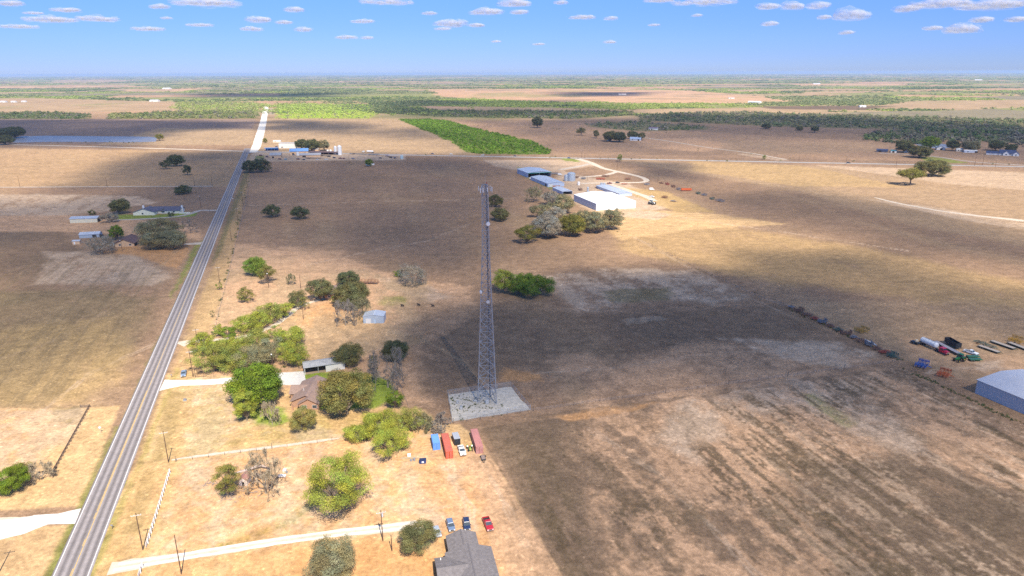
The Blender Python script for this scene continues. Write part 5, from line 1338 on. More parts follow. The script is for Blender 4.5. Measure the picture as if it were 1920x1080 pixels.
FAR_B = [((1216, 243.5), (1232, 244), 'dim purple roofed house inside the strip of trees', 'roof_purple', (.16, .12, .16)), ((280, 190.5), (296, 190.5), 'white far house in the woods above the left tan field', 'roof_pale_grey', None),
         ((0, 192), (10, 192), 'far white barn at the left edge of the plain', 'roof_pale_grey', None), ((20, 192), (29, 192), 'second far white barn from the left edge of the plain', 'roof_pale_grey', None),
         ((40, 191.5), (48, 191.5), 'third far small barn from the left edge of the plain', 'roof_pale_grey', None), ((1402, 193.5), (1425, 194), 'long white far barn in the middle distance at right', 'roof_pale_grey', None),
         ((1366, 185), (1377, 185), 'pinkish far house in the tan fields right of centre', 'roof_rusty_white', None), ((304, 167), (318, 167), 'pale far barn on the plain above the left woods', 'roof_pale_grey', None),
         ((1525, 158), (1538, 158), 'bright white far building near the horizon at right', 'roof_pale_grey', None), ((1828, 150.5), (1842, 150.5), 'white building on the far horizon at right', 'roof_pale_grey', None),
         ((1160, 178), (1174, 178), 'tiny far farm building by the dark field', 'roof_rusty_white', None), ((1612, 201), (1624, 201), 'far pale house beside the dark ploughed strip', 'roof_pale_grey', None),
         ((600, 226.5), (0, 0), '', '', None)]
for p1, p2, lab, rn, rc in FAR_B[:-1]:
    w = frame(p1, p2)[2]
    gable_house('barn' if 'barn' in lab else 'house', lab, 'barn' if 'barn' in lab else 'house', p1, p2, w * .5, 3.6 + w * .02, w * .07 + .8, 'x', TRIM, M(rn, rc or (.6, .6, .6), .6), .5, feats=[('dark', 'f', w * .3, 0, 3, 2.4)])
# ---------------------------------------------------------------- lattice tower
tb = (G(896, 750) + G(921, 761) + G(931, 746)) / 3
TH = 0
lo, hi = 30, 118
for _ in range(40):
    m_ = (lo + hi) / 2
    if proj((tb.x, tb.y, m_))[1] > 346: lo = m_
    else: hi = m_
TH = lo
TW = thing('lattice_tower', 'tall grey steel lattice tower with antennas at its top on a gravel pad', 'lattice tower', (tb.x, tb.y, 0))
def trad(z):                       # distance of a leg from the axis
    t = z / TH
    return 4.25 * (1 - t / .72) + 1.5 * (t / .72) if t < .72 else 1.5 - .3 * (t - .72) / .28
ANG = [R(200), R(318), R(82)]
def leg_pt(k, z): return Vector((trad(z) * math.cos(ANG[k]), trad(z) * math.sin(ANG[k]), z))
zs = [0]; 
while zs[-1] < TH - 2.2: zs.append(zs[-1] + max(2.0, trad(zs[-1]) * 1.05 + 1.0))
zs[-1] = TH
TS = M('tower_steel', (.34, .345, .36), .5, metal=.2, var=.10, scale=.6)
for k in range(3):
    m = MB()
    for i in range(len(zs) - 1): m.cyl(leg_pt(k, zs[i]), leg_pt(k, zs[i + 1]), .21 - .05 * zs[i] / TH, n=8)
    for z in zs[1:-1]: p = leg_pt(k, z); m.cyl(p - Vector((0, 0, .08)), p + Vector((0, 0, .08)), .27 - .05 * z / TH, n=8)
    m.obj('leg', TS, TW)
    p = leg_pt(k, 0); boxobj('foundation', CONCB, TW, p.x - .7, p.x + .7, p.y - .7, p.y + .7, 0, .35)
for i in range(len(zs) - 1):
    m = MB(); r = .095 - .01 * zs[i] / TH
    for k in range(3):
        a0, b0, a1, b1 = leg_pt(k, zs[i]), leg_pt((k + 1) % 3, zs[i]), leg_pt(k, zs[i + 1]), leg_pt((k + 1) % 3, zs[i + 1])
        m.cyl(a0, b1, r, n=5, cap=False); m.cyl(b0, a1, r, n=5, cap=False); m.cyl(a1, b1, r * .9, n=5, cap=False)
        if trad(zs[i]) > 2: mid = (a0 + b0 + a1 + b1) / 4; m.cyl((a0 + a1) / 2, mid, r * .6, n=4, cap=False); m.cyl((b0 + b1) / 2, mid, r * .6, n=4, cap=False)
    m.obj('lattice_section', TS, TW)
m = MB()
for s in (-.2, .2): m.cyl((s, -.1, .5), (s, -.1, TH - .5), .03, n=4)
for i in range(int(TH / .9)): m.box(-.2, .2, -.12, -.08, .9 + i * .9, .94 + i * .9)
m.obj('ladder', TS, TW)
m = MB()
for s in range(4): m.cyl((.35 + .09 * s, .2, .5), (.35 + .09 * s, .2, TH - 1), .04, n=4)
m.obj('cable_run', M('cable_black', (.03, .03, .03), .6), TW)
ANTW = M('antenna_white', (.78, .78, .76), .4, var=.04)
for k in range(3):
    an = ANG[k] + R(60); c, s = math.cos(an), math.sin(an)
    tx, ty = -s, c
    m = MB(); z = TH - 1.2
    for zz in (z, z - 1.1):
        p = Vector((c * .9, s * .9, zz)); q = Vector((c * 1.9, s * 1.9, zz)); m.cyl(p, q, .06, n=5)
        m.cyl(q - Vector((tx, ty, 0)) * 1.5, q + Vector((tx, ty, 0)) * 1.5, .06, n=5)
    m.obj('antenna_mount', TS, TW)
    for j in (-1.3, -.35, 1.15):
        b = Vector((c * 1.95 + tx * j, s * 1.95 + ty * j, 0))
        pn = MB().box(-.07, .07, -.13, .13, z - 1.2 + .25 * j, z + .45 + .1 * j).obj('antenna_panel', ANTW, TW, bevel=.03)
        pn.location = (b.x + c * .12, b.y + s * .12, 0); pn.rotation_euler = (0, 0, an)
        if abs(j) < 1:
            rr = boxobj('radio_unit', M('radio_grey', (.55, .55, .55), .5), TW, -.15, .12, -.16, .16, z - 1.2, z - .5); rr.location = (c * 1.7 + tx * j, s * 1.7 + ty * j, 0); rr.rotation_euler = (0, 0, an)
m = MB(); 
for k in range(3):
    a0, b0 = leg_pt(k, TH - .1), leg_pt((k + 1) % 3, TH - .1); m.cyl(a0, b0, .07, n=5)
m.obj('top_platform', TS, TW)
MB().cyl((0, 0, TH - 3), (0, 0, TH + 3.2), .06, n=6).obj('lightning_rod', TS, TW)
MB().lathe([(.14, TH + .3), (.14, TH + .75), (.05, TH + .85)], 8, c=(.5, 0, 0)).obj('beacon', M('beacon_red', (.5, .05, .04), .4), TW)
def z_row(py):
    lo, hi = 0, TH
    for _ in range(30):
        m_ = (lo + hi) / 2
        if proj((tb.x, tb.y, m_))[1] > py: lo = m_
        else: hi = m_
    return lo
for (pxx, pyy, an, rr, mt) in ((919, 418, -62, .72, ANTW), (898, 546, 205, .66, ANTW), (914, 562, -80, .62, M('dish_grey', (.55, .55, .53), .5))):
    z = z_row(pyy); c, s = math.cos(R(an)), math.sin(R(an)); r0 = trad(z) * .75
    d = MB().lathe([(rr * .35, 0), (rr * .8, .12), (rr, .32), (rr, .62), (rr * .96, .63)], 20, axis='x').obj('dish', mt, TW, smooth=False)
    d.location = (c * (r0 + .35), s * (r0 + .35), z); d.rotation_euler = (0, 0, R(an))
    MB().cyl((-.5, 0, 0), (.05, 0, 0), .09, n=6).obj('dish_mount', TS, d)

# the tower yard: chain link fence, cabinets
def P2(p): g = G(*p); return Vector((g.x, g.y, 0))
MESHM = bpy.data.materials.new('chain_link'); MESHM.use_nodes = True
_n = MESHM.node_tree.nodes; _l = MESHM.node_tree.links
_b = _n['Principled BSDF']; _b.inputs['Base Color'].default_value = (.38, .39, .40, 1); _b.inputs['Roughness'].default_value = .5
_t = _n.new('ShaderNodeBsdfTransparent'); _m = _n.new('ShaderNodeMixShader'); _m.inputs[0].default_value = .24
_l.new(_t.outputs[0], _m.inputs[1]); _l.new(_b.outputs[0], _m.inputs[2]); _l.new(_m.outputs[0], _n['Material Output'].inputs[0])
def fence(name, label, pts, h, gap, post_r, post_mat, wires, wire_mat, wire_r=.02, closed=False, square=False, mesh_m=None, group=None, tall=None):
    Q = [P2(p) for p in pts]
    if closed: Q.append(Q[0])
    root = thing(name, label, 'fence', Q[0], 0, group); o = Q[0]
    n_post = 0; tot = sum((Q[i + 1] - Q[i]).length for i in range(len(Q) - 1)); gap = max(gap, tot / 96)
    wm = MB()
    proto = (MB().box(-post_r, post_r, -post_r, post_r, -.1, h + .05) if square else MB().cyl((0, 0, -.1), (0, 0, h + .05), post_r, n=6)).mesh('post', post_mat)
    protot = MB().cyl((0, 0, -.1), (0, 0, tall or h), post_r * 1.6, n=6).mesh('corner_post', post_mat)
    for i in range(len(Q) - 1):
        a, b = Q[i] - o, Q[i + 1] - o; L = (b - a).length; n = max(1, round(L / gap))
        for k in range(n):
            ob = link('corner_post' if (k == 0 and tall) else 'post', protot if (k == 0 and tall) else proto, root, a.lerp(b, k / n)); n_post += 1
        for z in wires:
            if square: 
                d = (b - a).normalized(); nn = Vector((-d.y, d.x, 0)) * (post_r + .02)
                wm.add([tuple(p) for p in (a - nn + Vector((0, 0, z - wire_r)), b - nn + Vector((0, 0, z - wire_r)), b - nn + Vector((0, 0, z + wire_r)), a - nn + Vector((0, 0, z + wire_r)),
                                            a - nn * 1.6 + Vector((0, 0, z - wire_r)), b - nn * 1.6 + Vector((0, 0, z - wire_r)), b - nn * 1.6 + Vector((0, 0, z + wire_r)), a - nn * 1.6 + Vector((0, 0, z + wire_r)))],
                       [(0, 1, 2, 3), (4, 5, 6, 7), (3, 2, 6, 7), (0, 1, 5, 4), (0, 3, 7, 4), (1, 2, 6, 5)])
            else: wm.cyl(a + Vector((0, 0, z)), b + Vector((0, 0, z)), wire_r, n=3, cap=False)
    if wires: wm.obj('rail' if square else 'wire', wire_mat, root)
    if mesh_m:
        mm = MB()
        for i in range(len(Q) - 1):
            a, b = Q[i] - o, Q[i + 1] - o; mm.add([(a.x, a.y, .05), (b.x, b.y, .05), (b.x, b.y, h), (a.x, a.y, h)], [(0, 1, 2, 3)])
        mm.obj('chain_link_mesh', mesh_m, root)
    return root
fence('chain_link_fence', 'chain link fence around the tower pad', PADP, 2.1, 3, .05, STEEL, (2.1,), STEEL, .03, closed=True, mesh_m=MESHM)
def cabinet(px, py, w, d, h, label, mat=STEEL):
    t = thing('equipment_cabinet', label, 'cabinet', G(px, py), R(-8))
    boxobj('plinth', CONCB, t, -w / 2 - .2, w / 2 + .2, -d / 2 - .2, d / 2 + .2, 0, .2)
    boxobj('body', mat, t, -w / 2, w / 2, -d / 2, d / 2, .2, h, bevel=.04)
    boxobj('door', M('cabinet_door', (.5, .5, .5), .5), t, -w / 2 + .1, w / 2 - .1, -d / 2 - .04, -d / 2 - .002, .35, h - .15)
cabinet(914, 757, 1.4, 1.0, 2.0, 'grey equipment cabinet inside the feet of the tower', M('cabinet_grey', (.33, .34, .35), .5))
cabinet(865, 768, 1.0, .8, 1.5, 'small grey cabinet at the left of the tower pad', M('cabinet_grey'))
cabinet(858, 757, .8, .6, 1.3, 'smallest grey cabinet nearest the rear left pad corner', M('cabinet_grey'))
cabinet(892, 753, 1.6, .8, 1.2, 'low dark cabinet beside the left tower leg', M('cabinet_dark', (.16, .17, .17), .6))
# ---------------------------------------------------------------- fences
fence('wire_fence', 'long wire fence with dark posts running from the highway past the pad', [(330, 866), (510, 842), (650, 823), (850, 794), (1000, 771), (1125, 753), (1248, 737), (1366, 721), (1477, 706), (1583, 692), (1690, 677)], 1.2, 5, .07, TIMB, (.4, .8, 1.15), STEEL, .015, tall=2.2)
fence('wire_fence', 'wire fence along the right verge of the highway', [(398, 640), (412, 580), (425, 530), (437, 480), (447, 440), (461, 380), (468, 345)], 1.2, 6, .06, TIMB, (.5, 1.1), STEEL, .02)
fence('wire_fence', 'wire fence running diagonally from the farm grove to the machinery line', [(1150, 432), (1215, 458), (1280, 490), (1400, 548), (1470, 576)], 1.2, 7, .08, TIMB, (.5, 1.1), STEEL, .02)
fence('wire_fence', 'wire fence behind the machinery line at the back of the fenced field', [(1455, 566), (1560, 612), (1690, 677)], 1.2, 6, .08, TIMB, (.5, 1.1), STEEL, .02)
fence('wire_fence', 'thin wire fence at the right side of the house lawn', [(736, 690), (748, 720), (766, 764)], 1.3, 2.5, .05, TIMB, (.5, 1.1), STEEL, .02)
fence('wire_fence', 'wire fence beside the parked car and driveway entrance', [(366, 706), (382, 708), (420, 706), (500, 699), (566, 692)], 1.2, 4, .07, TIMB, (.5, 1.1), STEEL, .02)
fence('board_fence', 'low brown board fence running beside the highway at left', [(151, 764), (169, 763), (97, 893)], 1.1, 2.4, .10, TIMB, (.35, .7, 1.0), TIMB, .10, square=True)
WF = M('paint_white', (.80, .80, .78), .6, var=.04)
fence('rail_fence', 'white board fence parallel to the highway at lower left', [(319, 887), (298, 955), (275, 1029)], 1.5, 2.2, .09, WF, (.45, .9, 1.35), WF, .10, square=True)
fence('rail_fence', 'short piece of white board fence at the bottom edge', [(267.5, 1064), (261, 1086)], 1.5, 2.0, .09, WF, (.45, .9, 1.35), WF, .10, square=True)

# ---------------------------------------------------------------- utility poles
PW_ = M('pole_wood', (.095, .055, .04), .9, var=.25, scale=2)
def upole(b, ty, kind, label, group='utility poles', along=None):
    g = G(*b); h = h_at(b[0], b[1], ty); r = .15 if b[1] > 400 else .2
    t = thing('utility_pole', label, 'utility pole', g, (along if along is not None else hang), group)
    MB().cyl((0, 0, -.2), (0, 0, h), r, r * .62, n=8).obj('pole', PW_, t)
    if kind in 'cx':
        boxobj('crossarm', M('crossarm_grey', (.50, .45, .40), .8), t, -1.25, 1.25, -.2, -.08, h - .75, h - .6)
        for x in (-1.15, -.45, .5, 1.15): MB().cyl((x, -.14, h - .6), (x, -.14, h - .38), .06, n=6).obj('insulator', ANTW, t)
    if kind == 'x': MB().cyl((.32, 0, h - 2.0), (.32, 0, h - 1.1), .22, n=10).obj('transformer', M('transformer_grey', (.5, .5, .5), .5), t)
    if kind == 'l':
        MB().cyl((0, 0, h - .6), (0, -1.3, h - .2), .04, n=5).obj('lamp_arm', STEEL, t)
        MB().lathe([(.12, .25), (.3, .08), (.26, -.15)], 10, c=(0, -1.4, h - .3)).obj('lamp_head', ANTW, t)
    return t
for b, ty, k, lab in [
 ((340, 1076), 1003, 'p', 'bare pole without crossarm by the two rut lane at the bottom'),
 ((268, 1031), 962, 'c', 'utility pole with crossarm at the lower end of the white board fence'),
 ((316, 867), 808, 'c', 'utility pole with crossarm at the start of the white track'),
 ((362, 707), 657, 'c', 'utility pole with crossarm right of the parked car by the highway'),
 ((373, 662), 616, 'c', 'utility pole rising from the bright green trees'),
 ((412, 531), 500, 'c', 'utility pole with crossarm beside the small green roadside shrub'),
 ((504, 540), 511, 'l', 'lamp pole in front of the twin green paddock trees'),
 ((564, 541), 515, 'p', 'bare brown pole alone in the sandy paddock'),
 ((569, 599), 575, 'p', 'short brown pole in the yard right of the sandy track'),
 ((512, 690), 661, 'l', 'lamp pole behind the large deep green tree'),
 ((718, 1014), 957, 'x', 'pole with round transformer beside the two rut lane'),
 ((735, 1033), 1003, 'p', 'short stub pole right of the transformer pole'),
 ((434, 451), 429, 'p', 'roadside pole by the lower middle field verge'),
 ((446, 414), 390, 'c', 'roadside crossarm pole at the middle field verge'),
 ((456, 386), 359, 'c', 'roadside crossarm pole farther along the middle field verge'),
 ((464, 350), 330, 'p', 'farthest roadside pole before the crossroads trees'),
 ((377, 390), 367, 'l', 'lamp pole at the mouth of the curving driveway'),
 ((37.5, 351), 330, 'p', 'pole at the far left on the pale field track'),
 ((201, 350), 332, 'p', 'pole in the middle of the pale field track'),
 ((365, 349), 330, 'p', 'left of two poles near the highway end of the pale field track'),
 ((398, 349), 330.5, 'p', 'right of two poles near the highway end of the pale field track'),
 ((229.5, 471), 449, 'l', 'pole in front of the orange tan farmhouse wall'),
 ((655, 307), 291, 'p', 'pole at the front edge of the crossroads yard'),
 ((-1, 1072), 1010, 'c', 'pole whose shadow falls by the lower left corner'),
 ((1586, 309), 290, 'c', 'cross road pole beside the dark car at right'),
 ((1680, 311.5), 297, 'p', 'cross road pole left of the big dark rounded tree'),
 ((1827, 311), 291, 'p', 'first of three poles by the far right driveway'),
 ((1842, 310), 288, 'p', 'second of three poles by the far right driveway'),
 ((1866, 314), 298, 'c', 'third of three poles by the far right driveway'),
 ((1157, 319), 303.6, 'p', 'pole beside the pale gravel loop road'),
 ((1218, 340.5), 325.5, 'p', 'left of two poles at the right bend of the loop road'),
 ((1233.5, 341.5), 323.3, 'p', 'right of two poles at the right bend of the loop road'),
 ((1101, 339), 329, 'p', 'small pole between the grain bins and the rusty machinery'),
 ((1090.5, 296), 286, 'p', 'left pole where the farm loop road leaves the cross road'),
 ((1096.5, 296.5), 287, 'p', 'right pole where the farm loop road leaves the cross road'),
 ((1498, 302), 291, 'p', 'cross road pole right of the tiny green tree'),
]: upole(b, ty, k, lab)
# ---------------------------------------------------------------- vehicles and machinery
def paint_m(name, col, rough=.3): return M('paint_' + name, col, rough, var=.06, scale=.8, spec=.5)
HUB = M('hub_steel', (.45, .45, .45), .4, metal=.4)
LAMPW = M('headlamp', (.75, .75, .72), .2); LAMPR = M('tail_lamp', (.35, .02, .02), .3)
def wheel(par, x, y, r=.37, w=.25, hub=HUB, name='wheel'):
    o = MB().lathe([(r * .62, -w / 2), (r * .93, -w / 2), (r, -w / 3), (r, w / 3), (r * .93, w / 2), (r * .62, w / 2)], 16, axis='x').obj(name, RUBBER, par)
    o.location = (x, y, r)
    MB().lathe([(r * .3, -w / 2 - .005), (r * .61, -w * .4), (r * .61, w * .4), (r * .3, w / 2 + .005)], 12, axis='x').obj('rim', hub, o)
    return o
def at(px, py, to=None, ang=None):
    g = G(px, py)
    if to is not None: q = G(*to); return g, math.atan2(-(q - g).x, (q - g).y)
    return g, ang
def place(root, px, py, to=None, ang=None):
    root.location, rz = at(px, py, to, ang); root.rotation_euler = (0, 0, rz); return root
def car(label, kind, col, cat=None, nm=None, group=None, load=None):
    """built nose towards +y, centred"""
    t = thing(nm or {'pickup': 'pickup_truck', 'suv': 'suv', 'sedan': 'sedan_car'}[kind], label, cat or {'pickup': 'pickup truck', 'suv': 'car', 'sedan': 'car'}[kind], (0, 0, 0), 0, group)
    W2 = .98 if kind == 'pickup' else .93; L = {'pickup': 2.85, 'suv': 2.35, 'sedan': 2.3}[kind]
    base = .38
    if kind == 'pickup':
        prof = [(-L, base + .15), (-L, 1.12), (-.55, 1.14), (-.5, 1.12), (1.15, 1.14), (L - .25, 1.05), (L, .88), (L, base), (-L, base)]
        cab = [(-.62, 1.12), (-.50, 1.82), (.55, 1.84), (1.25, 1.12)]
    elif kind == 'suv':
        prof = [(-L, base + .1), (-L, 1.0), (-L + .1, 1.08), (1.0, 1.08), (L - .3, .98), (L, .8), (L, base), (-L, base)]
        cab = [(-L + .05, 1.06), (-L + .35, 1.72), (.35, 1.74), (1.10, 1.06)]
    else:
        prof = [(-L, base + .1), (-L, .86), (-1.45, .94), (1.0, .93), (L - .3, .82), (L, .65), (L, .3), (-L, .3)]
        cab = [(-1.5, .92), (-.85, 1.42), (.25, 1.44), (1.1, .92)]
    m = MB()
    if kind == 'pickup':   # the bed is a real open box behind the cab
        m.prism([(-.55, base), (-.55, 1.14), (1.15, 1.14), (L - .25, 1.05), (L, .88), (L, base)], -W2, W2, 'x')
        m.box(-W2, W2, -L, -.56, base, .72); m.box(-W2, -W2 + .1, -L, -.56, .721, 1.14); m.box(W2 - .1, W2, -L, -.56, .721, 1.14); m.box(-W2 + .101, W2 - .101, -L, -L + .09, .721, 1.12)
    else: m.prism(prof, -W2, W2, 'x')
    m.obj('body', paint_m(*col), t, bevel=.06)
    if kind == 'pickup': boxobj('bed_liner', RUBBER, t, -W2 + .12, W2 - .12, -L + .12, -.62, .725, .75)
    s = .80
    gl = MB(); b0, t0, t1, b1 = cab
    gl.hexa([(-W2 + .04, b0[0]), (W2 - .04, b0[0]), (W2 - .04, b1[0]), (-W2 + .04, b1[0])], b0[1], [(-W2 * s, t0[0]), (W2 * s, t0[0]), (W2 * s, t1[0]), (-W2 * s, t1[0])], t0[1] - .06)
    gl.obj('window', GLASS, t)
    rf = MB().hexa([(-W2 * s - .02, t0[0] - .03), (W2 * s + .02, t0[0] - .03), (W2 * s + .02, t1[0] + .02), (-W2 * s - .02, t1[0] + .02)], t0[1] - .058, [(-W2 * s + .06, t0[0] + .08), (W2 * s - .06, t0[0] + .08), (W2 * s - .06, t1[0] - .06), (-W2 * s + .06, t1[0] - .06)], t0[1] + .02)
    for sx in (-1, 1):
        for (pb, pt) in ((b0, t0), (b1, t1), ((0 * b0[0] - .05, b0[1]), (-.05, t0[1]))):
            rf.cyl((sx * (W2 - .03), pb[0], pb[1]), (sx * (W2 * s + .01), pt[0], pt[1] - .05), .045, n=5)
    rf.obj('roof', paint_m(*col), t)
    r = {'pickup': .40, 'suv': .37, 'sedan': .33}[kind]
    for x in (-W2 + .1, W2 - .1):
        for y in (-L * .62, L * .62): wheel(t, x, y, r)
    for x in (-W2 + .28, W2 - .28):
        boxobj('headlight', LAMPW, t, x - .2, x + .2, L - .03, L + .015, .72 if kind != 'sedan' else .55, .9 if kind != 'sedan' else .68)
        boxobj('tail_light', LAMPR, t, x - .1, x + .1, -L - .015, -L + .03, .75, 1.0)
    boxobj('bumper', M('chrome', (.5, .5, .5), .25, metal=.8), t, -W2 + .05, W2 - .05, L + .01, L + .12, .42, .62)
    boxobj('grille', M('grille_dark', (.05, .05, .055), .4), t, -.42, .42, L - .02, L + .02, .62 if kind != 'sedan' else .5, .9 if kind != 'sedan' else .66)
    boxobj('bumper', M('chrome'), t, -W2 + .05, W2 - .05, -L - .12, -L - .01, .42, .6)
    for sx in (-1, 1): boxobj('mirror', paint_m(*col), t, *(sorted((sx * (W2 + .01), sx * (W2 + .22)))), .82, .96, 1.05 if kind != 'sedan' else .92, 1.25 if kind != 'sedan' else 1.05)
    return t
DN = 'away'
place(car('silver blue pickup truck parked on the verge by the white driveway', 'pickup', ('steel_blue', (.20, .26, .36))), 345, 703, to=(341, 722))
place(car('pale silver blue sedan, leftmost in the row of cars by the grey roof', 'sedan', ('silver', (.34, .38, .44))), 819, 1000, to=(825, 1016))
place(car('slate blue suv, second in the row of cars by the grey roof', 'suv', ('slate', (.13, .18, .28))), 845, 989, to=(851, 1008))
place(car('dark navy suv, third in the row of cars by the grey roof', 'suv', ('navy', (.02, .035, .09))), 875, 987, to=(878, 1005))
place(car('bright red pickup truck with dark bed right of the grey roof', 'pickup', ('red', (.42, .02, .035))), 915, 986, to=(922, 1003))
wp = place(car('white pickup truck carrying red gear parked beside the red container', 'pickup', ('white', (.72, .72, .70))), 866, 848, to=(872, 866))
rt_ = thing('tool_box', 'red tool box and gear in the bed of the white pickup', 'tool box', (0, 0, 0)); boxobj('box', paint_m('dull_red', (.38, .07, .05)), rt_, -.7, .7, -1.1, -.6, .76, 1.3); boxobj('lid', paint_m('dull_red2', (.28, .05, .04)), rt_, -.72, .72, -1.12, -.58, 1.301, 1.36)
rt_.location = wp.location; rt_.rotation_euler = wp.rotation_euler
# cars on the roads
for args, p, q in (
 (('white car driving on the cross road right of the crossroads yard', 'suv', ('white', 0)), (846, 289.8), (900, 291)),
 (('dark car driving on the cross road right of the tanker truck', 'sedan', ('navy', 0)), (811, 288.8), (860, 290)),
 (('white car on the cross road before the pale farm lot', 'suv', ('white', 0)), (905, 291.6), (860, 290.7)),
 (('dark blue car on the cross road right of the white one', 'sedan', ('navy', 0)), (965.5, 293), (1000, 294)),
 (('small grey car at the farm entrance on the cross road', 'suv', ('slate', 0)), (1067, 296.8), (1100, 297.5)),
 (('dark vehicle on the cross road beside the pole at right', 'suv', ('black', (.02, .02, .022))), (1591, 306), (1640, 307)),
 (('silver car waiting at the crossroads junction', 'sedan', ('silver', 0)), (468.5, 287.3), (467, 296)),
): place(car(*args), *p, to=q)

def container(label, col, L, p1, to, rust=0):
    t = thing('shipping_container', label, 'container'); w, h = 2.44, 2.6
    mt = M('container_' + label[:12].replace(' ', '_'), col, .6, var=.12 + rust, scale=.9, col2=[c * .75 + .12 for c in col] if rust else None)
    m = MB(); n = int(L / .28)
    for sx in (-1, 1):                        # corrugated side walls
        pr = []
        for i in range(n + 1):
            y = -L / 2 + .1 + (L - .2) * i / n; x = w / 2 - (.045 if i % 2 else .0) - .02
            pr.append((sx * x, y))
        vs = [(x, y, .15) for x, y in pr] + [(x, y, h - .12) for x, y in pr] + [(x - sx * .04, y, .15) for x, y in pr] + [(x - sx * .04, y, h - .12) for x, y in pr]; k = len(pr)
        m.add(vs, [(i, i + 1, k + i + 1, k + i) for i in range(k - 1)] + [(2 * k + i, 3 * k + i, 3 * k + i + 1, 2 * k + i + 1) for i in range(k - 1)])
    m.box(-w / 2 + .05, w / 2 - .05, -L / 2 + .03, -L / 2 + .07, .15, h - .1)
    m.obj('side_wall', mt, t)
    m = MB().box(-w / 2 + .02, w / 2 - .02, -L / 2 + .02, L / 2 - .02, h - .10, h - .02)
    for i in range(int(L / .6)): m.box(-w / 2 + .12, w / 2 - .12, -L / 2 + .3 + i * .6, -L / 2 + .55 + i * .6, h - .019, h)
    m.obj('roof', M('roof_' + mt.name, [min(1, c * 1.25 + .05) for c in col], .6, var=.15, scale=.5, col2=[c * .8 + .05 for c in col]), t)
    m = MB()
    for sx in (-1, 1):
        for sy in (-1, 1): m.box(*sorted((sx * (w / 2), sx * (w / 2 - .15))), *sorted((sy * L / 2, sy * (L / 2 - .15))), 0, h + .01)
        m.box(*sorted((sx * (w / 2 - .005), sx * (w / 2 - .1))), -L / 2 + .15, L / 2 - .15, 0, .16); m.box(*sorted((sx * (w / 2 - .004), sx * (w / 2 - .1))), -L / 2 + .15, L / 2 - .15, h - .13, h - .004)
    for sy in (-1, 1): m.box(-w / 2 + .15, w / 2 - .15, *sorted((sy * (L / 2 - .004), sy * (L / 2 - .1))), 0, .16); m.box(-w / 2 + .15, w / 2 - .15, *sorted((sy * (L / 2 - .004), sy * (L / 2 - .1))), h - .14, h - .005)
    m.obj('frame', mt, t)
    for sx in (-1, 1):
        x0, x1 = sorted((sx * .02, sx * (w / 2 - .16))); d = boxobj('door', mt, t, x0, x1, L / 2 - .09, L / 2 - .05, .17, h - .15)
        for q in (.35, .8): MB().cyl((sx * q, L / 2 - .02, .15), (sx * q, L / 2 - .02, h - .15), .025, n=6).obj('lock_rod', STEEL, d)
        for zz in (.6, 1.2, 1.8): boxobj('door_rib', mt, d, x0 + .05, x1 - .05, L / 2 - .049, L / 2 - .03, zz, zz + .08)
    return place(t, *p1, to=to)
container('blue shipping container at the left of the container row', (.10, .26, .66), 6.1, (817, 835), (823, 860))
container('long red shipping container beside the blue one', (.46, .085, .04), 12.2, (838.5, 842), (846, 872))
container('long faded pink shipping container at the field edge', (.46, .17, .14), 12.2, (894, 833), (903, 862), rust=.1)

def trailer(label, L, w, h, deck, col, kind='flat', nm='trailer', axles=2, group=None, hitch=True, cat='trailer'):
    t = thing(nm, label, cat, group=group); fr = MB()
    fr.box(-w / 2, -w / 2 + .15, -L / 2, L / 2, h - .28, h - .02).box(w / 2 - .15, w / 2, -L / 2, L / 2, h - .28, h - .02).box(-w / 2 + .15, w / 2 - .15, -L / 2, -L / 2 + .15, h - .28, h - .02).box(-w / 2 + .15, w / 2 - .15, L / 2 - .15, L / 2, h - .28, h - .02)
    if hitch: fr.cyl((-w / 3, L / 2, h - .2), (0, L / 2 + 1.6, h - .15), .07, n=5).cyl((w / 3, L / 2, h - .2), (0, L / 2 + 1.6, h - .15), .07, n=5)
    fr.obj('frame', col, t)
    boxobj('deck', deck, t, -w / 2 + .15, w / 2 - .15, -L / 2 + .15, L / 2 - .15, h - .08, h)
    for a in range(axles):
        for sx in (-1, 1): wheel(t, sx * (w / 2 - .12 if kind != 'side' else w / 2 + .15), -L * .28 + a * 1.05 - axles * .3, min(.5, h * .42), .28)
    if kind == 'box':      # dump box
        m = MB(); H = 1.7
        m.box(-w / 2, -w / 2 + .1, -L / 2 + .2, L / 2 - .2, h + .002, h + H).box(w / 2 - .1, w / 2, -L / 2 + .2, L / 2 - .2, h + .002, h + H).box(-w / 2 + .1, w / 2 - .1, -L / 2 + .2, -L / 2 + .3, h + .002, h + H).box(-w / 2 + .1, w / 2 - .1, L / 2 - .3, L / 2 - .2, h + .002, h + H)
        for i in range(int(L / 1.1)): 
            for sx in (-1, 1): m.box(*sorted((sx * w / 2, sx * (w / 2 + .08))), -L / 2 + .5 + i * 1.1, -L / 2 + .62 + i * 1.1, h - .02, h + H)
        m.obj('dump_box', col, t)
    if kind == 'cargo':
        MB().box(-w / 2 + .01, w / 2 - .01, -L / 2, L / 2, h, h + 1.9).obj('body', col, t, bevel=.06)
        MB().box(-w / 2, w / 2, -L / 2 + .02, L / 2 - .02, h + 1.9, h + 1.97).obj('roof', M('roof_grey_plain2', (.36, .37, .40), .5), t)
    return t
PLK = M('deck_planks', (.40, .33, .27), .85, var=.2, scale=1.2, ribs=('X', .25, .75))
BLK = paint_m('black_frame', (.025, .03, .035), .5); GRN = paint_m('green', (.03, .17, .04)); DGN = paint_m('dark_green', (.03, .07, .045)); YEL = paint_m('yellow', (.60, .42, .02))
place(trailer('black enclosed trailer with grey roof behind the white pickup', 4.6, 2.1, .6, PLK, BLK, 'cargo'), 855.5, 829, to=(862, 846))
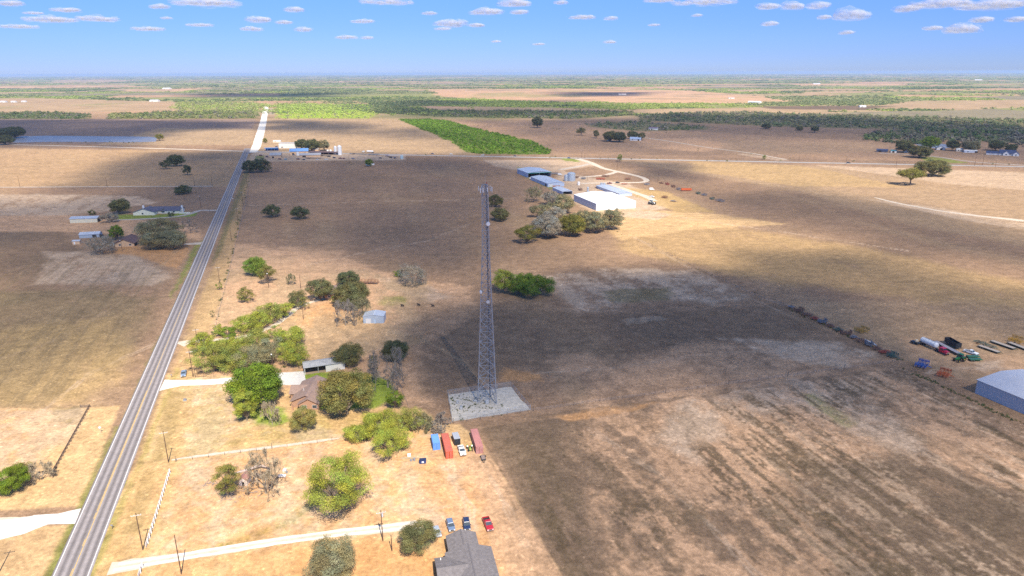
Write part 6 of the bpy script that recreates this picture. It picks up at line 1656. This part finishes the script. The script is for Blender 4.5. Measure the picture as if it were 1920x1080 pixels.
place(trailer('small dark open trailer in front of the faded pink container', 2.8, 1.5, .55, M('deck_rust', (.25, .18, .15), .9), BLK, 'side', axles=1), 906, 860, to=(909, 875))

def tractor(label, col, wc, s=1.0, rim=YEL, cab=True, four=False):
    t = thing('tractor', label, 'tractor')
    MB().prism([(0, .9), (0, 1.55), (1.9, 1.45), (2.05, 1.2), (2.05, .8)], -.38, .38, 'x').obj('hood', col, t, bevel=.05)
    MB().box(-.35, .35, -1.3, .02, .6, 1.1).obj('chassis', BLK, t)
    if cab:
        MB().hexa([(-.65, -1.15), (.65, -1.15), (.65, .05), (-.65, .05)], 1.1, [(-.6, -1.05), (.6, -1.05), (.6, -.02), (-.6, -.02)], 2.45).obj('cab', GLASS, t)
        boxobj('cab_roof', col, t, -.72, .72, -1.2, .08, 2.451, 2.62, bevel=.05)
    for sx in (-1, 1):
        wheel(t, sx * 1.0, -.95, .85, .5, rim, 'rear_wheel'); wheel(t, sx * .85, 1.45, .85 if four else .55, .45 if four else .32, rim, 'front_wheel')
        MB().prism([(-1.7, 1.45), (-1.4, 1.8), (-.5, 1.82), (-.15, 1.4)], *sorted((sx * .72, sx * 1.2)), 'x').obj('fender', col, t)
    MB().cyl((.22, 1.0, 1.45), (.22, 1.0, 2.2), .05, n=6).obj('exhaust', STEELD, t)
    t.scale = (s, s, s)
    return t
place(tractor('green tractor with yellow wheels beside the flat wagons', GRN, None, 1.25), 1798, 677, to=(1783, 681))
place(tractor('white articulated tractor with big dark wheels right of the white building', paint_m('offwhite', (.65, .65, .62)), None, 1.7, HUB, four=True), 1222, 383.5, to=(1232, 385.5))
place(tractor('small green and yellow tractor beside the faded pink container', paint_m('lime', (.24, .34, .04)), None, .8, BLK, cab=False), 881, 843, to=(885, 860))

def semi(label, col, to, at_, trailer_kind='tank'):
    t = thing('semi_truck', label, 'truck')
    boxobj('chassis', BLK, t, -.45, .45, -3.4, 2.6, .55, .85)
    MB().box(-1.15, 1.15, -1.2, .9, .86, 2.9).obj('cab', col, t, bevel=.12)
    MB().hexa([(-1.0, .9), (1.0, .9), (1.0, 2.7), (-1.0, 2.7)], .86, [(-.9, .9), (.9, .9), (.8, 2.5), (-.8, 2.5)], 1.9).obj('hood', col, t, bevel=.1)
    MB().prism([(.90, 1.95), (.93, 2.75), (.98, 1.95)], -1.0, 1.0, 'x').obj('windscreen', GLASS, t)
    for sx in (-1, 1):
        boxobj('side_window', GLASS, t, *sorted((sx * 1.152, sx * 1.17)), -.1, .75, 1.95, 2.6)
        MB().cyl((sx * 1.1, -1.35, .9), (sx * 1.1, -1.35, 3.5), .08, n=6).obj('exhaust_stack', M('chrome'), t)
        wheel(t, sx * 1.05, 1.9, .5, .3); wheel(t, sx * .95, -2.0, .5, .55); wheel(t, sx * .95, -3.1, .5, .55)
        boxobj('headlight', LAMPW, t, sx * .8 - .15, sx * .8 + .15, 2.69, 2.72, 1.0, 1.2)
    boxobj('grille', M('chrome'), t, -.5, .5, 2.69, 2.73, .95, 1.75)
    return place(t, *at_, to=to)
def tanker(label, at_, to, L=9.5, r=1.2, legs=True):
    t = thing('tank_trailer', label, 'tank trailer')
    MB().lathe([(r * .55, -L / 2), (r * .9, -L / 2 + .25), (r, -L / 2 + .6), (r, L / 2 - .6), (r * .9, L / 2 - .25), (r * .55, L / 2)], 22, c=(0, 0, 2.35), axis='y').obj('tank', TRIM, t, smooth=False)
    m = MB()
    for k in range(5): y = -L / 2 + 1 + k * (L - 2) / 4; m.lathe([(r * 1.012, y - .05), (r * 1.012, y + .05)], 22, c=(0, 0, 2.35), axis='y')
    m.obj('band', STEEL, t)
    boxobj('frame', BLK, t, -.5, .5, -L / 2 - .8, L / 2 + 1.8, .85, 1.18)
    boxobj('walkway', STEEL, t, -.25, .25, -L / 2 + 1.2, L / 2 - 1.2, 3.56, 3.62); MB().cyl((0, 0, 3.5), (0, 0, 3.85), .28, n=12).obj('hatch', STEEL, t)
    for y in (-L / 2 + .2, -L / 2 + 1.4):
        for sx in (-1, 1): wheel(t, sx * .95, y, .5, .55)
    return place(t, *at_, to=to)
RED = paint_m('truck_red', (.50, .015, .05))
semi('red semi truck hauling the white tank trailer at right', RED, (1785, 671), (1767, 663))
tanker('white tank trailer behind the red semi truck', (1741, 651), (1768, 663), 8.5, 1.25)
t = thing('dolly_trailer', 'short wheeled frame with round tan tank at the end of the tanker', 'trailer'); boxobj('frame', BLK, t, -1, 1, -2, 2, .9, 1.15); MB().lathe([(.5, 0), (.75, .3), (.75, 1.0), (.4, 1.25)], 14, c=(0, .4, 1.15)).obj('tank', M('tank_tan', (.62, .50, .34), .6), t)
for sx in (-1, 1):
    for y in (-1.3, -.2): wheel(t, sx * 1.0, y, .5, .35)
place(t, 1716, 645, to=(1735, 652))
semi('white semi truck on the cross road pulling a white tank', paint_m('white', 0), (660, 289), (681.5, 286.2)); tanker('white tank trailer on the cross road behind the white truck', (694, 286.6), (680, 286.2), 11, 1.35)
place(trailer('long grey flatbed trailer beside the white tank trailer', 15, 2.5, 1.2, M('deck_grey', (.30, .28, .30), .8, var=.1, ribs=('X', .25, .8)), BLK, axles=3, hitch=False), 1775, 655, to=(1800, 668))
place(trailer('black dump trailer behind the white pickup at right', 8.5, 2.5, 1.2, BLK, BLK, 'box'), 1785.5, 649, to=(1803, 659))
place(car('white pickup truck hitched to the black dump trailer', 'pickup', ('white', 0)), 1820, 663, to=(1836, 668))
for lab, p, q in (('rear green flat wagon beside the tractor', (1824, 671), (1846, 671)), ('front green flat wagon beside the tractor', (1828, 676.5), (1850, 676.5))):
    place(trailer(lab, 5.2, 2.1, 1.0, paint_m('green_deck', (.05, .13, .04)), GRN, 'flat', 'farm_wagon', hitch=False), *p, to=q)
for lab, p, q, c_, L in (('first flatbed trailer with tan deck in the far right row', (1854, 657), (1880, 666), DGN, 9), ('second flatbed trailer with tan deck in the far right row', (1880, 649), (1906, 658), DGN, 10.5),
                      ('third flatbed trailer with tan deck, cut by the right edge', (1908, 651), (1934, 661), DGN, 9)):
    place(trailer(lab, L, 2.4, .95, PLK, c_, axles=2), *p, to=q)

def implement(label, col, w=5, L=3, n=5, discs=True, nm='tillage_implement', frame_m=None, cat='farm implement', wings=0, group=None):
    """toolbars, shanks or discs, hydraulic towers and wheels"""
    t = thing(nm, label, cat, group=group); fm = frame_m or col; m = MB(); rnd = random.Random(label)
    for k in range(4): y = -L / 2 + L * k / 3; m.cyl((-w / 2, y, .9), (w / 2, y, .9), .10, n=4)
    for k in range(5): x = -w / 2 + w * k / 4; m.cyl((x, -L / 2, .9), (x, L / 2, .9), .09, n=4)
    m.cyl((-.5, L / 2, .9), (0, L / 2 + 1.8, .6), .08, n=4).cyl((.5, L / 2, .9), (0, L / 2 + 1.8, .6), .08, n=4)
    m.obj('frame', col, t)
    m = MB()
    for k in range(n * 2):
        x = -w / 2 + w * (k + .5) / (n * 2)
        for y in (-L / 3, L / 3):
            if discs: m.lathe([(.32, -.03), (.32, .03)], 10, c=(x, y, .32), axis='x')
            else: m.cyl((x, y, .9), (x, y - .35, .45), .05, n=4).cyl((x, y - .35, .45), (x, y - .1, .02), .05, n=4)
    m.obj('discs' if discs else 'shanks', RUST if discs else col, t)
    m = MB()
    for x in ([0, -w * .3, w * .3] if wings else [0]): m.cyl((x - .25, 0, .9), (x, .3, 1.9), .08, n=4).cyl((x + .25, 0, .9), (x, .3, 1.9), .08, n=4).cyl((x, .3, 1.9), (x, -L / 2, 1.0), .07, n=4)
    m.obj('lift_tower', fm, t)
    for sx in (-1, 1):
        wheel(t, sx * w * .28, 0, .38, .26)
        if wings:
            m = MB()
            for k in range(4): y = -L / 2 + L * k / 3; m.cyl((sx * w / 2, y, .95), (sx * (w / 2 - .5), y, 2.5), .09, n=4)
            for z in (1.4, 1.9, 2.4): f = (z - .95) / 1.55; m.cyl((sx * (w / 2 - .5 * f), -L / 2, z), (sx * (w / 2 - .5 * f), L / 2, z), .09, n=4)
            for k in range(n): f = .5; m.lathe([(.3, -.03), (.3, .03)], 8, c=(sx * (w / 2 - .25 + .25), -L / 2 + L * (k + .5) / n, 1.7), axis='x')
            m.obj('folded_wing', fm, t)
    return t
IBLU = paint_m('implement_blue', (.05, .14, .42), .6); IORG = paint_m('implement_orange', (.58, .12, .03), .6); IYEL = paint_m('implement_yellow', (.50, .27, .04), .7); IRUST = M('implement_rust', (.20, .10, .07), .85, var=.3)
IGRY = M('implement_grey', (.22, .22, .24), .7, var=.2); IGRN = M('implement_green', (.10, .16, .12), .7, var=.2); IRED = M('implement_red', (.34, .06, .04), .7, var=.2)
place(implement('blue folded disc harrow at the corner of the fenced field', IBLU, 6.5, 4, 6, wings=1), 1728, 687, to=(1740, 690))
place(implement('orange folded cultivator near the pale blue grey building', IORG, 6.5, 4, 6, discs=False, wings=1), 1769, 704, to=(1781, 707))
place(implement('yellow brown rake standing in the field behind the machinery line', IYEL, 5.5, 4.5, 6, wings=1, discs=False), 1615, 622, to=(1632, 628))
place(implement('rust yellow hay rake at the right edge beyond the flatbeds', IYEL, 6, 5, 7, discs=False, wings=1), 1905, 641, to=(1925, 646))
place(implement('dark green boom implement left of the flatbed row', IGRN, 3, 9, 4), 1846, 648, to=(1868, 656))
# line of old machinery along the fence at the back of the fenced field
cols = [IGRY, IRUST, IRUST, IRED, IGRY, IRUST, IGRN, IRUST, IGRY, IRUST, IGRY, IRUST, IRED, IGRN]
names = ['pale grey', 'rusty', 'dark rusty', 'dull red', 'grey', 'brown rusty', 'dull green', 'broken rusty', 'small grey', 'long rusty', 'low grey', 'small rusty', 'faded red', 'faded green']
for i in range(14):
    t_ = (i + .5) / 14; px_, py_ = 1476 + (1680 - 1476) * t_, 574 + (673 - 574) * t_
    o = implement(f'{names[i]} implement, number {["one","two","three","four","five","six","seven","eight","nine","ten","eleven","twelve","thirteen","fourteen"][i]} from the far end of the machinery line', cols[i], 3 + (i * 7 % 5) * .5, 2 + (i * 3 % 4) * .5, 4, discs=i % 2 == 0, wings=int(i % 3 == 1), group='old machinery lined up along the fence')
    place(o, px_, py_, to=(px_ + 6 + (i * 5 % 7), py_ + 7 - (i * 3 % 5)))
pp = thing('pipe', 'pale pipe lying in the machinery line', 'pipe'); MB().cyl((0, -3.5, .3), (0, 3.5, .3), .28, n=10).obj('tube', ANTW, pp); MB().cyl((0, 3.4, .3), (0, 3.62, .3), .36, n=10).obj('flange', STEEL, pp); place(pp, 1632, 643, to=(1642, 648))
# farm yard machinery
for lab, c_, p, q, w_, L_, wg in (
 ('rusty rack trailer left of the thin silo', IRUST, (1088, 357), (1098, 362), 3, 7, 1), ('orange brown loaded trailer beside the long low shed', M('rust_bright', (.42, .17, .07), .8, var=.2), (1043, 352), (1055, 352), 3, 8, 1),
 ('long red rusty implement row inside the loop, left end', IRED, (1126, 337), (1140, 337.5), 4, 10, 1), ('rusty implement inside the loop, middle', IRUST, (1135, 331.5), (1145, 332), 4, 8, 1), ('rusty implement inside the loop, right end', IRUST, (1177, 337), (1187, 337), 4, 6, 1),
 ('dark implement group behind the grain bins', IGRY, (1040, 327), (1052, 327), 5, 8, 1), ('rusty implement right of the grain bins', IRUST, (1081, 334), (1090, 335), 4, 4, 1), ('grey machinery by the small pole in the farm yard', IGRY, (1094, 336), (1104, 337), 4, 5, 1),
 ('brown implement beside the long low shed entrance', IRUST, (1120, 353), (1130, 355), 4, 5, 0), ('dark implement near the bend of the loop road', IGRY, (1213, 347), (1222, 348), 4, 5, 1), ('red rusty frame between loop road and long shed', IRED, (1170, 346), (1180, 346.5), 3, 6, 0),
 ('rusty disc at the left end of the right machinery row', IRUST, (1240, 344), (1250, 347), 3, 6, 0), ('dull red implement in the right machinery row', IRED, (1251, 346.5), (1260, 350), 3, 6, 1), ('brown implement in the middle of the right machinery row', IRUST, (1262, 351), (1270, 354), 3, 6, 1), ('grey brown implement before the orange trailer', IGRY, (1272, 356), (1280, 359), 3, 5, 1),
 ('dark rusty pile in the grass below the orange trailer', IRUST, (1246, 371.5), (1258, 373), 4, 5, 1), ('grey scrap implement beside the green shrub', IGRY, (1262, 378), (1270, 379), 4, 5, 0), ('dull green implement right of the orange trailer', IGRN, (1309, 364), (1316, 366), 3, 5, 1),
 ('dark baler at the right end of the machinery row', IGRY, (1320, 367), (1330, 369), 4, 5, 1), ('dark upright planter at the far right of the row', IGRN, (1335, 374), (1343, 376), 4, 4, 1), ('dark long implement at the very end of the row', IGRY, (1350, 378), (1362, 381), 4, 9, 1)):
    place(implement(lab, c_, w_, L_, 5, discs=wg == 0, wings=wg), *p, to=q)
place(trailer('bright orange red trailer in the right machinery row', 11, 2.6, 1.1, IRED, paint_m('implement_orange', 0), 'box'), 1286.5, 358, to=(1300, 358))
def box_truck(lab, p, q, col):
    t = thing('delivery_van', lab, 'van'); MB().box(-1, 1, -2.6, 1.2, .5, 2.5).obj('body', col, t, bevel=.1); MB().prism([(1.2, .5), (1.2, 1.9), (1.7, 1.2), (2.5, 1.1), (2.5, .5)], -.98, .98, 'x').obj('cab', col, t, bevel=.08)
    MB().prism([(1.22, 1.25), (1.22, 1.95), (1.62, 1.3)], -.9, .9, 'x').obj('windscreen', GLASS, t)
    for sx in (-1, 1):
        for y in (-1.7, 1.6): wheel(t, sx * .88, y, .38)
    return place(t, *p, to=q)
box_truck('white van standing alone in the grass right of the loop road', (1222, 356.5), (1232, 356.5), TRIM)
place(car('white pickup truck with teal flank parked above the white tractor', 'pickup', ('white', 0)), 1222, 370, to=(1232, 371.5))
box_truck('white box truck in front of the small pale sheds', (997, 336.5), (1004, 336.5), TRIM); box_truck('white van behind the grain bins', (1050, 329), (1056, 329.5), TRIM)
silo('white tank on the gravel between the bins and the thin silo', 1085, 347, 340.5, 5, TRIM, cat='tank')
place(car('dark red pickup truck on the lower side of the loop road', 'pickup', ('maroon', (.18, .03, .03))), 1143, 344.5, to=(1152, 344.5)); place(car('dark suv parked on the lower side of the loop road', 'suv', ('black', 0)), 1158, 343.5, to=(1168, 343.5))
# crossroads yard
yard = [((489, 292), 'pickup', 'maroon', 'dark red pickup left in the crossroads yard'), ((501, 294.5), 'suv', 'maroon', 'dark red suv beside the tan shed'), ((525, 299), 'suv', 'maroon', 'maroon suv at the front edge of the yard'),
        ((536, 299.5), 'suv', 'paleblue', 'pale blue suv at the front edge of the yard'), ((559, 299), 'pickup', 'maroon', 'dark red pickup below the white tank'), ((570, 300), 'sedan', 'black', 'black sedan at the front edge of the yard'),
        ((551, 291), 'sedan', 'slate', 'slate sedan by the blue roofed building'), ((617, 294), 'pickup', 'black', 'black pickup near the end of the pale grey shed'), ((627, 296.5), 'suv', 'black', 'black suv before the white silos'),
        ((638, 297.5), 'pickup', 'maroon', 'maroon pickup right of the black suv'), ((645, 297.8), 'sedan', 'maroon', 'maroon sedan at the right of the maroon pickup'), ((662, 298), 'sedan', 'slate', 'slate sedan right of the yard front pole'),
        ((726, 292.5), 'pickup', 'red', 'red pickup at the right part of the yard'), ((733, 296), 'pickup', 'black', 'black pickup near the pale green tank'), ((741, 297), 'suv', 'navy', 'navy suv beside the pale green tank'), ((713, 297), 'sedan', 'black', 'black sedan in the right part of the yard'),
        ((595, 300), 'sedan', 'white', 'white sedan at the front edge of the yard'), ((612, 299.5), 'pickup', 'white', 'white pickup at the front edge of the yard'), ((519, 276), 'suv', 'navy', 'navy suv left of the grey store')]
for (p, k, c_, lab) in yard:
    place(car(lab, k, (c_, {'paleblue': (.35, .55, .62)}.get(c_, (.1, .1, .1))), group='vehicles in the crossroads yard'), *p, to=(p[0] + 9, p[1] + .4))
for lab, p, L in (('long dark trailer in the crossroads yard before the pale grey shed', (587, 297.5), 26), ('second long dark trailer in front of the brown shed', (609, 292.5), 20), ('white flatbed trailer near the pale green tank', (735, 293.5), 22), ('low dark trailer beside the cross road in the yard', (672, 289.5), 30)):
    place(trailer(lab, L, 3, 1.3, TRIM if 'white' in lab else STEELD, BLK, axles=3, hitch=False), *p, to=(p[0] + 10, p[1] + .3))
place(implement('row of dark implements along the cross road in the yard', IGRY, 6, 18, 6, wings=1), 700, 291, to=(712, 291.3))

# ---------------------------------------------------------------- yard things
du = thing('dumpster', 'dark blue dumpster with white label in the sandy lot', 'dumpster')
MB().hexa([(-1, -.6), (1, -.6), (1, .6), (-1, .6)], .1, [(-1.1, -.75), (1.1, -.75), (1.1, .75), (-1.1, .75)], 1.3).obj('bin', paint_m('dump_blue', (.015, .04, .17), .5), du)
MB().box(-1.12, 1.12, -.78, .78, 1.3, 1.36).obj('lid', paint_m('dump_lid', (.02, .03, .08), .6), du); boxobj('label_plate', TRIM, du, -.35, .35, -.80, -.74, .5, 1.0)
place(du, 793, 868, ang=R(6))
jr = thing('scrap_pile', 'pile of planks and scrap left of the dark blue dumpster', 'scrap pile'); 
MB().box(-3, 3, -.2, .2, .1, .35).box(-2.5, 2.4, .5, .8, 0, .2).obj('plank', M('plank_tan', (.42, .32, .2), .9, var=.2), jr); MB().box(-.8, .3, 1.2, 2.0, 0, .8).obj('crate', TRIM, jr); MB().lathe([(.4, 0), (.4, .8)], 10, c=(1.6, -1.2, 0)).lathe([(.4, 0), (.4, .5)], 10, c=(.6, -1.4, 0)).obj('drum', IGRY, jr)
place(jr, 768, 860, ang=R(4))
# small hut collapsed among dead trees
gable_house('hut', 'tumbledown pale hut with red roof among dead trees', 'hut', (449, 911), (464, 911), 3.2, 2.0, .9, 'y', M('siding_pale_pink', (.62, .52, .46), .8, var=.15), M('roof_faded_red', (.34, .17, .14), .85, var=.25), .25, feats=[('dark', 'f', .9, 0, .7, 1.4)])
rng = np.random.default_rng(4)
dm = thing('fallen_tree', 'fallen dead tree trunk lying behind the tumbledown hut', 'fallen tree', G(456, 885))
S = [(0, 0, .3, 5, 1.8, 1.2, .5, .4), (0, 0, .3, -2.6, -1.2, .25, .45, .2), (5, 1.8, 1.2, 8, 1.0, .7, .35, .12), (3, 1, .9, 4.5, 3.5, 1.8, .25, .08), (4, 1.4, 1, 6.5, 3.6, .8, .22, .08), (-2.6, -1.2, .25, -5.5, -2.2, .15, .2, .08)]
V, F = tubes_np(S, 7); link('trunk', mesh_np('trunk', V, F, 4, M('deadwood', (.38, .30, .26), .9, var=.25, scale=1.5)), dm)
S = []
for _ in range(46):
    p = np.array([rng.uniform(-5, 6), rng.uniform(-3, 3), rng.uniform(.05, .5)]); d = rng.normal(size=3) * [1.3, 1.3, .3]; S.append((*p, *(p + d), .06, .02))
V, F = tubes_np(S, 3); link('branch', mesh_np('branch', V, F, 4, M('deadwood')), dm)
def brushpile(label, px, py, w, n):
    t = thing('brush_pile', label, 'brush pile', G(px, py)); S = []
    for _ in range(n):
        a = rng.uniform(0, 6.28); r = w / 2 * math.sqrt(rng.random()); p = np.array([r * math.cos(a), r * math.sin(a) * .6, .05 + .5 * (1 - r / w * 2) * rng.random()]); d = rng.normal(size=3) * [.9, .9, .25]; S.append((*p, *(p + d), rng.uniform(.03, .08), .02))
    V, F = tubes_np(S, 3); link('branch', mesh_np('branch', V, F, 4, M('deadwood')), t)
brushpile('pale fallen branches in front of the tumbledown hut', 455, 925, 14, 150); brushpile('loose dead branches at the left of the olive tree', 398, 908, 6, 60)
tb_ = thing('propane_tank', 'white tank lying right of the pale leafless tree', 'tank'); MB().lathe([(.3, -1.2), (.5, -1), (.5, 1), (.3, 1.2)], 14, c=(0, 0, .6), axis='x').obj('tank', TRIM, tb_); MB().box(-.8, -.7, -.3, .3, 0, .3).box(.7, .8, -.3, .3, 0, .3).obj('saddle', IGRY, tb_)
place(tb_, 529, 895, ang=R(0)); 
t = thing('junk_pile', 'small dark and white junk behind the white tank', 'junk pile', G(534, 884)); MB().box(-.5, .5, -.5, .5, 0, .9).obj('crate', TRIM, t); MB().lathe([(.35, 0), (.35, .6)], 10, c=(.9, -.8, 0)).obj('drum', IGRY, t)
# rusty frame in the neighbour yard
cg = thing('cattle_chute', 'rusty brown cattle loading ramp behind the hidden house', 'cattle ramp'); m = MB()
for k in range(7): m.box(-6 + k * 2, -5.85 + k * 2, -1, -.85, 0, 2.6).box(-6 + k * 2, -5.85 + k * 2, 1, 1.15, 0, 2.6)
m.obj('post', RUST, cg)
m = MB()
for z in (.9, 1.6, 2.3):
    for y in (-1.1, 1.16): m.box(-6, 6.1, y, y + .07, z, z + .2)
m.obj('rail', RUST, cg); MB().prism([(-6, 1.0), (3, 1.0), (6, .1), (6, 0), (3, .85), (-6, .85)], -.8, .8, 'y').obj('ramp', TIMB, cg)
place(cg, 690, 532, ang=R(-4))
for p, lab in (((754.5, 575), 'first of three small dark cattle in a row behind the metal shed'), ((785, 573.5), 'middle one of three small dark cattle behind the metal shed'), ((811.5, 575.5), 'rightmost of three small dark cattle behind the metal shed')):
    o = thing('cow', lab, 'cow', G(*p), R(70)); 
    me = bpy.data.meshes.new('body'); V_ = [(0, -.75, 1.0), (0, -.2, .98), (0, .45, 1.05), (0, .85, 1.25), (0, 1.1, 1.3), (0, 1.38, 1.1)]
    E = [(0, 1), (1, 2), (2, 3), (3, 4), (4, 5)]; rad = [.30, .36, .34, .2, .15, .09]
    for sx in (-1, 1):
        for (bi, y) in ((0, -.72), (2, .45)):
            i0 = len(V_); V_ += [(sx * .22, y, .75), (sx * .24, y - (.08 if bi == 0 else 0), .4), (sx * .24, y, .05)]; E += [(bi, i0), (i0, i0 + 1), (i0 + 1, i0 + 2)]; rad += [.16, .09, .07]
    i0 = len(V_); V_ += [(0, -.95, .95), (0, -1.0, .45)]; E += [(0, i0), (i0, i0 + 1)]; rad += [.06, .03]
    me.from_pydata(V_, E, []); me.materials.append(M('hide_black', (.03, .025, .022), .8, var=.3))
    b = link('body', me, o); sk = b.modifiers.new('skin', 'SKIN'); b.modifiers.new('sub', 'SUBSURF').levels = 1
    for i, sv in enumerate(me.skin_vertices[0].data): sv.radius = (rad[i], rad[i]); sv.use_root = i == 0
bx_ = thing('utility_box', 'small dark utility box in the front lawn near the highway', 'utility box', G(347, 751)); boxobj('body', IGRY, bx_, -.5, .5, -.4, .4, .12, .75, bevel=.03); boxobj('plinth', CONCB, bx_, -.65, .65, -.55, .55, 0, .12)
def mailbox(lab, p):
    t = thing('mailbox', lab, 'mailbox', G(*p)); boxobj('post', TIMB, t, -.05, .05, -.05, .05, 0, 1.1); MB().prism([(-.15, 1.1), (.15, 1.1), (.15, 1.3), (0, 1.42), (-.15, 1.3)], -.3, .3, 'x').obj('box', IGRY, t)
    return t
mailbox('mailbox on the verge beside the lower farm lane', (211, 992)); mailbox('mailbox at the mouth of the white driveway', (322, 708))
def road_sign(lab, p, col, h=2.6):
    t = thing('road_sign', lab, 'road sign', G(*p), hang); MB().cyl((0, 0, 0), (0, 0, h), .045, n=6).obj('post', STEEL, t); MB().add([(0, -.06, h - .9), (.5, -.06, h - .4), (0, -.06, h + .1), (-.5, -.06, h - .4), (0, -.04, h - .9), (.5, -.04, h - .4), (0, -.04, h + .1), (-.5, -.04, h - .4)], [(0, 1, 2, 3), (7, 6, 5, 4), (0, 1, 5, 4), (1, 2, 6, 5), (2, 3, 7, 6), (3, 0, 4, 7)]).obj('panel', col, t)
road_sign('pale road sign on the left verge of the highway', (189, 812), TRIM); road_sign('yellow warning sign on the right verge near the crossroads trees', (457, 332), YEL, 3.6); road_sign('white road sign on the right verge of the middle highway', (437, 377), TRIM, 3)
mailbox('white mailbox stand opposite the curving driveway', (393, 397))
t = thing('gate', 'brown metal gate where the fence meets the driveway', 'gate', G(366, 708), R(10)); m = MB()
for z in (.3, .65, 1.0, 1.35): m.cyl((0, 0, z), (4.2, 0, z), .04, n=5)
m.obj('bar', IRUST, t); MB().cyl((0, 0, 0), (0, 0, 1.8), .12, n=8).obj('gate_post', TIMB, t); MB().cyl((4.2, 0, .2), (4.2, 0, 1.45), .05, n=6).obj('stile', IRUST, t)
